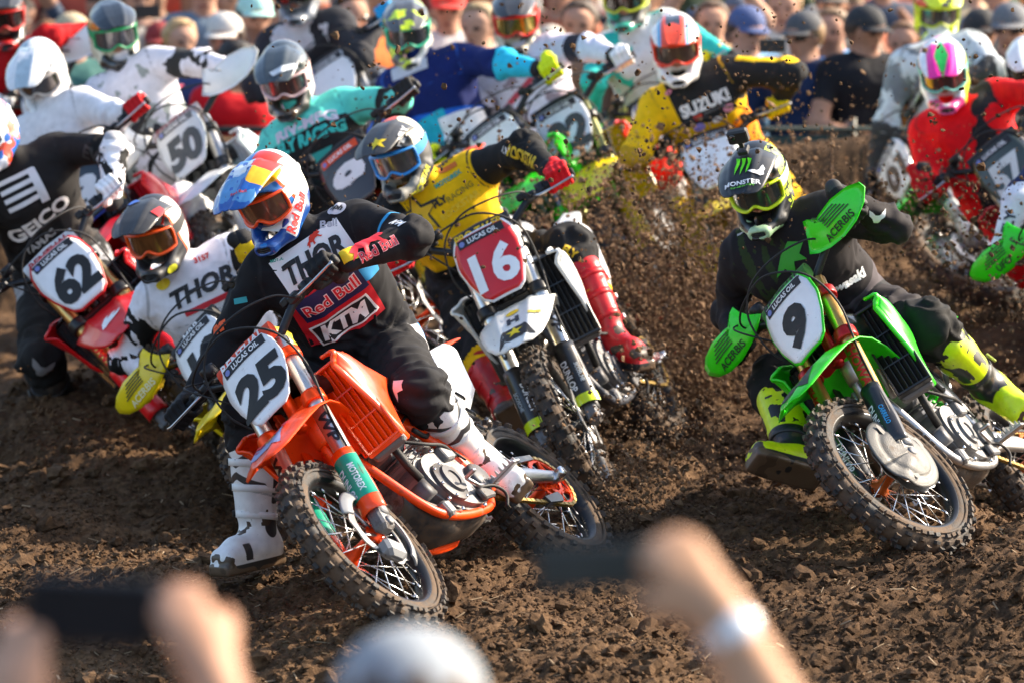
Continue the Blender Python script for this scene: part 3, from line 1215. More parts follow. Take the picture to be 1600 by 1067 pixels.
def g_guide():
    m = MB()
    pol = [(.17, .245), (.07, .235), (.05, .255), (.06, .275), (.18, .272)]
    m.prism([(x, z) for x, z in pol], (0, .068, 0), (1, 0, 0), (0, 0, 1), -.030)
    # chain and sprocket protector fin
    pol2 = [(.36, .425), (.22, .432), (.10, .425), (.10, .405), (.22, .408), (.36, .400)]
    m.prism(pol2, (0, .118, 0), (1, 0, 0), (0, 0, 1), -.008)
    return m
def g_shock():
    m = MB()
    a, b = Vector((.52, 0, .78)), Vector((.46, 0, .42))
    m.tube([a, b], .022, 10)
    pts = []
    for i in range(90):
        t = i / 89
        an = t * 9 * 2 * math.pi
        c = a.lerp(b, .12 + .75 * t)
        pts.append(c + Vector((math.cos(an) * .035, math.sin(an) * .035, 0)))
    m.tube(pts, .006, 6)
    return m
def g_pegs(s):
    m = MB()
    if True:
        m.box((.565, s * .195, .355), (.055, .11, .012), bev=.003)
        for k in range(5):
            for q in (-1, 1):
                m.box((.565 + q * .024, s * (.155 + .02 * k), .368), (.006, .010, .018), taper=.5)
        m.box((.565, s * .125, .36), (.05, .05, .03), bev=.006)
    if s > 0:
        m.tube([(.60, .125, .36), (.72, .15, .355), (.80, .165, .385)], [.008, .007, .007], 8)
        m.box((.80, .185, .388), (.02, .045, .014), bev=.004)
    else:
        m.tube([(.58, -.14, .33), (.70, -.17, .33), (.79, -.165, .36)], [.008, .008, .007], 8)
    return m
def g_disc_guard_crescent():
    m = MB()
    c = fk(0, .105, 0)
    o = FA + YL * .082
    def f(u, v):
        a = R(250) - R(215) * u
        w = .050 - .012 * abs(u - .5) * 2
        r = .165 - w * v
        return o + Vector((math.cos(a) * r, .012 - .018 * (1 - v) ** 2, math.sin(a) * r))
    m.grid(lambda u, v: f(u, v), 34, 6, .006)
    m.box(o + Vector((-.02, .018, .02)), (.07, .03, .06), bev=.01)
    m.box(o + Vector((.07, .015, -.09)), (.09, .045, .07), Matrix.Rotation(R(-30), 3, 'Y'), bev=.015)
    m.box(o + Vector((-.08, -.02, .09)), (.085, .06, .11), Matrix.Rotation(R(25), 3, 'Y'), bev=.015)
    return m
def g_disc_guard_full():
    m = MB()
    o = FA + YL * .105
    def f(u, v):
        a = 2 * math.pi * u
        k = v
        r = .148 * k * (1 + .12 * math.cos(a - R(70)))
        t_ = math.cos(a - R(-35)) * r
        dome = .030 * (1 - k ** 2.2) + .012 * math.exp(-((math.sin(a - R(-35)) * r) / .030) ** 2) * (1 / (1 + math.exp(-(t_ - .02) / .02))) - .006 * math.exp(-((k - .72) / .06) ** 2)
        return o + Vector((math.cos(a) * r, dome - .012, math.sin(a) * r))
    m.grid(lambda u, v: f(1 - u, .004 + .996 * v), 60, 18, .004)
    return m
def g_disc_guard_holes():
    m = MB()
    o = FA + YL * .105
    for a, r, w, h in ((R(120), .115, .020, .028), (R(-50), .100, .016, .020), (R(75), .12, .012, .03), (R(165), .11, .012, .024)):
        c = o + Vector((math.cos(a) * r, .0185 - .012 * (r / .1), math.sin(a) * r))
        m.raw([c + Vector((math.cos(t) * w, .0045, math.sin(t) * h)) for t in [k * math.pi / 5 for k in range(10)]], [tuple(range(9, -1, -1))], 0, False)
    return m
def g_holeshot():
    m = MB()
    m.tube([fk(.40, .105), fk(.425, .105)], .036, 14)
    return m
def g_handguard(s):
    m = MB()
    # palm-sized shield in front of the grip, with a mounting horn
    P = [(.150, .005), (.185, -.022), (.24, -.045), (.31, -.058), (.38, -.052), (.44, -.026), (.475, .012), (.47, .040), (.43, .060), (.36, .070), (.29, .064), (.255, .058), (.235, .092), (.215, .100), (.205, .070), (.185, .035)]
    c = Vector((1.10, 0, 1.165))
    n = len(P)
    vs, fs = [], []
    def pt(y, z, o):
        x = c.x + .012 - 1.6 * (y - .30) ** 2 - 2.5 * z * z + o
        return Vector((x, s * y, c.z + z))
    cen = (.325, .01)
    rings = [1.0, .8, .5, .2]
    for o in (0, -.004):
        for k in rings:
            for y, z in P:
                vs.append(pt(cen[0] + (y - cen[0]) * k, cen[1] + (z - cen[1]) * k, o))
    for side in (0, 1):
        b = side * n * 4
        for r_ in range(3):
            for j in range(n):
                q = (b + r_ * n + j, b + r_ * n + (j + 1) % n, b + (r_ + 1) * n + (j + 1) % n, b + (r_ + 1) * n + j)
                fs.append(q if (side == 0) == (s > 0) else q[::-1])
        cap = tuple(b + 3 * n + j for j in range(n))
        fs.append(cap if (side == 0) == (s > 0) else cap[::-1])
    for j in range(n):
        fs.append((j, (j + 1) % n, n * 4 + (j + 1) % n, n * 4 + j))
    m.raw(vs, fs, 0, True)
    m.tube([(1.03, s * .20, 1.16), (1.09, s * .225, 1.16)], .010, 8)
    return m
def hg_mark(s, sh, y, z, h, mb=None, lift=.004, tilt=0.0):
    vs, fs, sz = sh
    mb = mb or MB()
    k = h / sz[1]
    out = []
    ct, st = math.cos(tilt), math.sin(tilt)
    for a, b in vs:
        a, b = a * ct - b * st, a * st + b * ct
        yy = y + s * a * k
        zz = z + b * k
        x = 1.10 + .012 - 1.6 * (yy - .30) ** 2 - 2.5 * zz * zz + lift
        out.append(Vector((x, s * yy, 1.165 + zz)))
    mb.raw(out, fs, 0, False)
    return mb

BIKES = {}
def bike(key, q, label, cfg):
    x, y, z, yaw, lean, pit, st = q
    M = Matrix.Translation((x, y, z)) @ Matrix.Rotation(R(yaw), 4, 'Z') @ Matrix.Rotation(R(lean), 4, 'X') @ Matrix.Rotation(R(pit), 4, 'Y')
    S = Matrix.Translation(AX0) @ Matrix.Rotation(R(st), 4, UF) @ Matrix.Translation(-AX0)
    root = thing('dirt_bike', label, 'dirt bike', M, 'racing dirt bikes')
    g = lambda k, d: cfg.get(k, d)
    mud = g('mud', .22)
    pl = lambda c, nm='plastic': mat(nm + '_plastic', c, .33, coat=.25, mud=mud, var=.04)
    PL = pl(cfg['plastic'])
    FEN = pl(g('fender', cfg['plastic']))
    SHR = pl(g('shroud', cfg['plastic']))
    TAIL = pl(g('tail', cfg['plastic']))
    SIDE = pl(g('side', C('#e8e8e8')))
    RADM = pl(g('louver', cfg['plastic']))
    FRM = mat('frame_paint', g('frame', (.5, .5, .5)), .38, g('frame_metal', .0), mud=mud * 1.2)
    FKU = mat('fork_tube', g('fork', (.62, .60, .56)), .30, .9, mud=mud * .5, var=.03)
    FGD = pl(g('guard', cfg['plastic']))
    CLP = mat('anodised_clamp', g('clamp', (.03, .03, .03)), .32, .5)
    HUB = mat('anodised_hub', g('hub', (.03, .03, .03)), .35, .5, mud=mud)
    RIM = mat('wheel_rim', g('rim', (.02, .021, .023)), .30, .6, mud=mud * .8)
    # ---- wheels
    for front in (True, False):
        ty, rim, hub, sp, bd = wheel_meshes(front)
        c = FA if front else RA
        spin = Matrix.Rotation(R(17 if front else 41) + len(BIKES) * .3, 4, 'Y')
        W = link('front_wheel' if front else 'rear_wheel', ty, root, (S if front else Matrix.Identity(4)) @ Matrix.Translation(c) @ spin)
        link('rim', mesh_of(('rim', front), lambda: rim, RIM), W)
        link('hub', mesh_of(('hub', front), lambda: hub, HUB), W)
        o = link('spokes', sp, W)
        o['kind'] = 'stuff'
        link('brake_disc', bd, W)
    # ---- front end (turns with the bars)
    for sy in (1, -1):
        fu = link('fork_tube', mesh_of(('fork_tube', sy), lambda: g_fork_upper(sy * .105), FKU), root, S)
        link('fork_slider', mesh_of(('fork_slider', sy), lambda: g_fork_lower(sy * .105), M_ALUD), root, S)
        fg = link('fork_guard', mesh_of(('fork_guard', sy), lambda: g_fork_guard(sy * .105), FGD), root, S)
        if g('fork_text', None):
            txt, tcol, hh = cfg['fork_text']
            mb = flat_mark(text2d(txt, .05, .15), fk(.42, sy * .105, .0308), UF * (-1), YL, .036, hh, lift=.0006)
            # wrap on the tube
            vs = []
            for p in mb.v:
                p = Vector(p)
                dy = p.y - sy * .105
                a = dy / .031
                base = fk((p - FA).dot(UF), sy * .105)
                vs.append(base + PF * math.cos(a + sy * .35) * .0312 + YL * math.sin(a + sy * .35) * .0312)
            mb.v = [tuple(v) for v in vs]
            mb.build('tube_lettering', ink(tcol), fu)
        gt = g('guard_text', None)
        if gt:
            for (txt, tcol, s0, hh, off) in gt:
                sh = text2d(txt, .04, .1)
                vs = []
                k = hh / sh[2][1]
                for a_, b_ in sh[0]:
                    an = b_ * k / .040 + sy * off
                    base = fk(s0 - a_ * k, sy * .105)
                    vs.append(base + PF * (math.cos(an) * .0512 + .004) + YL * math.sin(an) * .0512)
                MB().raw(vs, sh[1], 0, False).build('guard_lettering', ink(tcol), fg)
        gb = g('guard_bands', None)
        if gb:
            for (s0, s1, col) in gb:
                def f(u, v, s0=s0, s1=s1):
                    sv = s0 + (s1 - s0) * u
                    uu = (sv - .04) / .27
                    a = (v - .5) * 2 * 1.60
                    r = .0405 + .005 * (1 - uu) + .003 * math.cos(a * 2) + .0042
                    return fk(sv, sy * .105 + math.sin(a - sy * .25) * r * 1.06, math.cos(a - sy * .25) * r + .004)
                MB().grid(f, 6, 12).build('guard_sticker', pl(col, 'sticker'), fg)
        link('grip', mesh_of(('grip', sy), lambda: g_grip(sy), M_RUB), root, S)
        link('lever', mesh_of(('lever', sy), lambda: g_lever(sy), M_ALU), root, S)
        link('control_cluster', mesh_of(('control_cluster', sy), lambda: g_controls(sy), M_BLKM), root, S)
        if g('handguard', None) and sy in g('hg_sides', (1, -1)):
            hg = link('handguard', mesh_of(('handguard', sy), lambda: g_handguard(sy), pl(cfg['handguard'], 'handguard')), root, S)
            if g('hg_text', None):
                txt, tc_ = cfg['hg_text']
                hg_mark(sy, text2d(txt, .03, .1), .325, -.022, .028, tilt=0).build('handguard_lettering', ink(tc_), hg)
                for k in range(5):
                    hg_mark(sy, shape2d([rect(.13 - .010 * k, .005)], .03), .345 - .006 * k, .008 + .0105 * k, .0044, lift=.0035).build('vent_slot', ink((.02, .03, .02)), hg)
    link('triple_clamp', mesh_of('triple_clamp', g_clamp, CLP), root, S)
    fe = link('front_fender', mesh_of('front_fender', g_front_fender, FEN), root, S)
    link('handlebar', mesh_of('handlebar', g_bar, M_BLKM), root, S)
    pad = link('bar_pad', mesh_of('bar_pad', g_pad, mat('bar_pad_foam', g('pad', BLK), .7, mud=.1)), root, S)
    if g('pad_text', None):
        txt, tc_ = cfg['pad_text']
        mb = flat_mark(text2d(txt, .04, .12), Vector((1.115, 0, 1.128)) + PF * .0285, YL, UF, .034, min(.20, .036 * len(txt) * .8))
        mb.build('pad_lettering', ink(tc_), pad)
    link('control_cables', mesh_of('control_cables', g_cables, M_RUB), root, S)
    np_ = link('number_plate', mesh_of('number_plate', g_plate, pl(g('plate', C('#eeeeee')), 'plate')), root, S)
    if g('plate_edge', None):   # backing panel that shows as a coloured border
        link('plate_border', mesh_of('plate_border', lambda: g_plate(1.06), pl(cfg['plate_edge'], 'plate')), np_, Matrix.Translation(PF * -.0045))
    band = shape2d([[(-.094, -.018), (.094, -.018), (.094, .019), (-.094, .019)]], .03)
    on_plate(band, 0, .118, .036, .19, .0016).build('plate_band', ink(g('band', (.015, .015, .02))), np_)
    on_plate(text2d('LUCAS OIL', .04), .008, .118, .020, .125, .0030).build('plate_lettering', ink(g('band_text', C('#f0f0f0'))), np_)
    on_plate(shape2d([oval(1, 1)], .3), -.078, .118, .022, None, .0030).build('plate_badge', ink(C('#7a86c4')), np_)
    if cfg.get('number'):
        nt = text2d(cfg['number'], g('nbold', .075), g('nshear', .12), g('nspace', .96), .18)
        if g('number_outline', None):
            on_plate(text2d(cfg['number'], .13, g('nshear', .12), .96, .18), .002, -.022, g('nh', .165) * 1.10, g('nw', .17) * 1.08, .0024).build('number_outline', ink(cfg['number_outline']), np_)
        on_plate(nt, .002, -.022, g('nh', .165), g('nw', .17), .0036).build('number_digits', ink(g('digit', (.012, .012, .012))), np_)
    # ---- bodywork
    for sy in (1, -1):
        sh = link('radiator_shroud', mesh_of(('radiator_shroud', sy), lambda: g_shroud(sy), SHR), root)
        link('radiator', mesh_of(('radiator', sy), lambda: g_radiator(sy), M_ALUD), root)
        lf = link('radiator_louver', mesh_of(('radiator_louver', sy), lambda: g_louver_frame(sy), RADM), root)
        f_, y_, u_ = rad_frame(sy)
        for k in range(6):
            c = RADC(sy) + f_ * .020 + y_ * (-.049 + .0196 * k)
            mm = Matrix((f_ if sy > 0 else f_, y_, u_)).transposed().to_4x4()
            link('slat', mesh_of('slat', g_slat, RADM), lf, Matrix.Translation(c) @ mm @ (Matrix.Identity(4) if sy > 0 else Matrix.Rotation(R(-100), 4, 'Z')))
        link('side_panel', mesh_of(('side_panel', sy), lambda: g_side_panel(sy), SIDE), root)
    link('fuel_tank', mesh_of('fuel_tank', g_tank, pl(g('tank', BLK), 'tank')), root)
    link('seat', mesh_of('seat', g_seat, M_SEAT if not g('seat', None) else mat('seat_cover', cfg['seat'], .6, mud=.2)), root)
    link('rear_fender', mesh_of('rear_fender', g_tail, TAIL), root)
    link('frame', mesh_of('frame', g_frame, FRM), root)
    link('engine', mesh_of('engine', g_engine, [M_ALUD, mat('engine_cover', g('engine', (.10, .10, .105)), .55, .5, mud=min(.6, mud * 2)), M_STEEL, M_RUB]), root)
    link('header_pipe', mesh_of('header_pipe', g_header, mat('titanium_pipe', (.34, .31, .28), .32, 1.0, mud=mud)), root)
    link('silencer', mesh_of('silencer', g_silencer, M_ALU), root)
    link('skid_plate', mesh_of('skid_plate', g_skid, mat('muddy_skid_plate', (.035, .036, .038), .4, .1, mud=.75, mscale=12) if not g('skid', None) else mat('skid_plate', cfg['skid'], .45, .3, mud=mud * 1.5)), root)
    link('swingarm', mesh_of('swingarm', g_swingarm, [M_ALU, M_STEEL]), root)
    link('chain', mesh_of('chain', g_chain, M_CHAIN), root)
    link('sprocket', mesh_of('sprocket', g_sprocket, mat('sprocket', g('sprocket', g('hub', (.3, .3, .3))), .35, .5, mud=.15)), root)
    link('chain_guide', mesh_of('chain_guide', g_guide, pl(g('guide', C('#3a3a3a')), 'guide')), root)
    link('shock_absorber', mesh_of('shock_absorber', g_shock, mat('shock_spring', g('spring', (.6, .6, .6)), .4, .2)), root)
    for sy in (1, -1):
        link('foot_peg', mesh_of(('foot_peg', sy), lambda: g_pegs(sy), M_ALU), root)
    if g('disc_guard', None) == 'crescent':
        link('disc_guard', mesh_of('disc_guard_a', g_disc_guard_crescent, mat('grey_guard', (.26, .265, .27), .42, .2, mud=mud)), root, S)
    elif g('disc_guard', None):
        dgo = link('disc_guard', mesh_of('disc_guard_b', g_disc_guard_full, mat('carbon_guard', (.085, .083, .078), .5, .3, coat=.15, mud=.4, bump=.3, bscale=260)), root, S)
        link('guard_vents', mesh_of('guard_vents', g_disc_guard_holes, M_BLKP), dgo)['kind'] = 'stuff'
    BIKES[key] = dict(M=M, S=S, root=root, MS=M @ S, fender=fe, plate=np_, cfg=cfg)
    return BIKES[key]
def bpt(key, p, front=False):
    b = BIKES[key]
    return (b['MS'] if front else b['M']) @ Vector(p)

def place(px, py, d, yaw, lean, pit=0.0, st=0.0):
    """pose of a bike whose number plate sits at a point of the picture"""
    Rm = Matrix.Rotation(R(yaw), 4, 'Z') @ Matrix.Rotation(R(lean), 4, 'X') @ Matrix.Rotation(R(pit), 4, 'Y')
    S = Matrix.Translation(AX0) @ Matrix.Rotation(R(st), 4, UF) @ Matrix.Translation(-AX0)
    o = at(px, py, d) - (Rm @ (S @ PC))
    return (o.x, o.y, o.z, yaw, lean, pit, st)
_fbvh = []
def fender_mark(key, sh, x, y, w, color, h=None, lift=.003, turn=0.0, name='fender_graphic'):
    """print on the front fender, at x along the bike and y across; reads from the front"""
    f = BIKES[key]['fender']
    if not _fbvh:
        _fbvh.append(BVHTree.FromPolygons([v.co for v in f.data.vertices], [tuple(p.vertices) for p in f.data.polygons]))
    vs, fs, sz = sh
    kx = w / sz[0]
    ky = (h / sz[1]) if h else kx
    out = []
    for a, b in vs:
        a, b = a * math.cos(turn) - b * math.sin(turn), a * math.sin(turn) + b * math.cos(turn)
        p, n, i_, d_ = _fbvh[0].ray_cast(Vector((x - b * ky, y + a * kx, 1.2)), Vector((0, 0, -1)))
        if p is None:
            p, n = Vector((x - b * ky, y + a * kx, .75)), Vector((0, 0, 1))
        out.append(p + (n if n.z > 0 else -n) * lift)
    return MB().raw(out, fs, 0, True).build(name, ink(color), f)
# ------------------------------------------------------------------ people
BONES = [('pelvis', 'neck', .50), ('neck', 'Ls', .185), ('neck', 'Rs', .185), ('Ls', 'Rs', .355), ('pelvis', 'Ls', .52), ('pelvis', 'Rs', .52),
         ('Ls', 'Le', .295), ('Rs', 'Re', .295), ('Le', 'Lw', .255), ('Re', 'Rw', .255), ('neck', 'head', .205),
         ('pelvis', 'Lh', .10), ('pelvis', 'Rh', .10), ('Lh', 'Rh', .19), ('Lh', 'Lk', .43), ('Rh', 'Rk', .43), ('Lk', 'La', .41), ('Rk', 'Ra', .41), ('La', 'Lt', .165), ('Ra', 'Rt', .165)]
def solve_pose(spec, fixed=None, near=None, scale=1.0, it=400):
    """spec: joint -> (px, py, depth). fixed: joint -> world point. near: joint -> (point, distance)"""
    fixed, near = fixed or {}, near or {}
    J = {}
    for k, v in spec.items():
        J[k] = at(*v) if not isinstance(v, Vector) else v.copy()
    for k, v in fixed.items():
        J[k] = Vector(v)
    eye = Vector((0, 0, CAMZ))
    D0 = {k: (J[k] - eye).length for k in J}
    dirs = {k: ray(v[0], v[1]).normalized() for k, v in spec.items() if not isinstance(v, Vector)}
    for i in range(it):
        for a, b, l in BONES:
            if a not in J or b not in J:
                continue
            l = l * scale
            d = J[b] - J[a]
            e = d.length
            wa, wb = (0 if a in fixed else 1), (0 if b in fixed else 1)
            if wa + wb == 0:
                continue
            c = d * ((e - l) / max(e, 1e-6) / (wa + wb) * .6)
            J[a] += c * wa
            J[b] -= c * wb
        for k, (p, r) in near.items():
            d = J[k] - p
            J[k] = p + d.normalized() * r
        pull = .35 * (1 - i / it) + .04
        for k, d in dirs.items():
            if k in fixed:
                continue
            t = (J[k] - eye).dot(d)
            t = t + (D0[k] - t) * .015
            J[k] = J[k].lerp(eye + d * t, pull)
    return J
def lens(J):
    return ' '.join('%s-%s %.2f/%.2f' % (a, b, (J[a] - J[b]).length, l) for a, b, l in BONES if a in J and b in J and abs((J[a] - J[b]).length - l) > .05)

def vnormals(vs, fs):
    a, b, c, d = [vs[fs[:, i]] for i in range(4)]
    n = np.cross(c - a, d - b)
    I = fs.T.ravel()
    o = np.stack([np.bincount(I, np.tile(n[:, k], 4), len(vs)) for k in range(3)], 1)
    return o / np.maximum(np.linalg.norm(o, axis=1, keepdims=True), 1e-12)

def body_mesh(J, fat=1.0, vox=.012, boots=True, wrinkle=1.0, seed=1, hands=None, bare=False):
    """one continuous body surface from the joints; returns verts, faces, context for colour panels"""
    P = {k: np.array(v, np.float32) for k, v in J.items()}
    up = P['neck'] - P['pelvis']
    SL = float(np.linalg.norm(up))
    up = up / SL
    lf = P['Ls'] - P['Rs']
    lf = lf - up * (lf @ up)
    lf = lf / np.linalg.norm(lf)
    fw = np.cross(lf, up)          # chest direction
    mid = P['pelvis'] + up * SL * .45
    chest = P['pelvis'] + up * SL * .78 + fw * .015
    prim = []
    def add(g, a, b, ra, rb):
        prim.append((g, np.asarray(a, np.float32), np.asarray(b, np.float32), ra, rb))
    f = fat
    hl = (P['Lh'] - P['Rh'])
    hl = hl / np.linalg.norm(hl)
    add('pelvis', P['Lh'] * .85 + P['pelvis'] * .15, P['Rh'] * .85 + P['pelvis'] * .15, .115 * f, .115 * f)
    for s in (1, -1):
        add('torso', P['pelvis'] + up * .07 + lf * .05 * s, chest + lf * .07 * s, .115 * f, .118 * f)
    sh = lambda k, s: P[k] - lf * s * .045 - up * .035
    add('torso', sh('Ls', 1), sh('Rs', -1), .098 * f, .098 * f)
    add('torso', chest + lf * .06 + fw * .03, chest - lf * .06 + fw * .03, .10 * f, .10 * f)
    add('torso', P['neck'] - up * .03, P['Ls'] - lf * .06, .062, .062)
    add('torso', P['neck'] - up * .03, P['Rs'] + lf * .06, .062, .062)
    hd = P['head'] - P['neck']
    add('neck', P['neck'] - up * .02, P['neck'] + hd * .55, .062, .058)
    for s in 'LR':
        sl = 1.07 if not bare else .92
        add('up' + s, P[s + 's'] - up * .01, P[s + 'e'], .068 * sl * f ** .5, .052 * sl)
        add('fo' + s, P[s + 'e'], P[s + 'w'], .053 * sl, .034 * sl)
        if s + 'h' in P and s + 'k' in P:
            add('th' + s, P[s + 'h'], P[s + 'k'], .108 * f ** .5, .076)
            kd = P[s + 'k'] - (P[s + 'h'] + P[s + 'a']) * .5
            kd = kd / max(np.linalg.norm(kd), 1e-6)
            if boots:
                add('th' + s, P[s + 'k'] + kd * .012, P[s + 'k'] + kd * .012 + (P[s + 'a'] - P[s + 'k']) * .12, .086, .080)
            if boots:
                kn = P[s + 'k'] - P[s + 'a']
                add('sn' + s, P[s + 'k'], P[s + 'a'] + kn * .45, .080, .062)
            else:
                add('sn' + s, P[s + 'k'], P[s + 'a'], .072, .05)
                add('sn' + s, P[s + 'a'], P[s + 't'], .05, .04)
    if hands:
        for pts, rad in hands:
            for k in range(len(pts) - 1):
                add('hand', pts[k], pts[k + 1], rad[k], rad[k + 1])
    KS = {'pelvis': .05, 'torso': .05, 'neck': .04, 'hand': .012}
    def fn(Q):
        D = np.full(len(Q), 9.0, np.float32)
        for g, a, b, ra, rb in prim:
            r = max(ra, rb) + .09
            lo, hi = np.minimum(a, b) - r, np.maximum(a, b) + r
            m = np.all((Q > lo) & (Q < hi), axis=1)
            if m.any():
                D[m] = smin(D[m], cone(Q[m], a, b, ra, rb), KS.get(g, .035))
        return np.minimum(D, .5)
    pts = np.concatenate([[a - ra - .05 for _, a, b, ra, rb in prim], [b - rb - .05 for _, a, b, ra, rb in prim], [a + ra + .05 for _, a, b, ra, rb in prim], [b + rb + .05 for _, a, b, ra, rb in prim]])
    vs, fs = nets(fn, pts.min(0), pts.max(0), vox)
    vs = relax(vs, fs, 1, .4)
    n = vnormals(vs, fs)
    G = {}
    for g, a, b, ra, rb in prim:
        d = cone(vs, a, b, ra, rb)
        G[g] = np.minimum(G[g], d) if g in G else d
    z = np.full(len(vs), 9.0)
    def tpar(a, b):
        ab = P[b] - P[a]
        return ((vs - P[a]) @ ab) / float(ab @ ab)
    c = dict(G=G, vs=vs, n=n)
    c['u'] = (vs - P['pelvis']) @ lf
    c['v'] = ((vs - P['pelvis']) @ up) / SL
    c['w'] = (vs - P['pelvis']) @ fw
    c['nw'] = n @ fw
    arms = np.minimum.reduce([G.get(k, z) for k in ('upL', 'upR', 'foL', 'foR')])
    legs = np.minimum.reduce([G.get(k, z) for k in ('thL', 'thR', 'snL', 'snR', 'pelvis')])
    top = np.minimum(arms, np.minimum(G['torso'], G['neck']))
    c['legs'] = top - legs
    c['arms'] = np.minimum(G['torso'], legs) - arms
    c['hand'] = (np.minimum(top, legs) - G['hand']) if 'hand' in G else z * 0 - 1
    for s in 'LR':
        au, ao = G.get('up' + s, z), G.get('fo' + s, z)
        c['arm' + s] = np.minimum(np.minimum(G['torso'], legs), np.minimum(G.get('up' + ('R' if s == 'L' else 'L'), z), G.get('fo' + ('R' if s == 'L' else 'L'), z))) - np.minimum(au, ao)
        c['s' + s] = np.where(au < ao, np.clip(tpar(s + 's', s + 'e'), -.3, 1), 1 + np.clip(tpar(s + 'e', s + 'w'), 0, 1.3))
        if 'th' + s in G:
            lu, lo_ = G['th' + s], G.get('sn' + s, z)
            c['leg' + s] = np.minimum(top, np.minimum(G.get('th' + ('R' if s == 'L' else 'L'), z), G.get('sn' + ('R' if s == 'L' else 'L'), z))) - np.minimum(lu, lo_)
            c['l' + s] = np.where(lu < lo_, np.clip(tpar(s + 'h', s + 'k'), -.3, 1), 1 + np.clip(tpar(s + 'k', s + 'a'), 0, 1.3))
        else:
            c['leg' + s] = z * 0 - 1
            c['l' + s] = z * 0
    c['s'] = np.where(c['armL'] > c['armR'], c['sL'], c['sR'])
    c['l'] = np.where(c['legL'] > c['legR'], c['lL'], c['lR'])
    c['noise'] = fbm(vs * 11, 4, seed)
    c['streak'] = fbm(np.stack([c['u'] * 30, c['v'] * 6, c['w'] * 6], -1), 4, seed + 5)
    if wrinkle:
        q = vs * 1.0
        wv = fbm(q * 7, 2, seed + 9)
        r1 = 1 - np.abs(vnoise(np.stack([q[:, 0] * 7 + wv, q[:, 1] * 7, q[:, 2] * 13 + wv * 2], -1), seed + 2)) * 2
        r2 = fbm(q * 26 + wv[:, None], 2, seed + 3)
        joint = np.exp(-((c['s'] - 1) / .3) ** 2) * (c['arms'] > 0) + np.exp(-((c['l'] - 1) / .3) ** 2) * (c['legs'] > 0) + np.exp(-((c['v'] - .25) / .25) ** 2) * (c['arms'] < 0)
        k = (.35 + .65 * np.clip(joint, 0, 1))
        rng_ = np.where(c['arms'] > 0, c['s'] * .28, np.where(c['legs'] > 0, c['l'] * .42, c['v'] * SL))
        fold = np.sin(2 * np.pi * rng_ / .062 + 2.6 * wv + 2 * vnoise(q * 12, seed + 4))
        fold = np.sign(fold) * np.abs(fold) ** .7 * np.clip(joint, 0, 1) * (.55 + .45 * vnoise(q * 6, seed + 6))
        vs = vs + n * ((np.maximum(r1, -.4) * .0165 + r2 * .0006 + fold * .0078) * k * wrinkle)[:, None]
        vs = relax(vs, fs, 1, .35)
        c['vs'] = vs
    c['frame'] = (Vector(lf), Vector(up), Vector(fw))
    return vs, fs, c

# ---- gloved hand that closes round a bar lying along Y; wrist on -X, thumb towards -Y
def hand_surface(grip_r=.018, vox=.0042):
    pr = []
    def ch(pts, rad):
        for k in range(len(pts) - 1):
            pr.append((np.array(pts[k], np.float32), np.array(pts[k + 1], np.float32), rad[k], rad[k + 1]))
    def pol(a, r, y):
        return (math.cos(R(a)) * r, y, math.sin(R(a)) * r)
    ln = [.0, .004, .001, -.004]
    for i, y in enumerate((-.034, -.0115, .011, .032)):
        kn = pol(118, .047, y * 1.02)
        ch([pol(150, .066, y * .9), kn, pol(52, .044 + ln[i] * .6, y), pol(-8, .036, y), pol(-70, .030, y * .98), pol(-112, .029, y * .97)], [.0145, .0128, .0108, .0100, .0092, .0085])
    ch([(-.082, 0, .030), (-.052, -.012, .034), (-.03, -.014, .036)], [.026, .026, .018])
    ch([(-.082, 0, .030), (-.052, .014, .032), (-.03, .016, .034)], [.026, .024, .018])
    ch([(-.11, 0, .034), (-.075, 0, .031)], [.030, .028])
    ch([(-.066, -.030, .014), (-.036, -.050, -.006), (-.008, -.050, -.028), (.016, -.044, -.030)], [.016, .0145, .0115, .0095])
    def fn(Q):
        D = np.full(len(Q), 9.0, np.float32)
        for a, b, ra, rb in pr:
            D = smin(D, cone(Q, a, b, ra, rb), .007)
        return D
    vs, fs = nets(fn, (-.15, -.075, -.055), (.065, .06, .085), vox)
    vs = relax(vs, fs, 1, .4)
    return vs, fs
_hv, _hf = hand_surface()
_hand = {}
def hand_mesh(mirror, col, col2):
    k = (mirror, col, col2)
    if k not in _hand:
        v = _hv.copy()
        f = _hf
        if mirror:
            v[:, 1] *= -1
            f = f[:, ::-1]
        m0 = np.where(_hv[:, 0] < -.088, 1, 0) * .01 - .005
        m1 = (.010 - np.abs((_hv[:, 0] + .02))) * 1.0
        m1 = np.where(_hv[:, 2] > .04, m1, -.01)
        _hand[k] = np_mesh('glove', v, f, layered('glove_fabric', col, [col2, col2], .75, mud=.1), {'m0': m0, 'm1': m1})
    return _hand[k]

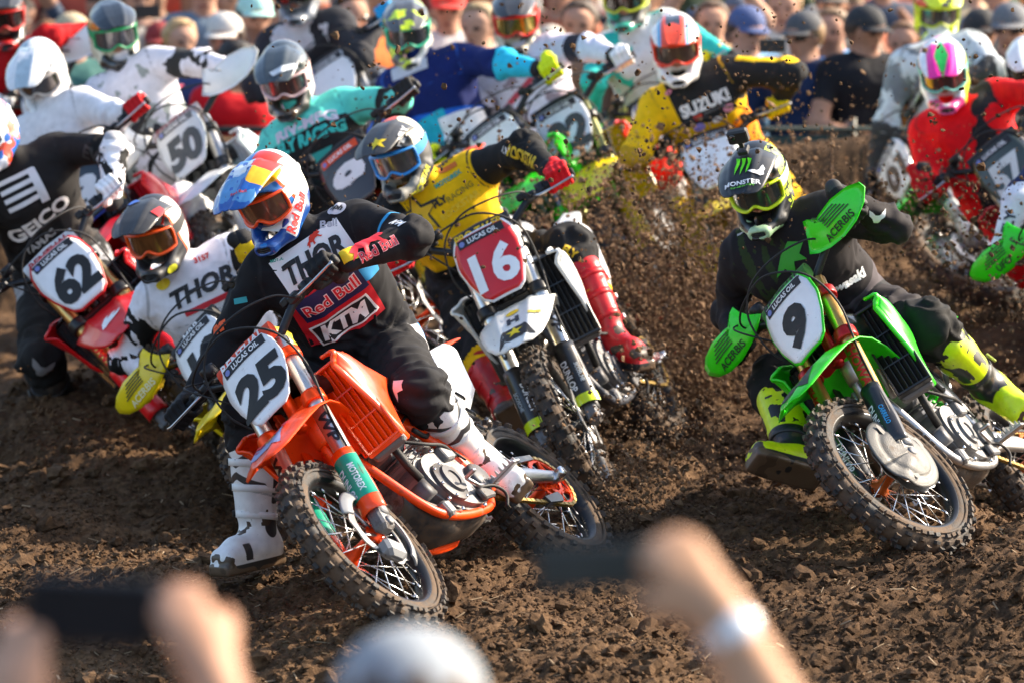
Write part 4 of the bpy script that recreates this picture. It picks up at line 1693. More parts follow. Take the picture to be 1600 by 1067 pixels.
# ---- helmet (x forward, y to the wearer's left, z up)
def helmet_shell():
    def fn(Q):
        Y = np.abs(Q[:, 1])
        Qs = np.stack([Q[:, 0], Y, Q[:, 2]], -1)
        d = ellips(Q, (-.014, 0, .035), (.148, .114, .126))
        d = smin(d, ellips(Q, (-.03, 0, -.045), (.112, .106, .098)), .05)
        d = smin(d, cone(Qs, (-.005, .084, -.075), (.095, .066, -.108), .034, .027), .022)
        d = smin(d, cone(Qs, (.095, .066, -.108), (.178, .018, -.104), .027, .025), .018)
        d = smin(d, cone(Qs, (.178, .018, -.104), (.190, .0, -.098), .026, .026), .014)
        d = smin(d, cone(Qs, (.02, .088, -.045), (.12, .062, -.088), .022, .015), .015)
        # spine ridge, side ridges
        d = smin(d, cone(Q, (.06, 0, .142), (-.135, 0, .075), .022, .018), .02)
        d = smin(d, cone(Qs, (.05, .088, .085), (-.12, .075, .03), .014, .012), .015)
        # eye port and neck opening
        port = ellips(Q, (.135, 0, .012), (.120, .116, .074))
        d = -smin(-d, port, .006)
        slot = cone(Qs, (.185, .0, -.098), (.185, .024, -.100), .011, .010) if False else cone(Qs, (.212, .0, -.098), (.206, .022, -.100), .014, .012)
        d = -smin(-d, slot, .004)
        neck = ellips(Q, (-.015, 0, -.155), (.10, .085, .075))
        d = -smin(-d, neck, .02)
        return d
    vs, fs = nets(fn, (-.19, -.15, -.17), (.25, .15, .20), .0052)
    return relax(vs, fs, 2, .4), fs
HV, HF = helmet_shell()
def visor_fn(u, v):
    cl = [(.010, .166, .098, .072), (.07, .172, .106, .056), (.13, .166, .106, .042), (.19, .156, .098, .032), (.24, .142, .084, .024), (.266, .133, .064, .015), (.273, .130, .036, .005)]
    n = len(cl) - 1
    i = min(int(u * n + 1e-6), n - 1)
    t = u * n - i
    x, z, w, d = [cl[i][k] * (1 - t) + cl[i + 1][k] * t for k in range(4)]
    s = v * 2 - 1
    ridge = .007 * max(0, 1 - abs(abs(s) - .42) / .12) - .006 * max(0, 1 - abs(s) / .3) * (1 - u)
    return Vector((x - .035 * (1 - u) * abs(s) ** 2, -s * w, z - d * abs(s) ** 2.2 + ridge))
def lens_edge():
    pts = []
    n = 40
    def top(p):
        return .062 - .012 * (p / 64) ** 2
    def bot(p):
        return -.040 + .026 * math.exp(-(p / 13) ** 2) + .014 * (abs(p) / 64) ** 3
    return top, bot
def lens_pt(p, z, o=0.0):
    a = R(p)
    return Vector((.008 + (.122 + o) * math.cos(a) - .10 * (z - .01) ** 2 * 4, (.109 + o) * math.sin(a), z))
def g_lens():
    top, bot = lens_edge()
    m = MB()
    m.grid(lambda u, v: lens_pt(-60 + 120 * u, bot(-60 + 120 * u) + (top(-60 + 120 * u) - bot(-60 + 120 * u)) * v), 30, 8)
    return m
def g_goggle_frame():
    top, bot = lens_edge()
    m = MB()
    pts = [lens_pt(p, top(p), .004) for p in range(-62, 63, 4)] + [lens_pt(64, z, .004) for z in (.03, .0)] + [lens_pt(p, bot(p), .004) for p in range(62, -63, -4)] + [lens_pt(-64, z, .004) for z in (.0, .03)]
    pts.append(pts[0])
    m.tube(pts, [(.0085, .006)] * len(pts), 8)
    # skirt behind the lens
    m.grid(lambda u, v: lens_pt(-66 + 132 * u, bot(-66 + 132 * u) - .004 if v < .5 else top(-66 + 132 * u) + .004, -.02 if v in (0, 1) else -.006), 24, 1)
    return m
def g_strap():
    m = MB()
    def f(u, v):
        a = R(58) + (R(302) - R(58)) * u
        z = .004 + .046 * v
        k = 1.025
        return Vector((-.014 + .148 * k * math.cos(a) * math.sqrt(max(.05, 1 - ((z - .035) / .132) ** 2)), .116 * k * math.sin(a) * math.sqrt(max(.05, 1 - ((z - .035) / .132) ** 2)), z))
    m.grid(f, 40, 3, .0)
    return m
def g_face():
    m = MB()
    m.lathe([(0, .09), (.045, .08), (.075, .05), (.088, 0), (.085, -.04), (.065, -.09), (.04, -.11), (0, -.115)], (.012, 0, 0), (0, 0, 1), 24)
    m.tube([(.095, 0, .02), (.112, 0, -.022), (.104, 0, -.032)], [.009, .014, .010], 10)
    m.tube([(.088, .025, -.058), (.098, 0, -.056), (.088, -.025, -.058)], [.005, .008, .005], 8)
    return m
def g_chin_vent():
    m = MB()
    for k in range(3):
        z = -.106 + .008 * k
        m.tube([(.192, .030, z), (.203, 0, z + .002), (.192, -.030, z)], [(.006, .004)] * 3, 6)
    return m
def helmet(parent, root_loc, J, face, spec, key):
    """face = (yaw to picture left, pitch down, roll to picture left)"""
    yaw, pit, roll = face
    f0 = Vector((-math.sin(R(yaw)) * math.cos(R(pit)), -math.cos(R(yaw)) * math.cos(R(pit)), -math.sin(R(pit))))
    up0 = Vector((0, 0, 1))
    left = up0.cross(f0).normalized()
    up = f0.cross(left)
    Mr = Matrix((f0, left, up)).transposed()
    Mr = Matrix.Rotation(R(roll), 3, f0) @ Mr
    T = Matrix.Translation(J['head'] - root_loc) @ Mr.to_4x4() @ Matrix.Scale(spec.get('size', .93), 4)
    x, y, z = HV.T
    c = dict(x=x, y=y, z=z, n=fbm(HV * 14, 3, len(key) + 3), n2=fbm(HV * 28, 3, 7))
    ly = spec.get('layers', [])
    att = {'m%d' % i: fn(c) for i, (col, fn) in enumerate(ly)}
    sh = link('helmet', np_mesh('helmet', HV, HF, layered('helmet_paint', spec['base'], [a for a, _ in ly], spec.get('rough', .32), spec.get('coat', .55), mud=spec.get('mud', .2), weave=False), att), parent, T)
    vm = MB().grid(visor_fn, 22, 22, .004)
    vv = np.array(vm.v)
    cv = dict(x=vv[:, 0], y=vv[:, 1], z=vv[:, 2], n=fbm(vv * 14, 3, len(key) + 3), n2=fbm(vv * 28, 3, 7))
    vl = spec.get('visor_layers', [])
    me = vm.mesh('visor', layered('visor_paint', spec.get('visor', spec['base']), [a for a, _ in vl], spec.get('rough', .32), spec.get('coat', .5), mud=spec.get('mud', .2), weave=False))
    for i, (col, fn) in enumerate(vl):
        a_ = me.attributes.new('m%d' % i, 'FLOAT', 'POINT')
        a_.data.foreach_set('value', np.asarray(fn(cv), np.float32))
    vi = link('visor', me, sh)
    if spec.get('vents', True):
        vb = MB()
        for s in (1, -1):
            for (u0, u1, w0, w1) in ((.30, .44, .66, .80), (.10, .22, .60, .72)):
                q = [visor_fn(u0, .5 + s * (w0 - .5)), visor_fn(u1, .5 + s * (w0 - .44)), visor_fn(u1, .5 + s * (w1 - .5)), visor_fn(u0, .5 + s * (w1 - .5))]
                q = [p + Vector((0, 0, .0022)) for p in q]
                vb.raw(q, [(0, 1, 2, 3) if s < 0 else (3, 2, 1, 0)], 0, False)
        vb.build('visor_vents', M_BLKP, vi)['kind'] = 'stuff'
    gf = link('goggle_frame', mesh_of('goggle_frame', g_goggle_frame, mat('goggle_frame', spec.get('goggle', BLK), .4, coat=.2, mud=.08)), sh)
    link('goggle_lens', mesh_of('goggle_lens', g_lens, mat('goggle_lens', spec.get('lens', (.03, .022, .018)), .06, spec.get('lens_metal', .35), coat=1.0, mud=.06, var=.25)), gf)
    link('goggle_strap', mesh_of('goggle_strap', g_strap, mat('goggle_strap', spec.get('strap', spec.get('goggle', BLK)), .7)), gf)
    link('face', mesh_of('face', g_face, mat('face_skin', spec.get('skin', (.42, .22, .15)), .55)), sh)
    link('chin_vent', mesh_of('chin_vent', g_chin_vent, M_BLKP), sh)
    return sh, vi

# ---- boot
def boot(parent, root_loc, J, s, spec):
    an, kn, to = J[s + 'a'], J[s + 'k'], J[s + 't']
    zz = (kn - an).normalized()
    fx = (to - an)
    fx = (fx - zz * fx.dot(zz) * .75)
    if fx.length < .02:
        fx = Vector((0, -1, 0)) - zz * zz.dot(Vector((0, -1, 0)))
    fx.normalize()
    xx = (fx - zz * fx.dot(zz)).normalized()
    yy = zz.cross(xx)
    M3 = Matrix((xx, yy, zz)).transposed()
    fl = Vector((fx.dot(xx), 0, fx.dot(zz)))      # foot direction in boot frame
    dn = Vector((fl.z, 0, -fl.x))                 # sole direction
    F, Dn = np.array(fl, np.float32), np.array(dn, np.float32)
    O = np.zeros(3, np.float32)
    def fn(Q):
        d = cone(Q, (0, 0, -.01), (-.012, 0, .20), .058, .072)
        d = smin(d, cone(Q, (-.012, 0, .20), (-.004, 0, .315), .072, .083), .03)
        d = smin(d, cone(Q, (.03, 0, .10), (.045, 0, .29), .045, .050), .03)      # shin plate
        a = O + Dn * .02
        d = smin(d, cone(Q, a - F * .035, a + F * .11, .055, .045), .035)
        for k in (.022, -.022):
            b = O + Dn * .042 + np.array((0, k, 0), np.float32)
            d = smin(d, cone(Q, b - F * .04, b + F * .16, .040, .033), .025)
        # sole slab
        q = np.stack([Q @ F, Q[:, 1], Q @ Dn], -1) - np.array((.055, 0, .078), np.float32)
        hw = .046 - .010 * np.clip((q[:, 0] - .08) / .08, 0, 1) - .006 * np.clip((-q[:, 0] - .05) / .08, 0, 1)
        e = np.stack([np.abs(q[:, 0]) - .135, np.abs(q[:, 1]) - hw, np.abs(q[:, 2]) - .013], -1)
        d2 = np.linalg.norm(np.maximum(e, 0), axis=1) + np.minimum(e.max(1), 0) - .008
        d = smin(d, d2, .008)
        top = Q[:, 2] - .345 - Q[:, 0] * .25
        return np.maximum(d, top)
    vs, fs = nets(fn, (-.16, -.13, -.22), (.27, .13, .38), .0075)
    vs = relax(vs, fs, 1, .4)
    q = np.stack([vs @ F, vs[:, 1], vs @ Dn], -1)
    c = dict(x=vs[:, 0], y=vs[:, 1], z=vs[:, 2], f=q[:, 0], d=q[:, 2], n=fbm(vs * 16, 3, 4))
    sole = c['d'] - .064
    lay = [(spec.get('trim', BLK), lambda c: np.minimum(.022 - np.abs(c['y']), -(c['x'] + .015))), (spec.get('cuff', spec.get('trim', BLK)), lambda c: c['z'] - .315 - c['x'] * .25)] + spec.get('layers', []) + [(spec.get('sole', (.02, .02, .02)), lambda c: sole), (MUD, lambda c: c['d'] - .058 + c['n'] * .030 - .012), (tuple(v * .6 for v in MUD), lambda c: AND(c['n'] - .52, .10 - c['z']))]
    att = {'m%d' % i: fn_(c) for i, (col, fn_) in enumerate(lay)}
    T = Matrix.Translation(an - root_loc) @ M3.to_4x4()
    ob = link('boot', np_mesh('boot', vs, fs, layered('boot_shell', spec['base'], [a for a, _ in lay], .42, .15, mud=spec.get('mud', .42), weave=False, mscale=8), att), parent, T)
    # buckle straps
    for z, r in ((.25, .082), (.165, .074), (.075, .066)):
        if z not in spec.get('straps', (.25, .165, .075)):
            continue
        m = MB()
        def f(u, v, z=z, r=r):
            a = -R(100) + R(250) * u
            k = 1.0 + (.30 * max(0, math.cos(a)) if z > .07 else .5 * max(0, math.cos(a)))
            return Vector((-.008 + math.cos(a) * r * k, math.sin(a) * r * 1.02, z + (v - .5) * .024 + .012 * math.cos(a)))
        m.grid(f, 18, 2, .004)
        so = m.build('strap', mat('boot_strap', spec.get('strap', spec['base']), .45, mud=.3), ob)
        sy = 1 if s == 'L' else -1
        MB().box((.012, sy * (r * 1.06 + .006), z + .006), (.045, .010, .022), bev=.003).build('buckle', mat('boot_buckle', spec.get('buckle', BLK), .4, .2), so)
    return ob

PEOPLE = {}
def rider(key, label, pose, spec, bikekey=None, feet=(), vox=.012, grips='LR', scale=1.0, group='racers on dirt bikes', fixed=None):
    near = {}
    gp = {}
    if bikekey:
        for s, sy in (('L', 1), ('R', -1)):
            a, b = bpt(bikekey, (1.0, sy * .400, 1.168), True), bpt(bikekey, (1.0105, sy * .29, 1.170), True)
            gp[s] = (a.lerp(b, .45), (a - b).normalized())
    for s in grips:
        if s in gp:
            near[s + 'w'] = (gp[s][0], .095)
            if s + 'w' not in pose:
                pose[s + 'w'] = gp[s][0] + Vector((0, .08, .03))
    fx = dict(fixed or {})
    for s in feet:
        sy = 1 if s == 'L' else -1
        p = bpt(bikekey, (.565, sy * .20, .365))
        up = (bpt(bikekey, (.565, sy * .2, 1.365)) - p).normalized()
        fwd = (bpt(bikekey, (1.565, sy * .2, .365)) - p).normalized()
        fx[s + 'a'] = p + up * .10 - fwd * .06
        fx[s + 't'] = fx[s + 'a'] + fwd * .155 - up * .045
    J = solve_pose(pose, fx, near, scale)
    e = lens(J)
    if e:
        print('pose', key, e)
    base = Vector((J['pelvis'].x, J['pelvis'].y, min(J[k].z for k in J if k in ('La', 'Ra', 'pelvis')) - .09))
    root = thing('person', label, 'person', Matrix.Translation(base), group)
    vs, fs, c = body_mesh(J, spec.get('fat', 1.0), vox, True, spec.get('wrinkle', 1.0), zlib.crc32(key.encode()) % 97)
    sm = spec.get('seam', tuple(min(.6, v * .55 + .012) for v in spec['jersey']))
    seams = [(sm, lambda c: OR(AND(.0028 - np.abs(c['arms']), -c['legs']), AND(.0022 - np.abs(c['s'] - .93) * .28, c['arms']), AND(.0022 - np.abs(c['s'] - 1.12) * .26, c['arms']), AND(.0030 - np.abs(c['l'] - .66) * .42, c['legs']), AND(.0030 - np.abs(c['l'] - .93) * .42, c['legs']), AND(.0025 - np.abs(c['v'] - .80) * .5 + np.abs(c['u']) * 0, -c['arms'], -c['legs']))),
             (spec.get('cuff', (.02, .02, .022)), lambda c: OR(AND(c['arms'], c['s'] - 1.9), AND(.012 - np.abs(c['legs'] - .004), -c['arms'] - .02)))]
    lay = [(spec['pants'], lambda c: c['legs'])] + spec.get('layers', []) + seams
    att = {'m%d' % i: fn(c) for i, (col, fn) in enumerate(lay)}
    body = link('body', np_mesh('body', vs - np.array(base), fs, layered('riding_gear', spec['jersey'], [a for a, _ in lay], .82, mud=spec.get('mud', .08)), att), root)
    for s in 'LR':
        if s in gp and s in grips:
            G, ax = gp[s]
            X = (G - J[s + 'w'])
            X = (X - ax * X.dot(ax)).normalized()
            Yv = ax if s == 'L' else -ax
            Z = X.cross(Yv)
            T = Matrix.Translation(G - base) @ Matrix((X, Yv, Z)).transposed().to_4x4() @ Matrix.Rotation(R(-14), 4, 'Y')
        else:
            if s + 'w' not in J:
                continue
            X = (J[s + 'w'] - J[s + 'e']).normalized()
            Yv = X.cross(Vector((0, 0, 1))).normalized() * (1 if s == 'L' else -1)
            Yv = Yv if s == 'L' else -Yv
            Z = X.cross(Yv)
            T = Matrix.Translation(J[s + 'w'] + X * .09 - base) @ Matrix((X, Yv, Z)).transposed().to_4x4()
        link('glove', hand_mesh(s == 'R', spec.get('glove', BLK), spec.get('glove2', spec.get('glove', BLK))), root, T)
    hs, vi = helmet(root, base, J, spec['face'], spec['helmet'], key)
    if 'boots' in spec:
        for s in spec.get('show_boots', 'LR'):
            if s + 'a' in J:
                boot(root, base, J, s, spec['boots'])
    PEOPLE[key] = dict(J=J, root=root, body=body, helmet=hs, visor=vi, base=base, c=c)
    return PEOPLE[key]
# ------------------------------------------------------------------ the racers
ORANGE = C('#ff4a04')
WHITE = C('#ececec')
REDC = C('#d8141c')
YEL = C('#f2c40c')
LIME = C('#d3ea0a')
GREEN = C('#28d40e')
TEAL = C('#27c0b4')
NAVY = C('#141d44')
INKB = (.012, .012, .014)
_surf = {}
def S_(key, part):
    k = (key, part)
    if k not in _surf:
        p = PEOPLE[key]
        _surf[k] = Surf([p[part]]) if part != 'head' else Surf([p['helmet'], p['visor']])
    return _surf[k]
def pr(key, part, sh, a, b, color, name='lettering', **kw):
    P = PEOPLE[key]
    par = P['helmet'] if part == 'head' else P[part]
    sh = text2d(sh, kw.pop('bold', .04), kw.pop('shear', .0), kw.pop('spacing', 1.0)) if isinstance(sh, str) else sh
    return S_(key, part).mark(sh, a, b, material=ink(color), parent=par, name=name, **kw)
BOX = lambda h: shape2d([rect(1, h)], .09)
def band(c, lo, hi, x):
    return np.minimum(x - lo, hi - x)
AND = lambda *a: np.minimum.reduce(a)
OR = lambda *a: np.maximum.reduce(a)

# ---- number 25, orange
bike('25', (.293, 15.812, .096, -109.7, 45.7, -2.9, 1.4), 'orange dirt bike with number 25 plate, leaning hard in front', dict(
    plastic=ORANGE, number='25', frame=ORANGE, clamp=C('#ff4a04'), hub=C('#ff4a04'), disc_guard='crescent', nh=.158, nw=.222, fork_text=('WP', C('#262a30'), .13), fork=(.72, .70, .66),
    guard_text=[('DUNLOP', C('#f5f5f5'), .17, .024, -.45), ('MOTOREX', C('#f5f5f5'), .18, .018, .45)], guard_bands=[(.10, .28, C('#159a7c'))], pad=C('#d8401a'), pad_text=('RENTHAL', WHITE), side=WHITE, engine=(.09, .09, .095), mud=.3))
fender_mark('25', shape2d([[(-.5, -.5), (.5, -.5), (.42, .2), (.2, .5), (-.2, .5), (-.42, .2)]], .08), 1.49, 0, .15, C('#8d93b8'), .20, lift=.002)
fender_mark('25', shape2d([oval(1, 1)], .1), 1.45, 0, .06, C('#f2b60c'), lift=.003)
fender_mark('25', shape2d([BULL], .1), 1.45, .042, .085, C('#d0202c'), lift=.004)
fender_mark('25', shape2d([[(-x, y) for x, y in BULL]], .1), 1.45, -.042, .085, C('#d0202c'), lift=.0042)
fender_mark('25', text2d('Red Bull', .04), 1.51, 0, .10, C('#c81c30'), lift=.004)
P25 = dict(head=(418, 300, 15.40), neck=(482, 388, 15.62), Ls=(566, 338, 15.62), Rs=(415, 425, 15.7), Le=(650, 372, 15.5), Re=(350, 545, 15.75), pelvis=(578, 562, 16.0), Lh=(612, 550, 15.95), Rh=(540, 590, 16.1),
           Lk=(655, 612, 15.50), La=(742, 712, 15.58), Lt=(795, 745, 15.45), Rk=(395, 650, 15.65), Ra=(402, 838, 15.7), Rt=(350, 868, 15.5))
H25 = dict(base=C('#2878c4'), goggle=C('#ff5410'), lens=(.16, .08, .05), visor=C('#4f8fc4'), strap=C('#e8e4e0'), layers=[
    (C('#e9e6e0'), lambda c: AND(-c['x'] + .03 + c['z'] * .3, c['y'] - .01, c['z'] + .12)),
    (C('#f05a1c'), lambda c: AND(.006 - np.abs(-c['x'] + .03 + c['z'] * .3), c['y'] - .01, c['z'] + .03)),
    (C('#c9d6e2'), lambda c: AND(c['n'] - .25, -c['y'] + .02)),
    (C('#f0b010'), lambda c: AND(c['y'] - .012, .10 - c['y'], c['x'] + .0, .11 - c['x'], c['z'] - .09)),
    (C('#e03018'), lambda c: AND(c['y'] - .004, c['x'] + .07, .03 - c['x'] + c['n'] * .01, c['z'] - .10, .085 - c['y'])),
    (C('#164a94'), lambda c: AND(-c['z'] - .045, c['n'] * .04 + .02))],
    visor_layers=[(C('#b9cfe0'), lambda c: c['n'] - .02), (C('#e4ecf0'), lambda c: c['n'] - .30), (C('#1c5cae'), lambda c: np.abs(c['n2']) - .42), (C('#f0b010'), lambda c: AND(c['y'] - .042, .15 - c['x'], c['x'] - .06)), (C('#e03018'), lambda c: AND(c['y'] - .03, .06 - c['x'])), (C('#1d57a6'), lambda c: AND(c['y'] - .03, c['x'] - .15, .17 - c['x'])), (C('#1d57a6'), lambda c: AND(c['x'] - .245 - c['n'] * .01, .02 - np.abs(c['y']) + .07))])
rider('25', 'rider in black and red jersey with blue patterned helmet on the number 25 bike', P25, dict(
    jersey=(.010, .010, .012), pants=(.014, .014, .016), face=(22, 30, 16), fat=1.09, mud=.06,
    layers=[(C('#b9b9bb'), lambda c: AND(c['legs'], .02 - np.abs(c['l'] - .12) * .43)),
            (C('#2f86c8'), lambda c: AND(c['legs'], .018 - np.abs(c['l'] - .03) * .43)),
            (C('#c01828'), lambda c: AND(c['legs'], .008 - np.abs(c['l'] + .05) * .43)),
            (C('#3a9bd0'), lambda c: AND(c['arms'], c['armL'], .005 - np.abs(c['sL'] - .62) * .28))],
    glove=(.012, .012, .013), glove2=(.03, .03, .035), boots=dict(base=C('#e6e6e4'), mud=.28, trim=(.02, .02, .02), layers=[((.03, .03, .032), lambda c: AND(.016 - np.abs(c['x'] + .022), np.abs(c['y']) - .03, c['z'] - .115)), ((.03, .03, .032), lambda c: AND(.042 - np.hypot((c['x'] + .012) * 1.35, c['z'] - .045), np.abs(c['y']) - .03)), ((.03, .03, .032), lambda c: AND(.013 - np.abs(np.abs(c['z'] - .235) - .018 - np.abs(c['y']) * .6), c['x'] - .02)), ((.03, .03, .032), lambda c: AND(.016 - np.abs(c['f'] - .10), .055 - c['d'], c['d'] - .0)), ((.45, .45, .45), lambda c: .004 - np.abs(c['z'] - .145 - c['x'] * .3))]), helmet=H25), '25', vox=.010)
k = '25'
pr(k, 'body', BOX(.58), (440, 442), (545, 370), WHITE, 'jersey_panel')
pr(k, 'body', 'THOR', (449, 434), (534, 378), INKB, shear=.25, bold=.06, lift=.0055, aspect=1.25)
pr(k, 'body', BOX(.82), (468, 512), (584, 454), C('#c81626'), 'jersey_panel')
pr(k, 'body', BOX(.55), (540, 440), (592, 412), C('#2490cc'), 'jersey_panel', lift=.0035)
pr(k, 'body', BOX(.42), (470, 494), (566, 434), C('#1a1f4e'), 'jersey_panel', lift=.0050)
pr(k, 'body', 'Red Bull', (476, 491), (560, 438), C('#f4e8e8'), bold=.085, lift=.0062)
pr(k, 'body', 'Red Bull', (477, 490.5), (559, 438.5), C('#d41c30'), bold=.02, lift=.0076)
pr(k, 'body', BOX(.42), (494, 527), (582, 471), WHITE, 'jersey_panel', lift=.0050)
pr(k, 'body', BOX(.38), (497, 525), (579, 473), INKB, 'jersey_panel', lift=.0062)
pr(k, 'body', 'KTM', (501, 522), (575, 475), WHITE, bold=.07, shear=.25, lift=.0075, aspect=1.0)
pr(k, 'body', shape2d([BULL], .08), (544, 396), (600, 366), C('#d41c30'), 'bull_emblem', lift=.005)
pr(k, 'body', BOX(.9), (533, 402), (556, 392), C('#f2c40c'), 'sleeve_patch', lift=.0035)
pr(k, 'body', 'Red Bull', (562, 404), (620, 374), C('#e8a8b0'), bold=.07, lift=.004)
pr(k, 'body', 'Red Bull', (563, 403.5), (619, 374.5), C('#c81c30'), bold=.015, lift=.0055)
pr(k, 'body', 'AMA PRO', (511, 304), (547, 308), C('#d8dcea'), bold=.05)
pr(k, 'body', shape2d([oval(1, .9)], .15), (513, 323), (539, 329), C('#b8b8c0'), 'shoulder_badge')
pr(k, 'body', 'hph', (517, 324), (535, 328), INKB, bold=.06, lift=.005)
pr(k, 'body', 'Bell', (500, 352), (527, 348), C('#a8aab2'), bold=.05)
pr(k, 'body', 'MOTUL', (423, 410), (443, 404), C('#2fa08e'), bold=.06)
pr(k, 'body', 'KTM', (612, 345), (630, 352), WHITE, bold=.06, shear=.25)
pr(k, 'body', shape2d([BULL], .08), (480, 386), (500, 362), C('#d43010'), 'bull_emblem', lift=.006)
pr(k, 'body', BOX(.4), (366, 472), (386, 468), C('#2a9aa0'), 'sleeve_patch')
pr(k, 'body', 'FMF', (332, 520), (352, 505), C('#f05a20'), bold=.1, shear=.2)
pr(k, 'body', shape2d([[(-.5, .3), (.1, .5), (.5, .1), (.2, -.1), (.3, -.5), (-.1, -.1), (-.3, .1)]], .2), (608, 604), (628, 612), C('#d8d8d8'), 'knee_emblem', aspect=1.2)
pr(k, 'head', BOX(.34), (452, 366), (474, 300), WHITE, 'helmet_panel', lift=.002)
pr(k, 'head', 'Red Bull', (453, 364), (474, 302), C('#d82020'), bold=.05, lift=.0035)
pr(k, 'head', 'Red Bull', (360, 305), (384, 297), C('#c83040'), bold=.04, lift=.004)
pr(k, 'head', shape2d([STAR], .3), (372, 268), (392, 262), C('#dfe8ee'), 'visor_star', lift=.004)

# ---- number 16, white with red plate
bike('16', (.659, 18.549, .121, -101.7, 31.1, 1.7, 6.8), 'white dirt bike with red number 16 plate', dict(
    plastic=C('#e4e4de'), number='16', plate=C('#d4141e'), plate_edge=WHITE, digit=C('#f2f2f2'), nbold=.055, nspace=1.08, nshear=.05, nh=.165, nw=.185, frame=(.05, .055, .07), clamp=(.02, .02, .02), hub=(.05, .05, .05), fork=(.74, .73, .68), fork_text=('WP', C('#2a2a30'), .13),
    guard=(.018, .018, .018), guard_text=[('DUNLOP', C('#f5f5f5'), .17, .024, -.45), ('SCOSCHE', C('#aab4ba'), .17, .014, .45)], guard_bands=[(.045, .085, LIME)], louver=(.02, .02, .02), pad=(.02, .02, .02), pad_text=('PRO TAPER', YEL), mud=.30, seat=(.02, .02, .02)))
fender_mark('16', text2d('H', .08), 1.46, 0, .05, C('#26303c'), lift=.003)
fender_mark('16', shape2d([oval(1, .8)], .15), 1.38, 0, .055, C('#d8b410'), lift=.003)
fender_mark('16', shape2d([[(-.5, -.5), (.5, -.5), (.3, .5), (-.3, .5)]], .15), 1.575, 0, .15, (.02, .02, .02), .09, lift=.002)
fender_mark('16', shape2d([STAR], .2), 1.57, 0, .07, C('#e8cc10'), lift=.004)
fender_mark('16', shape2d([rect(1, .5)], .2), 1.46, .085, .045, C('#c8b44a'), lift=.003)
P16 = dict(head=(620, 238, 17.95), neck=(676, 318, 18.22), Ls=(762, 252, 18.32), Rs=(618, 325, 18.28), Le=(822, 232, 18.08), Re=(592, 390, 18.12), pelvis=(745, 430, 18.62), Lh=(790, 410, 18.5), Rh=(715, 440, 18.6), Lk=(892, 392, 17.95), La=(958, 530, 18.1), Lt=(995, 575, 17.95),
           Rk=(745, 545, 18.0), Ra=(795, 640, 18.1), Rt=(832, 700, 17.95))
rider('16', 'rider in yellow and black jersey with star helmet and red boots on number 16', P16, dict(
    jersey=(.013, .013, .013), pants=(.016, .016, .017), face=(18, 20, 16), fat=1.04,
    layers=[(C('#efba08'), lambda c: AND(-c['legs'], -c['arms'] + .012, c['v'] - .47 + np.abs(c['u']) * .25)),
            (C('#efba08'), lambda c: AND(c['legs'], band(c, 1.015, 1.9, c['l']) * .4, .08 - c['noise'] * .01))],
    glove=C('#d01018'), glove2=C('#e0242c'), boots=dict(base=C('#cc1016'), cuff=C('#cc1016'), trim=C('#a80c12'), mud=.34, strap=C('#d8141c'), buckle=C('#d8d8d8')),
    helmet=dict(base=(.030, .032, .034), rough=.5, coat=.15, goggle=C('#2a8ad8'), lens=(.10, .09, .085), strap=C('#2a8ad8'), layers=[(C('#e05038'), lambda c: AND(c['z'] - .13 - c['n'] * .02, -c['y'] + .03, .06 - c['x'])), (C('#d8d4b8'), lambda c: AND(c['y'] - .055 + c['n'] * .03, c['z'] - .03, .05 - c['x'])), (C('#8c8a80'), lambda c: AND(-c['z'] - .04, c['x'] - .03, c['n'] + .1))], visor=(.035, .037, .04))), '16', vox=.011)
k = '16'
pr(k, 'head', shape2d([STAR], .2), (575, 232), (603, 218), C('#e6c818'), 'helmet_star', lift=.004)
pr(k, 'head', 'FLY', (621, 228), (632, 205), C('#d8d8d8'), bold=.06, lift=.004)
pr(k, 'head', 'ROCKSTAR', (652, 312), (668, 258), C('#e8dc30'), bold=.06, lift=.0035)
pr(k, 'body', 'AMA PRO', (679, 252), (704, 238), C('#dfe4f0'), bold=.06)
pr(k, 'body', 'WPS', (681, 264), (707, 248), (.02, .02, .02), bold=.06)
pr(k, 'body', BOX(.35), (686, 270), (714, 258), C('#d06a10'), 'sponsor_patch')
pr(k, 'body', 'MOTOREX', (680, 294), (720, 268), C('#2a9a8a'), bold=.06)
pr(k, 'body', 'FLY', (677, 322), (698, 309), (.01, .01, .01), bold=.08, lift=.005)
pr(k, 'body', 'RACING', (699, 314), (738, 286), C('#8a7608'), bold=.02, lift=.005)
pr(k, 'body', 'ROCKSTAR', (690, 342), (748, 300), C('#e8bc10'), bold=.05, lift=.005)
pr(k, 'body', shape2d([STAR], .2), (620, 352), (690, 322), (.02, .02, .02), 'jersey_star', lift=.004)
pr(k, 'body', shape2d([STAR], .2), (626, 351), (684, 326), C('#e8b40c'), 'jersey_star', lift=.0055)
pr(k, 'body', 'GR', (640, 350), (664, 340), (.03, .03, .03), bold=.01, lift=.007)
pr(k, 'body', shape2d([STAR], .2), (736, 232), (762, 226), C('#f0d878'), 'sleeve_star', lift=.004)
pr(k, 'body', 'FLY', (780, 232), (796, 238), C('#e0e0e0'), bold=.06, shear=.2, lift=.004)
pr(k, 'body', 'ROCKSTAR', (802, 236), (838, 256), C('#d8b418'), bold=.05, lift=.004, aspect=1.6)
pr(k, 'body', 'FLY', (880, 388), (902, 400), C('#e8bc10'), bold=.05, lift=.004)

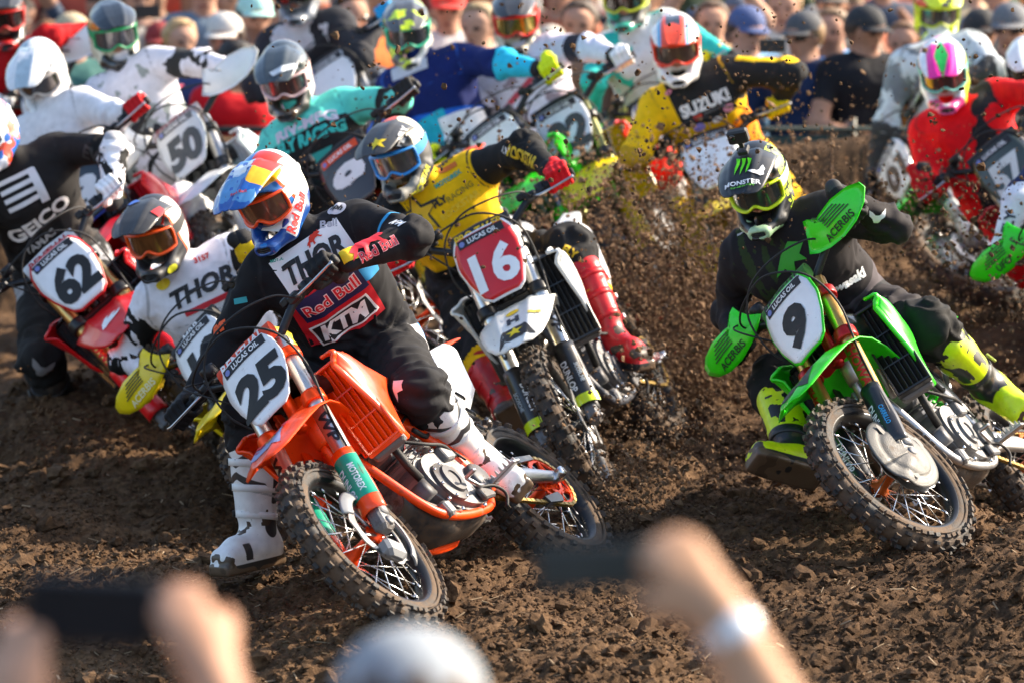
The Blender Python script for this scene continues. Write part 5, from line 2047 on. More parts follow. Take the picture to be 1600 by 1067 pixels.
# ---- number 9, green
bike('9', (2.035, 16.802, .018, -107.3, 39.9, -9.1, -15.7), 'bright green dirt bike with number 9 plate and green handguards', dict(
    plastic=GREEN, number='9', plate_edge=GREEN, disc_guard='full', fork=(.62, .36, .11), handguard=C('#2ce00c'), hg_text=('ACERBIS', (.01, .02, .01)), frame=(.45, .45, .46), frame_metal=.8, clamp=C('#b01818'), hub=C('#c05a18'), nh=.17, nw=.12, nbold=.09, guard=(.016, .017, .02),
    guard_text=[('DUNLOP', WHITE, .16, .024, -.25), ('CARRILLO', C('#3aa0d8'), .16, .014, .55)], fork_text=('SHOWA', C('#e02828'), .20), louver=(.016, .017, .017), pad=C('#2a6a18'), pad_text=('RENTHAL', (.01, .01, .01)), tank=(.02, .03, .02), engine=(.15, .15, .155), side=C('#e8e8e8'), mud=.24, spring=C('#28cc14')))
fender_mark('9', shape2d([[(-.5, -.5), (.5, -.5), (.42, .2), (.25, .5), (-.25, .5), (-.42, .2)]], .12), 1.50, 0, .17, (.03, .04, .03), .20, lift=.002)
fender_mark('9', shape2d(CLAW, .2), 1.49, 0, .085, C('#6ce018'), .11, lift=.004)
fender_mark('9', text2d('Pro Circuit', .04), 1.40, -.09, .08, WHITE, lift=.003, turn=1.2)
P9 = dict(head=(1183, 283, 16.35), neck=(1222, 372, 16.6), Ls=(1303, 335, 16.65), Rs=(1152, 400, 16.7), Le=(1393, 352, 16.6), Re=(1140, 490, 16.85), pelvis=(1330, 505, 16.95), Lh=(1358, 490, 16.9), Rh=(1300, 525, 17.0), Lk=(1450, 510, 16.45), La=(1540, 598, 16.6), Lt=(1588, 635, 16.45),
          Rk=(1215, 600, 16.50), Ra=(1240, 715, 16.18), Rt=(1186, 712, 16.20))
rider('9', 'rider in black jersey with camera-topped black helmet and lime boots on number 9', P9, dict(
    jersey=(.016, .013, .015), pants=(.030, .025, .026), face=(12, 27, 12), fat=1.13,
    layers=[(C('#4a4448'), lambda c: AND(-c['legs'], -c['arms'], .42 - c['v'], c['u'] - .02)),
            (C('#2c3a20'), lambda c: AND(-c['legs'], -c['arms'], c['v'] - .62 + c['noise'] * .08, .02 - c['u'], c['streak'] - .05)),
            ((.012, .012, .012), lambda c: AND(c['legs'], c['l'] - .86))],
    glove=(.012, .012, .012), glove2=(.05, .05, .05), boots=dict(base=LIME, mud=.2, cuff=LIME, trim=(.015, .015, .015), strap=(.03, .03, .03), buckle=(.5, .55, .1), straps=(.075,), layers=[((.015, .015, .015), lambda c: AND(.055 - np.abs(c['z'] - .055), .035 - c['f'] * .4)), ((.015, .015, .015), lambda c: AND(np.abs(c['n']) - .34, c['z'] - .12, np.abs(c['y']) - .02))]),
    helmet=dict(base=(.006, .008, .010), coat=.2, rough=.42, goggle=LIME, lens=(.05, .055, .05), strap=C('#b8c8b8'), visor=(.008, .011, .014), layers=[(C('#c8e83a'), lambda c: AND(np.abs(c['n2']) - .35, c['y'] - .06, .04 - c['x'])), (C('#a8c8a0'), lambda c: AND(c['x'] - .12, -c['z'] - .04, c['n'] - .05))])), '9', vox=.011)
k = '9'
pr(k, 'head', shape2d(CLAW, .2), (1148, 264), (1172, 259), C('#62e010'), 'claw_emblem', lift=.004, aspect=1.3)
pr(k, 'head', 'MONSTER', (1132, 292), (1187, 281), C('#e8e8e8'), bold=.04, lift=.004)
pr(k, 'head', 'ENERGY', (1142, 296), (1180, 288), C('#62c030'), bold=.02, lift=.004, height=.008)
pr(k, 'head', shape2d(FOXH, .2), (1173, 273), (1197, 264), C('#e6e6e6'), 'animal_emblem', lift=.004)
pr(k, 'head', shape2d(CLAW, .2), (1188, 222), (1206, 216), C('#62e010'), 'claw_emblem', lift=.004)
pr(k, 'head', shape2d(CLAW, .2), (1118, 236), (1134, 232), C('#62e010'), 'claw_emblem', lift=.004)
pr(k, 'body', shape2d([[(-.5, -.3), (-.2, .2), (.1, .5), (.5, .35), (.3, .1), (.45, -.1), (.1, -.05), (.0, -.45), (-.2, -.15)]], .12), (1208, 418), (1262, 398), C('#2f9a20'), 'claw_emblem', lift=.004)
pr(k, 'body', shape2d([[(-.5, .2), (0, .5), (.5, .3), (.2, .1), (.25, -.5), (-.05, -.1), (-.2, -.4)]], .12), (1262, 356), (1284, 348), C('#3f6a2c'), 'claw_emblem', lift=.004)
pr(k, 'body', 'Kawasaki', (1286, 462), (1352, 424), C('#ececec'), bold=.07, lift=.005)
pr(k, 'body', 'Kawasaki', (1152, 368), (1172, 358), C('#d8d8d8'), bold=.05, lift=.004)
pr(k, 'body', 'Kawasaki', (1300, 312), (1316, 302), C('#c8c8c8'), bold=.05, lift=.004)
pr(k, 'body', BOX(.6), (1230, 304), (1246, 296), C('#3f7ac0'), 'sponsor_patch')
pr(k, 'body', shape2d(FOXH, .2), (1356, 338), (1384, 340), C('#e0e0e0'), 'animal_emblem', lift=.005)
pr(k, 'body', 'Monster', (1146, 530), (1144, 498), C('#d8d8d8'), bold=.05, lift=.005)
# action camera clipped on the helmet
hm = PEOPLE['9']['helmet']
mb = MB()
mb.box((.060, 0, .258), (.036, .078, .056), bev=.007)
ac = mb.build('action_camera', M_BLKP, hm)
MB().lathe([(0, .004), (.011, .004), (.013, 0)], (.0782, -.020, .264), (1, 0, 0), 18).build('camera_lens', mat('camera_glass', (.01, .01, .012), .05, coat=1), ac)
MB().box((.056, 0, .218), (.016, .018, .030), bev=.003).box((.050, 0, .188), (.05, .04, .020), bev=.004).build('camera_mount', M_BLKP, ac)

# ---- number 62, red
bike('62', (-.911, 19.401, .154, -95.3, 48.3, 2.0, 15.3), 'red dirt bike with white number 62 plate at the left', dict(
    plastic=C('#e30f1a'), number='62', plate_edge=C('#d8141c'), nh=.17, nw=.19, fork=(.62, .38, .13), fork_text=('SHOWA', C('#c81a20'), .2), guard=C('#e30f1a'), frame=(.4, .4, .4), frame_metal=.8, clamp=(.03, .03, .03), pad=C('#c8c8c8'), pad_text=('RENTHAL', C('#a01018')), louver=(.015, .015, .015), mud=.16))
fender_mark('62', shape2d(WING, .15), 1.50, 0, .11, WHITE, .11, lift=.003)
P62 = dict(head=(-22, 205, 18.6), neck=(32, 262, 18.9), Ls=(108, 222, 18.95), Rs=(-42, 305, 18.95), Le=(178, 232, 18.85), Re=(-62, 410, 19.0), pelvis=(95, 420, 19.4), Lh=(130, 410, 19.35), Rh=(65, 440, 19.4), Lk=(190, 500, 18.9), La=(240, 560, 19.1), Lt=(250, 580, 19.0),
           Rk=(62, 560, 18.85), Ra=(108, 665, 19.1), Rt=(118, 690, 18.95))
rider('62', 'rider in black and white jersey cut off by the left edge, on number 62', P62, dict(
    jersey=(.014, .013, .013), pants=(.018, .018, .018), face=(20, 30, 20), fat=1.07,
    layers=[(C('#e8e8ec'), lambda c: AND(c['arms'], c['s'] - 1.0)), ((.02, .02, .02), lambda c: AND(c['arms'], c['s'] - 1.0, c['streak'] - .45)), (C('#9a9a9c'), lambda c: AND(c['legs'], .06 - np.abs(c['l'] - .2) * .43, c['noise'])), (C('#3a3634'), lambda c: AND(-c['legs'], -c['arms'], c['u'] - .05, .6 - c['v']))],
    glove=C('#e8e8ea'), glove2=(.03, .03, .03), boots=dict(base=(.03, .028, .027), mud=.5),
    helmet=dict(base=C('#e04a1a'), goggle=C('#e8e8e8'), layers=[(C('#e8e8ea'), lambda c: c['n'] - .05), (C('#2a6ac0'), lambda c: AND(c['y'] - .03, c['n2'] - .1))], visor=C('#e04a1a'))), '62', vox=.012)
k = '62'
pr(k, 'body', 'GEICO', (16, 375), (108, 317), WHITE, bold=.06, lift=.005)
for i in range(4):
    pr(k, 'body', BOX(.12), (-4 + i * 6, 292 + i * 13), (52 + i * 6, 264 + i * 13), C('#dcdcde'), 'jersey_stripe', lift=.004)
pr(k, 'body', BOX(4.2), (54, 292), (66, 286), C('#dcdcde'), 'jersey_stripe', lift=.0045)
pr(k, 'body', 'YAMAS', (40, 392), (84, 366), C('#a8a8a8'), bold=.03, lift=.005)
pr(k, 'body', shape2d(FOXH, .2), (48, 572), (84, 580), C('#8a8a8a'), 'animal_emblem', lift=.005)
pr(k, 'body', 'EVS', (132, 236), (162, 252), (.02, .02, .02), bold=.06, lift=.004)

# ---- number 10, yellow, behind the orange bike
bike('10', (.050, 18.067, -.054, -113.4, 49.2, -1.1, 1.4), 'yellow dirt bike with white plate half hidden behind the orange bike', dict(
    plastic=C('#f2d20c'), number='10', handguard=C('#f0d410'), hg_sides=(-1,), hg_text=('ACERBIS', C('#f6f0c0')), shroud=C('#f2d20c'), nh=.17, nw=.18, fork=(.03, .03, .03), guard=C('#f2d20c'), pad=(.02, .02, .02), pad_text=('MRP', WHITE), side=WHITE, louver=(.02, .02, .02)))
P10 = dict(head=(240, 362, 17.55), neck=(292, 432, 17.8), Ls=(376, 390, 17.88), Rs=(232, 470, 17.85), Re=(200, 560, 18.0), Le=(440, 420, 17.8), pelvis=(400, 585, 18.25), Lh=(430, 575, 18.2), Rh=(370, 600, 18.3), Lk=bpt('10', (.9, .2, .72)), Rk=bpt('10', (.9, -.25, .72)))
rider('10', 'rider in white jersey and matte black helmet beside the orange bike', P10, dict(
    jersey=C('#e6e4ea'), pants=(.03, .03, .03), face=(14, 20, 12), fat=1.06, mud=.04,
    layers=[((.012, .012, .012), lambda c: AND(-c['legs'], OR(AND(c['arms'] - .012, .20 + c['streak'] * .20 - np.abs(c['s'] - .38)), AND(c['arms'], .14 + c['streak'] * .2 - np.abs(c['s'] - 1.15))))),
            ((.02, .02, .02), lambda c: AND(-c['legs'], -c['arms'], .25 - c['v'] + c['streak'] * .15))],
    glove=C('#e0b818'), glove2=(.02, .02, .02), boots=dict(base=WHITE),
    helmet=dict(base=(.022, .022, .022), rough=.45, coat=.2, goggle=C('#ff5a14'), lens=(.14, .06, .02), visor=(.026, .026, .026), vents=False, strap=(.03, .03, .03), layers=[(C('#e8dcd4'), lambda c: AND(-c['x'] + .03 + c['z'] * .25, c['y'] - .06)), (C('#e8662a'), lambda c: AND(.005 - np.abs(-c['x'] + .03 + c['z'] * .25), c['y'] - .05))])), '10', feet='LR', vox=.011)
k = '10'
pr(k, 'body', 'THOR', (270, 474), (362, 422), INKB, bold=.06, shear=.25, lift=.005, aspect=1.0)
pr(k, 'body', BOX(.09), (290, 492), (378, 450), C('#c81c2c'), 'jersey_stripe', lift=.005)
pr(k, 'body', '3157', (303, 410), (328, 400), C('#c01c28'), bold=.06, lift=.005)
pr(k, 'body', BOX(.6), (300, 392), (316, 384), C('#2c54a0'), 'sponsor_patch', lift=.005)
pr(k, 'body', shape2d([oval(1, .8)], .2), (246, 450), (266, 440), C('#e8c81c'), 'sponsor_patch', lift=.005)
pr(k, 'head', shape2d([oval(1, .6)], .2), (262, 426), (276, 414), C('#d8d41c'), 'chin_badge', lift=.003)
pr(k, 'head', BOX(.7), (242, 336), (256, 328), C('#c82430'), 'visor_sticker', lift=.004)
pr(k, 'head', BOX(.7), (200, 322), (216, 314), C('#3a64b4'), 'visor_sticker', lift=.004)
pr(k, 'head', 'bell', (270, 320), (280, 308), C('#d8d8d8'), bold=.05, lift=.004)

# ---- the riders further back: seated on their bikes by default, with the joints the picture shows pinned
def seat_pose(bk, **over):
    b = lambda x, y, z: bpt(bk, (x, y, z))
    J = dict(pelvis=b(.60, 0, 1.02), neck=b(.83, 0, 1.47), head=b(.93, 0, 1.66), Ls=b(.83, .18, 1.44), Rs=b(.83, -.18, 1.44), Le=b(.88, .46, 1.36), Re=b(.88, -.46, 1.36), Lh=b(.60, .1, 1.0), Rh=b(.60, -.1, 1.0), Lk=b(.88, .22, .76), Rk=b(.88, -.22, .76))
    J.update(over)
    return J
GRP = 'racers further back in the pack'
def back(key, pose_b, cfg, blabel, rlabel, over, spec, **kw):
    bike(key, pose_b, blabel, cfg)
    spec.setdefault('fat', 1.05)
    spec.setdefault('boots', dict(base=(.6, .6, .6)))
    return rider(key, rlabel, seat_pose(key, **over), spec, key, feet=kw.pop('feet', 'LR'), vox=.014, group=GRP, **kw)

back('50', place(285, 228, 20.2, -114, 40, 0, 6), dict(plastic=C('#dcdedf'), number='50', digit=(.06, .07, .075), plate=C('#d4d8d8'), nh=.17, nw=.19, handguard=C('#dfe2e2'), fork=(.5, .5, .5), pad=C('#b0a0a0'), pad_text=('RENTHAL', C('#802028')), frame=(.3, .3, .32), band=(.12, .13, .13)),
     'white dirt bike with number 50 plate in the second row', 'rider in white and grey jersey with dark helmet on number 50',
     dict(head=(176, 50, 20.9), neck=(205, 125, 21.1), Ls=(246, 95, 21.1), Rs=(142, 150, 21.1), Le=(312, 98, 20.9), Re=(128, 175, 21.1)),
     dict(jersey=C('#d8d6de'), pants=C('#d4d4dc'), face=(-14, 16, 10), glove=(.03, .03, .03), layers=[((.03, .03, .03), lambda c: AND(c['arms'], c['noise'] - .25, c['s'] - .4)), (C('#8f9694'), lambda c: AND(-c['legs'], -c['arms'], c['noise'] - .1)), ((.03, .03, .035), lambda c: AND(-c['legs'], -c['arms'], c['noise'] - .5))],
          helmet=dict(base=C('#c8c4b0'), visor=(.018, .024, .03), goggle=C('#1c8a58'), lens=(.06, .06, .07), layers=[((.018, .024, .03), lambda c: c['z'] - .05), (C('#c87a3a'), lambda c: AND(c['z'] - .05, .10 - c['z'], -c['y'] - .06)), ((.015, .015, .015), lambda c: AND(-c['z'] - .055, c['x'] - .1))])))
back('W', place(128, 300, 19.6, -108, 40), dict(plastic=C('#d81420'), number='3', plate=C('#26303a'), plate_edge=C('#2a50b0'), digit=C('#e0e0e0'), fork=(.4, .3, .12)),
     'red dirt bike half hidden behind the number 62 bike', 'rider all in white with a white helmet, left of the number 50 bike',
     dict(head=(62, 112, 20.4), neck=(88, 190, 20.6), Ls=(128, 158, 20.6), Rs=(30, 215, 20.6), Le=(185, 185, 20.4), Re=(5, 290, 20.6)),
     dict(jersey=C('#e8e6e8'), pants=C('#dcdcdc'), face=(6, 34, 12), glove=C('#c01c20'), glove2=C('#e0e0e0'), layers=[],
          helmet=dict(base=C('#e6e6e4'), visor=C('#dfe2e4'), goggle=C('#c8c0b8'), lens=(.05, .035, .03), layers=[(C('#9fb4be'), lambda c: AND(.03 - np.abs(c['y'] + .04), c['z'] - .06))], visor_layers=[(C('#a8bcc6'), lambda c: AND(.035 - np.abs(c['y'] - .0), c['n'] + .2))])))
back('F', place(545, 275, 19.2, -108, 38), dict(plastic=ORANGE, number='9', plate=(.03, .03, .035), digit=C('#e0e0e0'), band=C('#e04a14'), guard=(.03, .03, .03), guard_text=[('WPS', YEL, .17, .024, -.3)], guard_bands=[(.10, .20, C('#b8a818'))], fork=(.03, .03, .03), frame=ORANGE, hub=ORANGE),
     'orange dirt bike with black plate between numbers 25 and 16', 'rider in mint green jersey with dark grey helmet behind number 25',
     dict(head=(447, 122, 19.8), neck=(472, 195, 20.0), Ls=(548, 155, 20.0), Rs=(420, 222, 20.0), Le=(622, 160, 19.8), Re=(405, 285, 20.0)),
     dict(jersey=C('#5fd6c4'), pants=(.02, .02, .02), face=(4, 26, 10), glove=(.02, .02, .02), layers=[((.020, .018, .018), lambda c: AND(-c['legs'], -c['arms'] + .0, .86 - c['v'])), ((.02, .02, .02), lambda c: AND(c['arms'], .05 - np.abs(c['s'] - .95) * .28))],
          helmet=dict(base=C('#d8cac6'), visor=(.04, .055, .065), goggle=C('#d8b8b8'), lens=(.10, .06, .055), layers=[((.04, .055, .065), lambda c: AND(c['z'] - .05, c['x'] + .08)), (C('#3a342c'), lambda c: AND(-c['z'] - .05, c['x'] - .05))])))
k = 'F'
pr(k, 'body', 'FLY RACING', (432, 238), (535, 192), C('#2fc0b4'), bold=.08, shear=.2, lift=.006, aspect=1.25)
pr(k, 'body', 'RIV-MFG', (432, 218), (520, 172), C('#d8d0dc'), bold=.06, lift=.006)
pr(k, 'body', shape2d([[(-.5, .2), (.5, .2), (.2, -.1), (0, -.3), (-.2, -.1)]], .2), (478, 258), (524, 236), C('#2fa89c'), 'wing_emblem', lift=.006)
pr(k, 'body', shape2d([oval(1, 1)], .2), (548, 128), (572, 132), C('#e0483a'), 'shoulder_badge', lift=.006)
pr(k, 'head', BOX(.25), (426, 112), (463, 104), C('#c8d0d6'), 'visor_lettering', lift=.004)
back('B', place(778, 232, 20.8, -106, 36), dict(plastic=GREEN, number='', plate=C('#dfe6e0'), fork=(.2, .2, .2), guard=GREEN, frame=(.3, .4, .3), handguard=None),
     'green dirt bike behind the number 16 bike', 'rider in blue and white jersey with yellow gloves behind number 16',
     dict(head=(634, 42, 21.4), neck=(668, 118, 21.6), Ls=(728, 88, 21.6), Rs=(605, 135, 21.6), Le=(785, 100, 21.4), Re=(600, 215, 21.6)),
     dict(jersey=C('#1f62c8'), pants=C('#e4e4e8'), face=(-4, 22, 8), glove=C('#cfe010'), layers=[(C('#10205a'), lambda c: AND(-c['legs'], c['v'] - .55 + c['u'] * .3)), (C('#2ab8d8'), lambda c: AND(c['arms'], c['s'] - 1.0)), (C('#28b0c4'), lambda c: AND(-c['legs'], -c['arms'], .55 - c['v'] + c['u'] * .3, c['v'] - .2, .04 - c['u'])), (C('#eceae8'), lambda c: AND(-c['legs'], -c['arms'], .48 - c['v'], c['u'] - .0))],
          helmet=dict(base=C('#5a5a58'), visor=C('#4a4c4e'), goggle=C('#30b890'), lens=(.06, .06, .06), layers=[(C('#c8dc20'), lambda c: np.abs(c['n']) - .38), (C('#e8e4da'), lambda c: AND(-c['z'] - .02, c['y'] + .0))], visor_layers=[(C('#c8e020'), lambda c: c['n'] - .25)])))
pr('B', 'body', BOX(.4), (612, 118), (668, 98), C('#b8bcc8'), 'jersey_panel', lift=.006)
back('22', place(884, 205, 20.9, -100, 30), dict(plastic=C('#f2d60e'), number='22', plate=C('#dfe4e8'), digit=(.06, .06, .06), shroud=C('#e8301c'), fork=(.25, .25, .1), guard=C('#f0d010'), nh=.17, nw=.20),
     'yellow dirt bike with number 22 plate in the middle of the pack', 'rider in white jersey with black and red helmet on the number 22 bike',
     dict(head=(806, 28, 21.5), neck=(818, 100, 21.7), Ls=(866, 75, 21.7), Rs=(752, 130, 21.7), Le=(925, 75, 21.5), Re=(735, 210, 21.7)),
     dict(jersey=C('#dcd8e2'), pants=C('#c83428'), face=(0, 18, 6), glove=C('#e0e0e0'), layers=[((.03, .03, .04), lambda c: AND(c['arms'], .06 - np.abs(c['s'] - .75) * .28)), (C('#c04a58'), lambda c: AND(-c['legs'], -c['arms'], .015 - np.abs(c['v'] - .66 - c['u'] * .8) * .5)), (C('#9a8a92'), lambda c: AND(-c['legs'], -c['arms'], c['noise'] - .45))],
          helmet=dict(base=(.03, .03, .03), visor=(.03, .03, .03), goggle=C('#d82018'), lens=(.45, .32, .05), lens_metal=.8, layers=[(C('#c82a24'), lambda c: c['n'] - .2), (C('#c8c0a8'), lambda c: AND(-c['z'] - .05, .01 + c['n'] * .05))])))
back('T', place(1030, 190, 21.9, -104, 30), dict(plastic=C('#dfe6e4'), number='', fork=(.3, .3, .3)),
     'pale dirt bike hidden behind the yellow-jersey rider', 'rider in grey and teal gear whose helmet is cut by the top edge',
     dict(head=(976, -12, 22.1), neck=(990, 62, 22.3), Ls=(1040, 40, 22.3), Rs=(945, 80, 22.3), Re=(930, 130, 22.2), Le=(1080, 60, 22.2)),
     dict(jersey=C('#cdd2d4'), pants=C('#2ab4aa'), face=(10, 20, 6), glove=C('#e8d818'), layers=[(C('#2fb8ae'), lambda c: AND(c['arms'], c['s'] - .6)), (C('#2fb8ae'), lambda c: AND(-c['legs'], -c['arms'], c['noise'] - .35))],
          helmet=dict(base=C('#4a4a44'), visor=(.04, .04, .04), goggle=C('#b8c828'), layers=[(C('#38a890'), lambda c: AND(-c['z'] - .04, c['n'] + .1)), (C('#b8c828'), lambda c: AND(.01 - np.abs(c['z'] + .04)))])))
back('S', place(1112, 250, 20.4, -96, 24, -14, 4), dict(plastic=C('#f2d20c'), number='', plate=C('#e8ecee'), fork=(.25, .25, .2), guard=C('#f0d010'), hub=(.05, .05, .05), nh=.1),
     'yellow dirt bike behind the number 9 rider', 'rider in yellow and black jersey with orange and white helmet behind number 9',
     dict(head=(1056, 72, 20.5), neck=(1078, 142, 20.7), Ls=(1146, 108, 20.7), Rs=(1016, 172, 20.7), Le=(1236, 116, 20.4), Re=(992, 245, 20.6)),
     dict(jersey=C('#f0bc08'), pants=C('#e8b810'), face=(2, 20, 6), glove=C('#e0c410'), glove2=(.02, .02, .04), layers=[((.018, .018, .018), lambda c: AND(c['arms'], c['armL'], .15 + c['noise'] * .05)), ((.018, .018, .018), lambda c: AND(c['arms'], c['armR'], c['sR'] - 1.0)), ((.018, .018, .018), lambda c: AND(-c['legs'], c['v'] - .82 + c['noise'] * .06, c['u'] + .10)), (C('#f08a10'), lambda c: AND(-c['legs'], -c['arms'], c['u'] - .10, .7 - c['v'])), (C('#f0c410'), lambda c: AND(c['arms'], c['armL'], (c['n'][:, 2] - .80) * .05, c['sL'] - .15, 1.7 - c['sL']))],
          helmet=dict(base=C('#e6e2dc'), visor=C('#e8481c'), goggle=C('#e83a14'), lens=(.08, .06, .05), layers=[(C('#e84a1c'), lambda c: AND(c['n'] - .15, c['z'] + .06)), ((.04, .05, .07), lambda c: AND(c['z'] - .09, -c['y'] - .05))], visor_layers=[(C('#e8e4de'), lambda c: np.abs(c['y']) - .062), (C('#5aa8d0'), lambda c: .008 - np.abs(np.abs(c['y']) - .066)), ((.03, .035, .045), lambda c: AND(.035 - np.abs(c['y']) , .10 - c['x'] + np.abs(c['y'])))])))
k = 'S'
pr(k, 'body', 'SUZUKI', (1064, 178), (1138, 146), C('#e6e2dc'), bold=.08, lift=.006, aspect=1.1)
pr(k, 'body', 'yoshimura', (1100, 178), (1132, 164), (.2, .2, .2), bold=.03, lift=.006)
for (a, b, cc) in (((1083, 186), (1097, 180), '#d83a20'), ((1084, 202), (1102, 196), '#8a7ac0'), ((1092, 214), (1110, 207), '#c09a80'), ((1114, 190), (1128, 184), '#e8e0d8'), ((1130, 172), (1146, 166), '#d88a9a'), ((1040, 150), (1050, 142), '#d87a8a')):
    pr(k, 'body', shape2d([oval(1, .7)], .2), a, b, C(cc), 'sponsor_patch', lift=.006)
back('N', place(1398, 268, 22.2, -126, 56, 0, -6), dict(plastic=C('#dfe6e2'), number='01', digit=(.10, .06, .04), shroud=GREEN, fender=GREEN, fork=(.3, .3, .3), mud=.6, nh=.15, nw=.17),
     'white and green muddy dirt bike left of the red rider', 'rider in pale grey jersey with neon yellow helmet at the top right',
     dict(head=(1464, 12, 22.9), neck=(1468, 78, 23.0), Ls=(1522, 66, 23.0), Rs=(1418, 72, 23.0), Re=(1396, 128, 23.0), Le=(1560, 110, 22.9)),
     dict(jersey=C('#c4ccd0'), pants=(.06, .06, .06), face=(-6, 18, 2), glove=(.1, .1, .1), layers=[(C('#747a7e'), lambda c: c['noise'] - .35), ((.05, .05, .05), lambda c: AND(c['arms'], c['s'] - 1.0))],
          helmet=dict(base=C('#dcea10'), visor=C('#dcea10'), goggle=C('#b0c010'), lens=(.06, .05, .05), layers=[((.05, .05, .05), lambda c: c['n'] - .3), (C('#d0401c'), lambda c: AND(-c['y'] - .07, c['z'] - .0))], visor_layers=[((.05, .05, .05), lambda c: c['n'] - .4)])))
back('R', place(1572, 268, 20.0, -104, 40), dict(plastic=C('#d81a20'), number='57', plate=C('#3a4642'), digit=C('#cfd4d0'), fork=(.3, .3, .3), mud=.3),
     'dirt bike with dark number plate at the right edge', 'rider in red and black gear with pink and green helmet at the right',
     dict(head=(1474, 112, 20.5), neck=(1496, 180, 20.7), Ls=(1560, 142, 20.7), Rs=(1440, 205, 20.7), Re=(1455, 285, 20.7), Le=(1630, 150, 20.5)),
     dict(jersey=C('#dc0f18'), pants=C('#d01018'), face=(2, 26, 8), glove=C('#c01018'), layers=[((.018, .016, .018), lambda c: AND(-c['legs'], -c['arms'], .05 + c['noise'] * .05 - np.abs(c['u'] - .03 - (c['v'] - .5) * .22)))], boots=dict(base=C('#c01018')),
          helmet=dict(base=C('#dfe4e6'), visor=C('#dfe4e8'), goggle=C('#7ac8b8'), lens=(.08, .05, .05), layers=[(C('#e83a9a'), lambda c: AND(c['n'] - .25, c['z'] - .0)), (C('#d8e040'), lambda c: AND(c['y'] - .085)), (C('#d84a8a'), lambda c: AND(-c['z'] - .075, c['x'] - .12))], visor_layers=[(C('#f01a9a'), lambda c: AND(.07 - np.abs(c['y']), c['x'] - .04 + np.abs(c['y']) * .5)), (C('#16b040'), lambda c: .034 - np.abs(c['y']) - np.abs(c['x'] - .14) * .22)])))
back('E', place(1690, 372, 18.2, -108, 42), dict(plastic=GREEN, number='', handguard=C('#2ce00c'), hg_text=('UFO', (.02, .02, .02)), fork=(.2, .2, .2)),
     'green dirt bike mostly beyond the right edge, one handguard showing', 'rider beyond the right edge, one white sleeve and glove showing',
     dict(head=(1690, 190, 18.9), neck=(1700, 265, 19.0), Rs=(1625, 262, 19.0), Re=(1595, 310, 18.75), Ls=(1775, 230, 19.0), Le=(1860, 250, 18.8)),
     dict(jersey=C('#c81820'), pants=C('#20304a'), face=(10, 24, 10), glove=(.08, .08, .10), glove2=(.5, .5, .52), layers=[(C('#16284e'), lambda c: AND(c['arms'], c['s'] - .35)), (C('#dfe0e6'), lambda c: AND(c['arms'], c['s'] - .95))],
          helmet=dict(base=C('#c8c8c8'))))
pr('E', 'body', 'FLY', (1572, 365), (1580, 330), (.03, .04, .06), bold=.05, lift=.005)
back('L', place(70, 170, 22.0, -108, 36), dict(plastic=C('#c81420'), number='', handguard=C('#e4e4e4'), fork=(.3, .3, .3)),
     'red dirt bike hidden behind the white-helmet rider', 'rider in red gear at the top left corner',
     dict(head=(4, 25, 22.2), neck=(14, 92, 22.4), Ls=(52, 80, 22.4), Rs=(-45, 110, 22.4), Le=(75, 60, 22.2), Re=(-70, 160, 22.4)),
     dict(jersey=C('#b40c14'), pants=C('#a01018'), face=(-10, 14, 6), glove=C('#c03020'), helmet=dict(base=(.03, .03, .03), goggle=C('#c81c18'), visor=(.03, .03, .03), layers=[(C('#c81c18'), lambda c: c['n'] - .1)])))
back('G', place(520, 130, 22.3, -106, 34), dict(plastic=C('#c8ccd0'), number='', fork=(.3, .3, .3)),
     'grey dirt bike hidden behind the mint green rider', 'rider in black and light blue with a grey helmet at the top edge',
     dict(head=(462, -18, 22.4), neck=(480, 48, 22.6), Ls=(530, 35, 22.6), Rs=(415, 70, 22.6), Re=(400, 140, 22.6), Le=(560, 90, 22.5)),
     dict(jersey=(.03, .03, .035), pants=(.05, .05, .06), face=(4, 20, 6), glove=C('#2a9ad0'), layers=[(C('#58a8c4'), lambda c: AND(-c['legs'], -c['arms'], c['noise'] - .25, .7 - c['v'])), (C('#d0d0d4'), lambda c: AND(-c['legs'], -c['arms'], c['noise'] - .1, c['v'] - .65))],
          helmet=dict(base=C('#7a8088'), visor=C('#6a7078'), goggle=(.03, .03, .03))))
back('K', place(1705, 190, 21.0, -104, 34), dict(plastic=GREEN, number='', fork=(.2, .2, .2)),
     'green dirt bike beyond the right edge behind the red rider', 'rider with white and green helmet half cut by the right edge',
     dict(head=(1608, 108, 21.6), neck=(1622, 175, 21.8), Ls=(1690, 150, 21.8), Rs=(1570, 195, 21.8), Re=(1560, 260, 21.8), Le=(1750, 160, 21.8)),
     dict(jersey=C('#c8ccd0'), pants=(.05, .05, .06), face=(4, 22, 6), helmet=dict(base=C('#dfe4e4'), layers=[(C('#1ab83a'), lambda c: AND(-c['z'] + .02, c['n'] + .1))], visor=C('#dfe4e4'))))
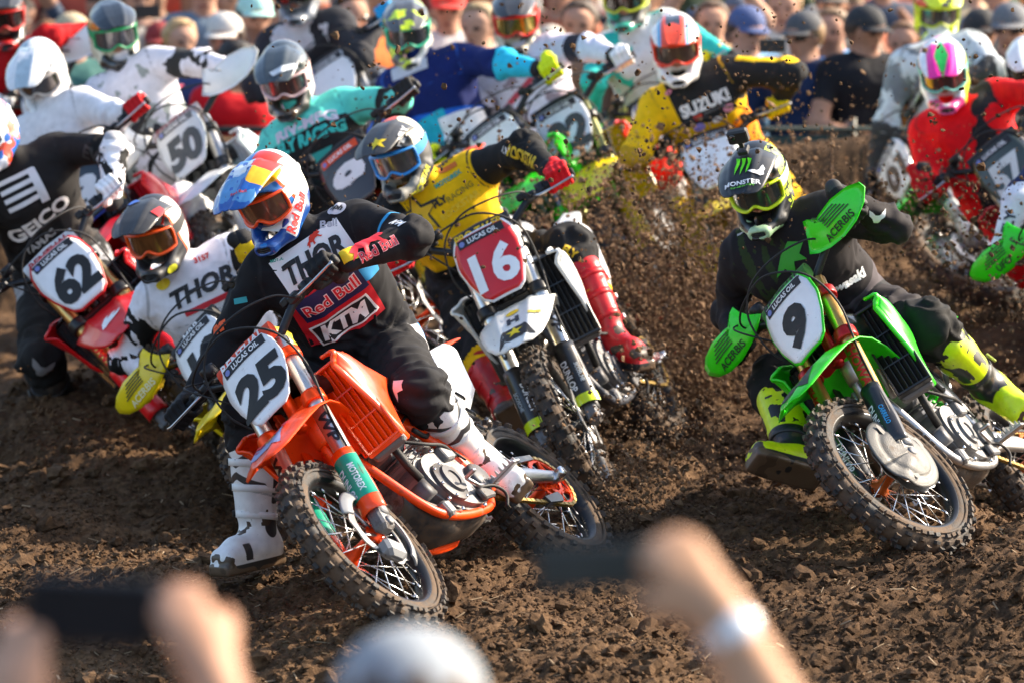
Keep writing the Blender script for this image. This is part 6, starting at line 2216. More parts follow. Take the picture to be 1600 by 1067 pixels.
# ------------------------------------------------------------------ terrain
CTRL = []
for _k, _b in BIKES.items():
    for mm_, c_, r_ in ((_b['MS'], FA, .345), (_b['M'], RA, .335)):
        ce = mm_ @ c_
        nn_ = (mm_.to_3x3() @ YL).normalized()
        up_ = (Vector((0, 0, 1)) - nn_ * nn_.z).normalized()
        lo_ = ce - up_ * r_
        z_ = lo_.z + .058
        if lo_.y > 19.5:
            z_ = max(-.18, min(.28, z_))
        if lo_.z > .34:
            z_ = .06
        CTRL.append((lo_.x, lo_.y, z_))
_f = PEOPLE['25']['J']
_sole = (_f['Ra'] + (_f['Rt'] - _f['Ra']) * .4)
CTRL.append((_sole.x, _sole.y, min(_f['Ra'].z, _f['Rt'].z) - .075))
CTRL += [(-.4, 13.9, .03), (.6, 13.9, .05), (1.4, 13.9, .08), (-1.3, 13.9, .02), (1.2, 15.0, .12), (-1.3, 15.3, .03)]
CT = np.array(CTRL)
RUTS = []
for _k, _b in BIKES.items():
    fc, rc = [Vector(CTRL[list(BIKES).index(_k) * 2 + i]) for i in (0, 1)]
    hd_ = (fc - rc).normalized()
    RUTS.append((fc + hd_ * .05, rc, rc - hd_ * 2.2 + Vector((hd_.y, -hd_.x, 0)) * .35))
def rut_profile(x, y):
    out = np.zeros_like(x)
    for pts in RUTS:
        dm = np.full_like(x, 9.0)
        for a, b in zip(pts, pts[1:]):
            ax, ay, bx, by = a.x, a.y, b.x, b.y
            t = np.clip(((x - ax) * (bx - ax) + (y - ay) * (by - ay)) / ((bx - ax) ** 2 + (by - ay) ** 2), 0, 1)
            dm = np.minimum(dm, np.hypot(x - ax - t * (bx - ax), y - ay - t * (by - ay)))
        out = out - .040 * np.exp(-(dm / .075) ** 2) + .030 * np.exp(-((dm - .17) / .075) ** 2)
    return np.clip(out, -.06, .06)
def sstep(a, b, x):
    t = np.clip((x - a) / (b - a), 0, 1)
    return t * t * (3 - 2 * t)
def base_h(x, y):
    h = .04 + 0 * x
    h = h + .74 * sstep(23.5, 24.4, y) - 1.13 * sstep(24.75, 25.4, y)
    num, den = 0, .10
    for cx, cy, cz in CT:
        w = np.exp(-((x - cx) ** 2 + (y - cy) ** 2) / (2 * .42 ** 2))
        num = num + w * (cz - .04)
        den = den + w
    return h + num / den * (1 - sstep(23.5, 24.2, y))
def worley(x, y, s, seed):
    px, py = x / s, y / s
    ix, iy = np.floor(px), np.floor(py)
    best = np.zeros_like(px)
    z0 = np.zeros_like(ix)
    for dx in (-1, 0, 1):
        for dy in (-1, 0, 1):
            cx, cy = ix + dx, iy + dy
            jx, jy = _hash(cx, cy, z0, seed), _hash(cx, cy, z0 + 1, seed)
            rr = .30 + .45 * _hash(cx, cy, z0 + 2, seed)
            d2 = (px - cx - jx) ** 2 + (py - cy - jy) ** 2
            best = np.maximum(best, np.sqrt(np.maximum(rr * rr - d2, 0)) * (.5 + .6 * _hash(cx, cy, z0 + 3, seed)))
    return best
def height(x, y, fine=True):
    x, y = np.asarray(x, float), np.asarray(y, float)
    h = base_h(x, y)
    p = np.stack([x, y], -1)
    h = h + rut_profile(x, y) * (1 + .5 * vnoise(p * 5, 51)) * (y < 23.6)
    amp = 1 - .55 * np.exp(-np.min(np.stack([(x - a) ** 2 + (y - b) ** 2 for a, b, c in CT]), 0) / (2 * .16 ** 2))
    h = h + .045 * fbm(p * np.array([.9, 1.6]), 3, 5) * amp
    h = h + .020 * (1 - 2 * np.abs(vnoise(p * np.array([1.3, 4.2]) + .6 * vnoise(p * 2, 3)[..., None], 8))) * amp
    if fine:
        wx, wy = x + .012 * vnoise(p * 21, 31), y + .012 * vnoise(p * 21, 32)
        big = np.clip(.55 + .6 * vnoise(p * 2.3, 41), .15, 1.2)
        h = h + (worley(wx, wy, .11, 11) * .040 * big + worley(wx, wy, .042, 12) * .018 + worley(wx, wy, .022, 13) * .012) * (.35 + .65 * amp)
        h = h + .0085 * fbm(p * 36, 3, 21, .62)
    return h
xs = np.concatenate([-np.geomspace(120, 2.75, 34), np.arange(-2.7, 2.82, .0122), np.geomspace(2.87, 120, 34)])
ys = [2.0, 4, 6, 8, 10, 11.5, 12.4, 13.0]
while ys[-1] < 25.6:
    ys.append(ys[-1] + .0115 * (max(ys[-1], 13.6) / 13.6) ** 2.4)
ys = np.concatenate([ys, np.geomspace(25.7, 420, 30)])
GX, GY = np.meshgrid(xs, ys, indexing='ij')
GZ = height(GX.ravel(), GY.ravel()).reshape(GX.shape)
far = (GY > 26) | (np.abs(GX) > 4)
ni, nj = GX.shape
vid = np.arange(ni * nj).reshape(ni, nj)
gf = np.stack([vid[:-1, :-1].ravel(), vid[1:, :-1].ravel(), vid[1:, 1:].ravel(), vid[:-1, 1:].ravel()], 1)

def soil_material(name, dark, mid, light, moist=.5):
    m = bpy.data.materials.new(name)
    m.use_nodes = True
    nt = m.node_tree
    N, L = nt.nodes, nt.links
    b = N['Principled BSDF']
    b.inputs['Roughness'].default_value = .97
    b.inputs['Specular IOR Level'].default_value = .2
    tc = N.new('ShaderNodeNewGeometry')
    n1 = N.new('ShaderNodeTexNoise')
    n1.inputs['Scale'].default_value = 1.7
    n1.inputs['Detail'].default_value = 8
    n1.inputs['Roughness'].default_value = .66
    L.new(tc.outputs['Position'], n1.inputs['Vector'])
    n2 = N.new('ShaderNodeTexNoise')
    n2.inputs['Scale'].default_value = 38
    n2.inputs['Detail'].default_value = 6
    n2.inputs['Roughness'].default_value = .7
    L.new(tc.outputs['Position'], n2.inputs['Vector'])
    mx = N.new('ShaderNodeMix')
    mx.data_type = 'FLOAT'
    mx.inputs[0].default_value = .55
    L.new(n1.outputs['Fac'], mx.inputs[2])
    L.new(n2.outputs['Fac'], mx.inputs[3])
    cr = N.new('ShaderNodeValToRGB')
    el = cr.color_ramp.elements
    el[0].position, el[0].color = .36, (*dark, 1)
    el[1].position, el[1].color = .66, (*light, 1)
    e = el.new(.5)
    e.color = (*mid, 1)
    L.new(mx.outputs[0], cr.inputs[0])
    # pale straw-like crumbs
    n3 = N.new('ShaderNodeTexNoise')
    n3.inputs['Scale'].default_value = 95
    n3.inputs['Detail'].default_value = 2
    L.new(tc.outputs['Position'], n3.inputs['Vector'])
    r3 = N.new('ShaderNodeMapRange')
    r3.inputs['From Min'].default_value = .69
    r3.inputs['From Max'].default_value = .74
    r3.inputs['To Max'].default_value = .6
    L.new(n3.outputs['Fac'], r3.inputs['Value'])
    m2 = N.new('ShaderNodeMix')
    m2.data_type = 'RGBA'
    L.new(r3.outputs[0], m2.inputs['Factor'])
    L.new(cr.outputs[0], m2.inputs[6])
    m2.inputs[7].default_value = (.22, .15, .09, 1)
    L.new(m2.outputs[2], b.inputs['Base Color'])
    bp = N.new('ShaderNodeBump')
    bp.inputs['Strength'].default_value = .8
    bp.inputs['Distance'].default_value = .008
    n4 = N.new('ShaderNodeTexNoise')
    n4.inputs['Scale'].default_value = 130
    n4.inputs['Detail'].default_value = 5
    n4.inputs['Roughness'].default_value = .7
    L.new(tc.outputs['Position'], n4.inputs['Vector'])
    L.new(n4.outputs['Fac'], bp.inputs['Height'])
    L.new(bp.outputs[0], b.inputs['Normal'])
    return m
M_SOIL = soil_material('ploughed_soil', (.024, .0130, .0058), (.080, .0435, .0205), (.185, .108, .054))
M_CLOD = soil_material('soil_clod', (.030, .0165, .008), (.088, .0485, .0235), (.19, .112, .058))
M_FLY = soil_material('thrown_soil_sunlit_tint', (.12, .070, .036), (.20, .120, .066), (.30, .19, .11))  # same soil made paler: sunlight on the spray is put into the colour
ground = structure(link('ground', np_mesh('ground', np.stack([GX.ravel(), GY.ravel(), GZ.ravel()], 1), gf, M_SOIL)))

# loose clods: too many to count
def ico(sub):
    if sub == 0:
        return np.array([(1, 0, 0), (-1, 0, 0), (0, 1, 0), (0, -1, 0), (0, 0, 1), (0, 0, -1)], float), np.array([(0, 2, 4), (2, 1, 4), (1, 3, 4), (3, 0, 4), (2, 0, 5), (1, 2, 5), (3, 1, 5), (0, 3, 5)])
    bm = bmesh.new()
    bmesh.ops.create_icosphere(bm, subdivisions=sub, radius=1)
    bm.verts.index_update()
    v = np.array([a.co[:] for a in bm.verts])
    f = np.array([[a.index for a in q.verts] for q in bm.faces])
    bm.free()
    return v, f
def scatter(name, P, size, sub, material, seed, squash=.75):
    rng = np.random.default_rng(seed)
    V0, F0 = ico(sub)
    var = []
    for k in range(10):
        d = 1 + .60 * fbm(V0 * 1.6 + 7.1 * k, 3, seed + k)
        var.append(V0 * d[:, None] * rng.uniform(.65, 1.25, 3))
    var = np.array(var)
    n = len(P)
    pick = rng.integers(0, 10, n)
    q = rng.normal(size=(n, 4))
    q /= np.linalg.norm(q, axis=1, keepdims=True)
    w, x, y, z = q.T
    Rm = np.stack([np.stack([1 - 2 * (y * y + z * z), 2 * (x * y - z * w), 2 * (x * z + y * w)], -1), np.stack([2 * (x * y + z * w), 1 - 2 * (x * x + z * z), 2 * (y * z - x * w)], -1), np.stack([2 * (x * z - y * w), 2 * (y * z + x * w), 1 - 2 * (x * x + y * y)], -1)], 1)
    W = np.einsum('nij,nkj->nki', Rm, var[pick]) * size[:, None, None]
    W[:, :, 2] *= squash
    W = W + P[:, None, :]
    F = F0[None] + (np.arange(n) * len(V0))[:, None, None]
    me = np_mesh(name, W.reshape(-1, 3), F.reshape(-1, 3), material, smooth=False)
    o = link(name, me)
    o['kind'] = 'stuff'
    return o
rng = np.random.default_rng(4)
def ground_pts(n, y0, y1):
    y = rng.uniform(y0, y1, n)
    x = rng.uniform(-1, 1, n) * (.118 * y + .1)
    return x, y
x1, y1 = ground_pts(4600, 13.3, 20.5)
s1 = np.exp(rng.normal(-4.35, .52, len(x1))).clip(.005, .042)
o1 = scatter('soil_clods', np.stack([x1, y1, height(x1, y1) + s1 * .30], 1), s1, 2, M_CLOD, 3)
tag(o1, 'larger loose clods of brown soil strewn over the track', 'soil clods')
x2, y2 = ground_pts(52000, 13.3, 18.5)
s2 = np.exp(rng.normal(-5.2, .45, len(x2))).clip(.0025, .015)
o2 = scatter('soil_crumbs', np.stack([x2, y2, height(x2, y2) + s2 * .4], 1), s2, 0, M_CLOD, 9)
tag(o2, 'small crumbs of brown soil covering the track', 'soil crumbs')
# straw and wood chips
mb = MB()
x3, y3 = ground_pts(900, 13.3, 19.0)
h3 = height(x3, y3)
rr_ = random.Random(8)
for i in range(len(x3)):
    rot = Euler((rr_.uniform(-.6, .6), rr_.uniform(-.5, .5), rr_.uniform(0, 3.14))).to_matrix()
    mb.box((x3[i], y3[i], h3[i] + .006), (rr_.uniform(.012, .06), rr_.uniform(.002, .007), rr_.uniform(.001, .003)), rot)
o3 = mb.build('wood_chips', mat('dry_wood_chip', (.30, .21, .12), .85, var=.3))
tag(o3, 'pale straw bits and wood chips scattered on the soil', 'wood chips', kind='stuff')
# dirt thrown up by the rear wheels
def spray(n, box, d0, d1, seed):
    r = np.random.default_rng(seed)
    out = []
    for (ax, ay, bx, by), k in box:
        m = int(n * k)
        px, py, d = r.uniform(ax, bx, m), ay + (by - ay) * r.uniform(0, 1, m) ** .75, r.uniform(d0, d1, m)
        out += [tuple(at(a, b, c)) for a, b, c in zip(px, py, d)]
    return np.array(out)
pa = spray(4300, [((960, 330, 1180, 800), .50), ((890, 250, 1010, 760), .10), ((1000, 380, 1130, 760), .14), ((1330, 250, 1600, 520), .30), ((560, 420, 740, 700), .06), ((0, 560, 330, 760), .04)], 17.3, 20.6, 5)
pb = spray(1500, [((380, 0, 760, 420), .26), ((760, 0, 1260, 420), .50), ((1200, 0, 1600, 420), .24)], 15.2, 20.6, 6)
P_ = np.concatenate([pa, pb])
P_ = P_[P_[:, 2] > height(P_[:, 0], P_[:, 1], False) + .01]
sz_ = np.exp(np.random.default_rng(2).normal(-5.5, .52, len(P_))).clip(.0016, .017)
o4 = scatter('flying_dirt', P_, sz_, 1, M_CLOD, 15, 1.0)
tag(o4, 'clods of dirt thrown into the air behind the wheels', 'flying dirt')
# dense fans of soil streaming up and back off the rear tyres
def roost(n, src, dirs, spread, reach, seed):
    r = np.random.default_rng(seed)
    src, d = np.array(src), np.array(dirs, float)
    d /= np.linalg.norm(d)
    t = r.uniform(.02, 1, n) ** .8 * reach
    j = r.normal(size=(n, 3)) * spread
    v = d[None] + j
    P = src[None] + v * t[:, None]
    P[:, 2] -= .22 * t ** 2
    return P
fans = []
for key_, n_, dr_, sp_, re_ in (('16', 15000, (.50, .95, .60), .26, 2.0), ('9', 5000, (.35, .95, .75), .26, 1.7), ('25', 2600, (.30, .95, .45), .20, 1.3), ('10', 2000, (.2, .95, .6), .2, 1.3), ('62', 2000, (.1, .95, .6), .2, 1.3), ('S', 3500, (.3, .95, .7), .22, 1.4)):
    c_ = bpt(key_, (-.12, 0, .08))
    fans.append(roost(n_, c_, dr_, sp_, re_, len(fans) + 3))
rq_ = np.random.default_rng(77)
m_ = 36000      # soil hanging in the air between the two leading bikes
hy_ = 190 + 620 * rq_.beta(1.75, 1.15, m_)
hx_ = np.clip(rq_.normal(1040, 75 + 110 * np.clip((700 - hy_) / 500, 0, 1), m_), 780, 1300)
fans.append(np.array([tuple(at(a, b, c)) for a, b, c in zip(hx_, hy_, rq_.uniform(18.7, 20.3, m_))]))
P_ = np.concatenate(fans)
P_ = P_[P_[:, 2] > height(P_[:, 0], P_[:, 1], False) + .005]
sz_ = np.exp(np.random.default_rng(3).normal(-5.55, .55, len(P_))).clip(.0014, .020)
o5 = scatter('dirt_roost', P_, sz_ * 1.1, 0, M_FLY, 25, 1.0)
tag(o5, 'dense brown spray of soil streaming off the rear tyres', 'dirt spray')
# ------------------------------------------------------------------ spectators
def up_frame(f):
    f = Vector(f).normalized()
    l = Vector((0, 0, 1)).cross(f).normalized()
    return f, l, f.cross(l)
def skull(hc, f, s=1.0):
    f, l, u = up_frame(f)
    p = lambda a, b, c: np.array(hc + (f * a + l * b + u * c) * s, np.float32)
    return [([p(-.018, 0, .035), p(.028, 0, .028)], [.088 * s, .078 * s]), ([p(.03, 0, -.01), p(.042, 0, -.088)], [.068 * s, .040 * s]), ([p(.084, 0, .012), p(.108, 0, -.022)], [.010 * s, .015 * s]),
            ([p(-.01, .082, .01), p(-.012, .086, -.025)], [.014 * s, .010 * s]), ([p(-.01, -.082, .01), p(-.012, -.086, -.025)], [.014 * s, .010 * s]), ([p(-.02, 0, -.04), p(-.02, 0, -.15)], [.058 * s, .058 * s]),
            ([p(.088, .022, -.058), p(.092, -.022, -.058)], [.008 * s, .008 * s])]
def g_cap():
    m = MB()
    def f(u, v):
        a = u * 2 * math.pi
        e = v * math.pi / 2
        return Vector((-.006 + .107 * math.cos(a) * math.cos(e), .096 * math.sin(a) * math.cos(e), .045 + .098 * math.sin(e) ** .9))
    m.grid(f, 24, 8)
    def br(u, v):
        a = (u - .5) * 2 * 1.05
        r = .100 + .085 * v * math.cos(a * .9)
        return Vector((-.006 + r * math.cos(a), .092 * math.sin(a) * (1 + .08 * v), .047 - .012 * v - .012 * (a / 1.05) ** 2 * v))
    m.grid(br, 14, 5, .003)
    m.lathe([(0, .004), (.007, .003), (.008, 0)], (-.006, 0, .142), (0, 0, 1), 8)
    return m
def g_hair():
    m = MB()
    def f(u, v):
        a = u * 2 * math.pi
        e = -.75 + v * (math.pi / 2 + .75)
        lim = .20 * max(0, math.cos(a)) * (1 - v)
        k = 1 + .05 * math.sin(a * 9) * math.sin(e * 7)
        return Vector((-.02 + .104 * k * math.cos(a) * math.cos(e) * (1 - .28 * max(0, math.cos(a)) * (1 if e < .45 else 0)), .098 * k * math.sin(a) * math.cos(e), .03 + .10 * math.sin(e) * k + lim * .3))
    m.grid(f, 26, 12)
    return m
def g_shades():
    m = MB()
    for s in (1, -1):
        m.grid(lambda u, v: Vector((.100 - .03 * u * u, s * (.008 + .062 * u), .022 - .034 * v * (1 - .3 * u))), 6, 3, .003)
        m.tube([(.075, s * .07, .018), (.02, s * .092, .018), (-.02, s * .09, .008)], .004, 6)
    m.tube([(.102, .01, .018), (.102, -.01, .018)], .003, 6)
    return m
def finger_hand(wr, d, n, side, curl=.5, s=1.0):
    """open hand: wr wrist, d pointing direction, n back-of-hand normal; chains for the body surface"""
    d = Vector(d).normalized()
    n = Vector(n)
    n = (n - d * n.dot(d)).normalized()
    l = n.cross(d) * side
    P = lambda a, b, c: np.array(wr + (d * a + l * b + n * c) * s, np.float32)
    out = []
    for k in (-.026, -.009, .009, .026):
        out.append(([P(-.01, k * .6, 0), P(.075, k, .004)], [.022 * s, .0135 * s]))
    for k, ln in ((-.028, .072), (-.009, .082), (.010, .078), (.028, .062)):
        a, b, c = P(.078, k, .004), None, None
        c1, c2 = curl * .9, curl * 1.9
        p1 = (.078 + ln * .45 * math.cos(c1), k * 1.1, .004 - ln * .45 * math.sin(c1))
        p2 = (p1[0] + ln * .5 * math.cos(c2), k * 1.12, p1[2] - ln * .5 * math.sin(c2))
        out.append(([a, P(*p1), P(*p2)], [.0105 * s, .0095 * s, .0078 * s]))
    out.append(([P(.012, -.024, -.006), P(.045, -.052, -.014), P(.078, -.060, -.022)], [.016 * s, .012 * s, .009 * s]))
    return out
CROWD = 'spectators behind the fence'
def spectator(px, py, d, shirt, label, skin=(.42, .23, .155), cap=None, hair=(.05, .03, .02), shades=False, face=(0, 0), arms='rail', base_z=-.35, sleeve=.75, trousers=(.05, .06, .10), fat=1.0, pattern=None, group=CROWD, vox=.02, lean=.0):
    hc = at(px, py, d)
    s = max(.86, min(1.12, (hc.z - base_z) / 1.58))
    yaw, pit = face
    f = Vector((-math.sin(R(yaw)), -math.cos(R(yaw)), -math.sin(R(pit))))
    fb = Vector((-math.sin(R(yaw * .5)), -math.cos(R(yaw * .5)), 0))
    lb = Vector((0, 0, 1)).cross(fb)
    o = Vector((hc.x, hc.y, hc.z - 1.58 * s)) - fb * lean
    b = lambda a, l_, z: o + (fb * (a + lean * z / 1.62) + lb * l_ + Vector((0, 0, z))) * s
    J = dict(pelvis=b(0, 0, .95), neck=b(0, 0, 1.43), head=hc, Ls=b(0, .185, 1.40), Rs=b(0, -.185, 1.40), Lh=b(0, .09, .93), Rh=b(0, -.09, .93), Lk=b(.04, .11, .50), Rk=b(.04, -.11, .50), La=b(0, .12, .09), Ra=b(0, -.12, .09), Lt=b(.15, .13, .04), Rt=b(.15, -.13, .04))
    hands = skull(hc, f, s)
    if arms == 'rail':
        J.update(Le=b(.10, .30, 1.13), Re=b(.10, -.30, 1.13), Lw=b(.32, .16, 1.08), Rw=b(.32, -.12, 1.08))
    elif arms == 'phone':
        J.update(Le=b(.22, .24, 1.22), Re=b(.22, -.24, 1.22), Lw=b(.40, .09, 1.42), Rw=b(.40, -.09, 1.42))
    elif arms == 'up':
        J.update(Le=b(.18, .27, 1.62), Re=b(.18, -.27, 1.62), Lw=b(.28, .13, 1.84), Rw=b(.28, -.13, 1.84))
    else:
        J.update(Le=b(-.02, .24, 1.12), Re=b(-.02, -.24, 1.12), Lw=b(.08, .26, .88), Rw=b(.08, -.26, .88))
    for k, sd in (('L', 1), ('R', -1)):
        dd = (J[k + 'w'] - J[k + 'e']).normalized()
        hands += finger_hand(J[k + 'w'], dd, (lb * sd * .4 + Vector((0, 0, 1)) * .6) if arms != 'down' else lb * sd, -sd, .6, s)
    vs, fs, c = body_mesh(J, fat * s, vox, False, .7, zlib.crc32(label.encode()) % 91, hands, bare=True)
    root = thing('person', label, 'person', Matrix.Translation(o), group)
    skin_m = OR(c['hand'], AND(c['arms'], c['s'] - sleeve * 1.0), .02 - np.abs(c['G']['neck'] + .0) * 1.0 + np.minimum(0, (c['v'] - .97)) * 5)
    lay = [(trousers, c['legs'])] + ([(pattern[0], pattern[1](c))] if pattern else []) + [(skin, skin_m)]
    fq, lq, uq = [np.array(v, np.float32) for v in up_frame(f)]
    rel = (vs - np.array(hc)) / s
    ra_, rl_, ru_ = rel @ fq, rel @ lq, rel @ uq
    lay += [((.06, .035, .03), AND(.013 - np.hypot((np.abs(rl_) - .033) * .75, ru_ - .012), ra_ - .05)), ((.22, .08, .07), AND(.007 - np.abs(ru_ + .058), .024 - np.abs(rl_), ra_ - .05))]
    if zlib.crc32(label.encode()) % 3 == 0:
        lay.append((tuple(v * .5 for v in skin), AND(-.035 - ru_, ra_ - .02, ru_ + .125, .075 - np.abs(rl_))))
    att = {'m%d' % i: a for i, (_, a) in enumerate(lay)}
    body = link('body', np_mesh('body', vs - np.array(o), fs, layered('clothes_and_skin', shirt, [a for a, _ in lay], .75, mud=0), att), root)
    ff, l, u = up_frame(f)
    T = Matrix.Translation(hc - o) @ Matrix((ff, l, u)).transposed().to_4x4() @ Matrix.Scale(s, 4)
    if hair is not None:
        link('hair', mesh_of('hair', g_hair, mat('hair', hair, .6, bump=.4, bscale=160, var=.3)), root, T)
    if cap is not None:
        link('cap', mesh_of('cap', g_cap, mat('cap_cloth', cap, .8, bump=.2)), root, T)
    if shades:
        link('sunglasses', mesh_of('sunglasses', g_shades, mat('dark_lens', (.01, .01, .012), .1, coat=.6)), root, T)
    if arms in ('phone', 'up'):
        p = (J['Lw'] + J['Rw']) / 2 + Vector((0, 0, .12)) * s + fb * .03
        ph = MB().box(p, (.15, .009, .075), Matrix((lb, fb, Vector((0, 0, 1)))).transposed(), bev=.003).build('phone', M_BLKP)
        tag(ph, 'black phone raised by ' + ' '.join(label.split()[:7]), 'phone', 'phones held up by spectators')
    return root
SK = [(.45, .25, .17), (.38, .20, .13), (.50, .29, .20), (.30, .16, .10)]
spectator(112, 62, 25.6, C('#3f6b66'), 'man in dark green shirt and tan cap, left of the dark-helmet rider', cap=C('#b8a888'), face=(-30, 8), skin=SK[1])
spectator(282, 66, 26.0, C('#8a6a4a'), 'blond woman in tan top beside the white handguard', hair=(.45, .30, .14), face=(-25, 6), skin=SK[2])
spectator(352, 62, 25.4, C('#3a4a78'), 'man in blue shirt with striped grey cap near the red-shirt man', cap=C('#c8c4bc'), face=(18, 6), skin=SK[0])
spectator(398, 30, 26.4, C('#b0a090'), 'man with pale teal cap behind the mint rider', cap=C('#a8d8d0'), face=(-20, 4), skin=SK[2])
spectator(368, 100, 24.9, C('#c4101c'), 'man in bright red shirt beside the mint rider', hair=(.015, .012, .010), face=(-35, 18), skin=SK[1], arms='down', lean=.1)
spectator(548, 28, 25.8, C('#d8783a'), 'man in orange shirt with mirrored sunglasses at the top', shades=True, hair=(.03, .02, .015), face=(-20, 6), skin=SK[0], fat=1.15)
spectator(700, 18, 26.6, C('#d8d4d0'), 'person with red cap raising both arms', cap=C('#d83c34'), face=(0, 4), skin=SK[0], arms='up')
spectator(748, 44, 25.4, C('#c8bca8'), 'fair-haired man between the blue and white riders', hair=(.35, .24, .12), face=(25, 6), skin=SK[2])
spectator(905, 40, 25.8, C('#7a6250'), 'man in brown shirt behind the number 22 rider', hair=(.08, .05, .03), face=(10, 5), skin=SK[0])
spectator(1112, 40, 26.2, C('#c8a884'), 'person in tan top with an arm raised behind the yellow rider', hair=(.12, .07, .04), arms='up', skin=SK[2])
spectator(1166, 52, 25.5, C('#7eaed8'), 'person in light blue top with blue and white cap', cap=C('#4a5a86'), face=(-30, 10), skin=SK[2], arms='phone', sleeve=.4)
spectator(1256, 60, 25.2, C('#1d2c4c'), 'man in navy shirt and grey cap right of the yellow rider', cap=C('#4c4e52'), shades=True, face=(42, 4), skin=SK[0], hair=(.25, .15, .07))
spectator(1300, 50, 26.3, C('#6fa6dc'), 'person in light blue shirt between the navy and black shirts', hair=(.2, .12, .06), face=(20, 5), skin=SK[0])
spectator(1352, 52, 25.1, C('#15151a'), 'man in black shirt and black cap leaning on the fence', cap=(.02, .022, .026), face=(-38, 8), skin=SK[1], fat=1.12, sleeve=.6)
spectator(1412, 70, 26.0, C('#c87a20'), 'man in orange-sleeved top behind the grey-jersey rider', hair=(.18, .09, .04), face=(15, 4), skin=SK[0], sleeve=1.7)
spectator(1532, 55, 25.8, C('#18181c'), 'person in black jacket behind the red rider', cap=(.03, .03, .03), face=(-10, 5), skin=SK[1])
spectator(1578, 48, 25.3, C('#2a2620'), 'man in dark top with grey cap and sunglasses at the right edge', cap=C('#6a6c70'), shades=True, face=(15, 5), skin=SK[0])
spectator(1225, 15, 27.0, C('#c8c0b0'), 'person in pale shirt standing further back on the right', hair=(.3, .2, .1), face=(10, 4), skin=SK[0])
spectator(1300, 8, 27.6, C('#8a8478'), 'person in grey shirt far behind the black-capped man', cap=C('#5a5650'), face=(5, 4), skin=SK[0])
rr_ = random.Random(21)
tints = ['#7a3a30', '#3a4658', '#b8b0a4', '#2c2c30', '#6a7a88', '#a85a3a', '#c8c4c0', '#43523a', '#8a2c2c', '#38485e', '#d0b890', '#54443c']
names = ['maroon', 'slate blue', 'cream', 'black', 'steel grey', 'rust', 'white', 'olive', 'dark red', 'denim blue', 'sand', 'brown']
spots = [(20, 70), (75, 95), (215, 30), (250, 100), (320, 18), (440, 70), (510, 75), (590, 95), (660, 90), (860, 105), (1010, 28), (1200, 95)]
for i, (px, py) in enumerate(spots):
    spectator(px, py - 30, 27.2 + .25 * (i % 3), C(tints[i]), 'spectator in %s top in the back row of the crowd' % names[i], hair=(rr_.uniform(.02, .25), rr_.uniform(.02, .12), .03) if i % 2 else (.04, .03, .02), cap=C(tints[-i - 1]) if i % 3 == 0 else None, face=(rr_.uniform(-40, 40), 5), skin=SK[i % 4], arms=['rail', 'down', 'phone'][i % 3])
# fence with green netting on the bank
fe = thing('crowd_fence', 'low fence with dark green netting in front of the spectators', 'fence', Matrix.Translation((0, 24.72, -.1)))
MG = mat('green_netting', (.025, .05, .04), .8, var=.2, bump=.4, bscale=60)
for i in range(8):
    x = -4.2 + i * 1.2
    m = MB()
    m.grid(lambda u, v, x=x: Vector((x + .02 + 1.16 * u, .012 * math.sin(u * 9 + i) * (1 - v), .50 + .44 * v - .02 * math.sin(u * math.pi))), 12, 4, .004)
    m.build('netting_panel', MG, fe)
    MB().tube([(x, .02, 0), (x, .02, 1.02)], .02, 8).build('fence_post', mat('fence_post', (.10, .10, .09), .5, .5), fe)
MB().tube([(-4.3, 0, .96), (4.3, 0, .96)], .016, 8).build('top_rail', mat('fence_rail', (.02, .035, .03), .8, .0), fe)
# printed barrier and flags further away
def banner(px0, px1, y, z0, z1, col, label, nm='banner'):
    x0 = (px0 - 800) / FPX * y
    x1 = (px1 - 800) / FPX * y
    r = thing(nm, label, 'banner', Matrix.Translation(((x0 + x1) / 2, y, -.35)))
    w = x1 - x0
    MB().grid(lambda u, v: Vector((-w / 2 + w * u, .05 * math.sin(u * 7) * math.sin(v * 2), z0 + .35 + (z1 - z0) * v)), 24, 6, .006).build('banner_cloth', mat('banner_cloth', col, .75, var=.12), r)
    for s in (-1, 1):
        MB().tube([(s * w / 2, .04, 0), (s * w / 2, .04, z1 + .40)], .022, 8).build('banner_pole', M_ALUD, r)
banner(40, 330, 29.6, -.1, 1.5, C('#b8503c'), 'red barrier cloth behind the crowd at the upper left')
banner(640, 840, 30.5, -.1, 1.4, C('#a8402e'), 'red barrier cloth behind the crowd at the top centre')
banner(1176, 1232, 33.0, .6, 1.5, C('#d8cc3a'), 'yellow flag in the field behind the crowd at the right')
gm = mat('dry_grass', (.20, .19, .075), .95, var=.35, bump=.8, bscale=30)
structure(MB().raw([(-200, 30.9, -.33), (200, 30.9, -.33), (200, 400, -.33), (-200, 400, -.33)], [(0, 1, 2, 3)], 0, False).build('grass_field', gm))

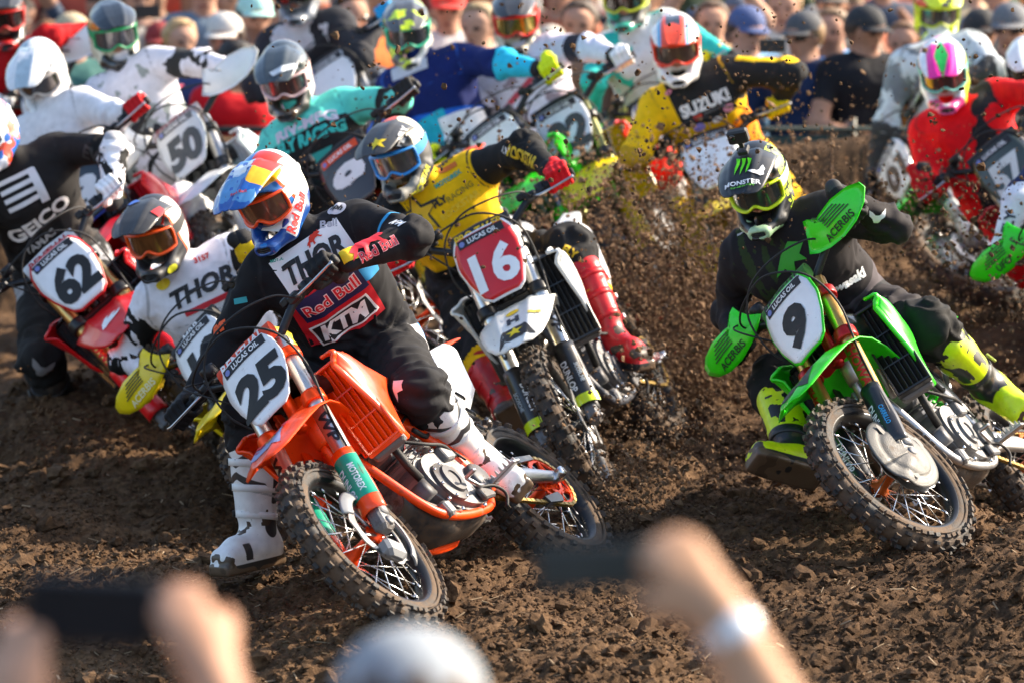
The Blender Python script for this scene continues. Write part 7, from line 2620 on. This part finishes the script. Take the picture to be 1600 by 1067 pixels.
# ------------------------------------------------------------------ people in front, arms raised with phones
def front_person(label, joints, hands, shirt, skin, head, cap=None, sleeve=.9, fat=1.0, hair=(.05, .03, .02)):
    J = {k: Vector(v) for k, v in joints.items()}
    hc = J['head']
    s = 1.0
    f = Vector((0, 1, -.08))
    hs = skull(hc, f, s)
    for h in hands:
        hs += h
    vs, fs, c = body_mesh(J, fat, .011, False, .6, 5, hs, bare=True)
    o = Vector((hc.x, hc.y, 0))
    root = thing('person', label, 'person', Matrix.Translation(o), 'spectators in the foreground')
    skin_m = OR(c['hand'], AND(c['arms'], c['s'] - sleeve), np.where(c['v'] > .99, .01, -.01))
    lay = [((.05, .06, .09), c['legs']), (skin, skin_m)]
    link('body', np_mesh('body', vs - np.array(o), fs, layered('clothes_and_skin', shirt, [a for a, _ in lay], .6, mud=0), {'m0': lay[0][1], 'm1': lay[1][1]}), root)
    ff, l, u = up_frame(f)
    T = Matrix.Translation(hc - o) @ Matrix((ff, l, u)).transposed().to_4x4()
    link('hair', mesh_of('hair', g_hair, mat('hair', hair, .6, bump=.4, bscale=160, var=.3)), root, T)
    if cap is not None:
        link('cap', mesh_of('cap', g_cap, mat('cap_cloth', cap, .8, bump=.2)), root, T)
    return root, o
def stand(hx, hy, hz, turn=0):
    b = lambda x, y, z: Vector((hx + x, hy + y, z * hz / 1.62))
    # seen from behind: the person's left is -x
    return dict(pelvis=b(0, 0, .95), neck=b(0, 0, 1.43), head=Vector((hx, hy, hz)), Ls=b(-.185, 0, 1.40), Rs=b(.185, 0, 1.40), Lh=b(-.09, 0, .93), Rh=b(.09, 0, .93), Lk=b(-.1, .03, .5), Rk=b(.1, .03, .5), La=b(-.11, 0, .09), Ra=b(.11, 0, .09), Lt=b(-.12, .15, .04), Rt=b(.12, .15, .04))
# left: phone held level with both hands
d0 = 5.35
ph_c = at(140, 955, d0)
J = stand(ph_c.x + .02, d0 - .38, 1.60)
wr = at(332, 1052, d0 - .02)
wl = at(28, 1075, d0 - .02)
J.update(Rw=wr, Re=Vector((wr.x + .07, wr.y - .10, wr.z - .235)), Lw=wl, Le=Vector((wl.x - .08, wl.y - .10, wl.z - .235)))
hr = finger_hand(wr, at(258, 900, d0) - wr, Vector((.35, -1, .1)), 1, .45, .86)
hl = finger_hand(wl, at(40, 975, d0 + .02) - wl, Vector((-.35, -1, .1)), -1, .75, .86)
front_person('spectator in front at lower left holding a dark phone up in both hands', J, [hr, hl], C('#c8ccd4'), (.50, .27, .17), None, sleeve=.55)
pm = MB().box(ph_c, (.150, .0095, .078), Matrix.Rotation(R(3), 3, 'Y'), bev=.004)
po = tag(pm.build('phone', mat('phone_case', (.008, .008, .012), .3, coat=.3)), 'dark phone held level above the lower left corner', 'phone')
MB().box(ph_c + Vector((0, -.0052, 0)), (.140, .001, .068), Matrix.Rotation(R(3), 3, 'Y')).build('screen', mat('phone_screen', (.012, .012, .016), .08, coat=1), po)
# right: one arm raised with a compact phone, pale watch on the wrist
d1 = 5.2
wr = at(1118, 950, d1)
J = stand(wr.x + .20, d1 - .36, 1.60)
el = at(1290, 1260, d1 - .05)
J.update(Lw=wr, Le=el, Rw=Vector((wr.x + .48, d1 - .2, .95)), Re=Vector((wr.x + .46, d1 - .35, 1.12)))
hand = finger_hand(wr, at(1040, 850, d1) - wr, Vector((.5, -1, .3)), -1, .95, .92)
rt, o_ = front_person('spectator in front at lower right with one bare arm raised', J, [hand], C('#3a4a5a'), (.52, .29, .17), None, sleeve=.4)
ax_ = (wr - el).normalized()
wc = wr - ax_ * .035
wm = MB().lathe([(.033, -.012), (.0355, -.010), (.0355, .010), (.033, .012)], wc, ax_, 26)
wo = tag(wm.build('wrist_watch', mat('watch_band', (.82, .82, .84), .4)), 'white wrist watch with painted glare on the raised arm at lower right', 'watch')
sd = (Vector((.35, -1, .45)) - ax_ * Vector((.35, -1, .45)).dot(ax_)).normalized()
MB().lathe([(0, .010), (.017, .010), (.019, .006), (.019, -.002)], wc + sd * .034, sd, 24).build('watch_face', mat('watch_glass_glare', (.85, .87, .9), .08, coat=1), wo)  # white glare on the glass is put into its colour
pc = at(925, 885, d1 + .01)
tag(MB().box(pc, (.125, .012, .052), Matrix.Rotation(R(-3), 3, 'Y'), bev=.005).build('phone', mat('grey_phone_case', (.030, .034, .032), .45)), 'dark grey phone pointing left from the raised hand', 'phone')
# centre: the top of a capped head
J = stand(at(637, 1100, 5.6).x, 5.6, at(637, 1190, 5.6).z)
hx = J['head'].x
J.update(Lw=Vector((hx - .30, 5.7, .9)), Le=Vector((hx - .28, 5.55, 1.15)), Rw=Vector((hx + .30, 5.7, .9)), Re=Vector((hx + .28, 5.55, 1.15)))
front_person('spectator with light grey cap whose head top shows at the bottom', J, [], C('#5a6068'), (.48, .27, .18), None, cap=C('#8f969c'))
# the mass of people further back
def crowd_mass():
    rr = random.Random(5)
    vs_all, fs_all, mi_all = [], [], []
    mats = [layered('far_clothes', C(t), [(.04, .045, .07), SK[i % 4], [(.03, .02, .015), C('#5a6070'), (.10, .06, .03), C('#8a8680')][(i // 2) % 4], (.03, .02, .02)], .8, mud=0, weave=False) for i, t in enumerate(tints)]
    protos = []
    for v in range(4):
        hc = Vector((0, 0, 1.57))
        b = lambda a, l_, z: Vector((l_, -a, z))
        J = dict(pelvis=b(0, 0, .95), neck=b(0, 0, 1.43), head=hc, Ls=b(0, .185, 1.40), Rs=b(0, -.185, 1.40), Lh=b(0, .09, .93), Rh=b(0, -.09, .93), Lk=b(.04, .11, .50), Rk=b(.04, -.11, .50), La=b(0, .12, .09), Ra=b(0, -.12, .09), Lt=b(.15, .13, .04), Rt=b(.15, -.13, .04))
        J.update([dict(Le=b(.10, .30, 1.13), Re=b(.10, -.30, 1.13), Lw=b(.32, .16, 1.08), Rw=b(.32, -.12, 1.08)), dict(Le=b(.22, .24, 1.22), Re=b(.22, -.24, 1.22), Lw=b(.36, .09, 1.45), Rw=b(.36, -.09, 1.45)), dict(Le=b(-.02, .24, 1.12), Re=b(-.02, -.24, 1.12), Lw=b(.08, .26, .88), Rw=b(.08, -.26, .88)), dict(Le=b(.1, .27, 1.2), Re=b(.18, -.27, 1.65), Lw=b(.28, .13, 1.0), Rw=b(.25, -.15, 1.88))][v])
        a, f, c = body_mesh(J, 1.05, .032, False, 0, v, skull(hc, (0, -1, 0)), bare=True)
        protos.append((a, f, np.asarray(c['legs']), OR(c['hand'], AND(c['arms'], c['s'] - .8)), AND(OR(a[:, 2] - 1.612, AND(a[:, 2] - 1.50, a[:, 1] + .01)), .14 - np.hypot(a[:, 0], a[:, 1]), a[:, 2] - 1.47), AND(.013 - np.abs(a[:, 2] - 1.582), .075 - np.abs(a[:, 0]), -.04 - a[:, 1])))
    at0, at1, at2, at3 = [], [], [], []
    nb = 0
    for i in range(110):
        y = 28.4 + rr.random() * 5.5
        x = rr.uniform(-1, 1) * (.112 * y)
        a, f, m0, m1, m2, m3 = protos[rr.randrange(4)]
        s = rr.uniform(.93, 1.08)
        an = rr.uniform(-.6, .6)
        ca, sa = math.cos(an), math.sin(an)
        q = a * s
        q = np.stack([q[:, 0] * ca - q[:, 1] * sa + x, q[:, 0] * sa + q[:, 1] * ca + y, q[:, 2] - .36], 1)
        vs_all.append(q)
        fs_all.append(f + nb)
        nb += len(q)
        mi_all.append(np.full(len(f), rr.randrange(len(mats))))
        at0.append(m0)
        at1.append(m1)
        at2.append(m2)
        at3.append(m3)
    me = np_mesh('distant_crowd', np.concatenate(vs_all), np.concatenate(fs_all), mats, {'m0': np.concatenate(at0), 'm1': np.concatenate(at1), 'm2': np.concatenate(at2), 'm3': np.concatenate(at3)})
    me.polygons.foreach_set('material_index', np.concatenate(mi_all).astype(np.int32))
    tag(link('distant_crowd', me), 'blurred mass of spectators far behind the fence', 'crowd', kind='stuff')
crowd_mass()
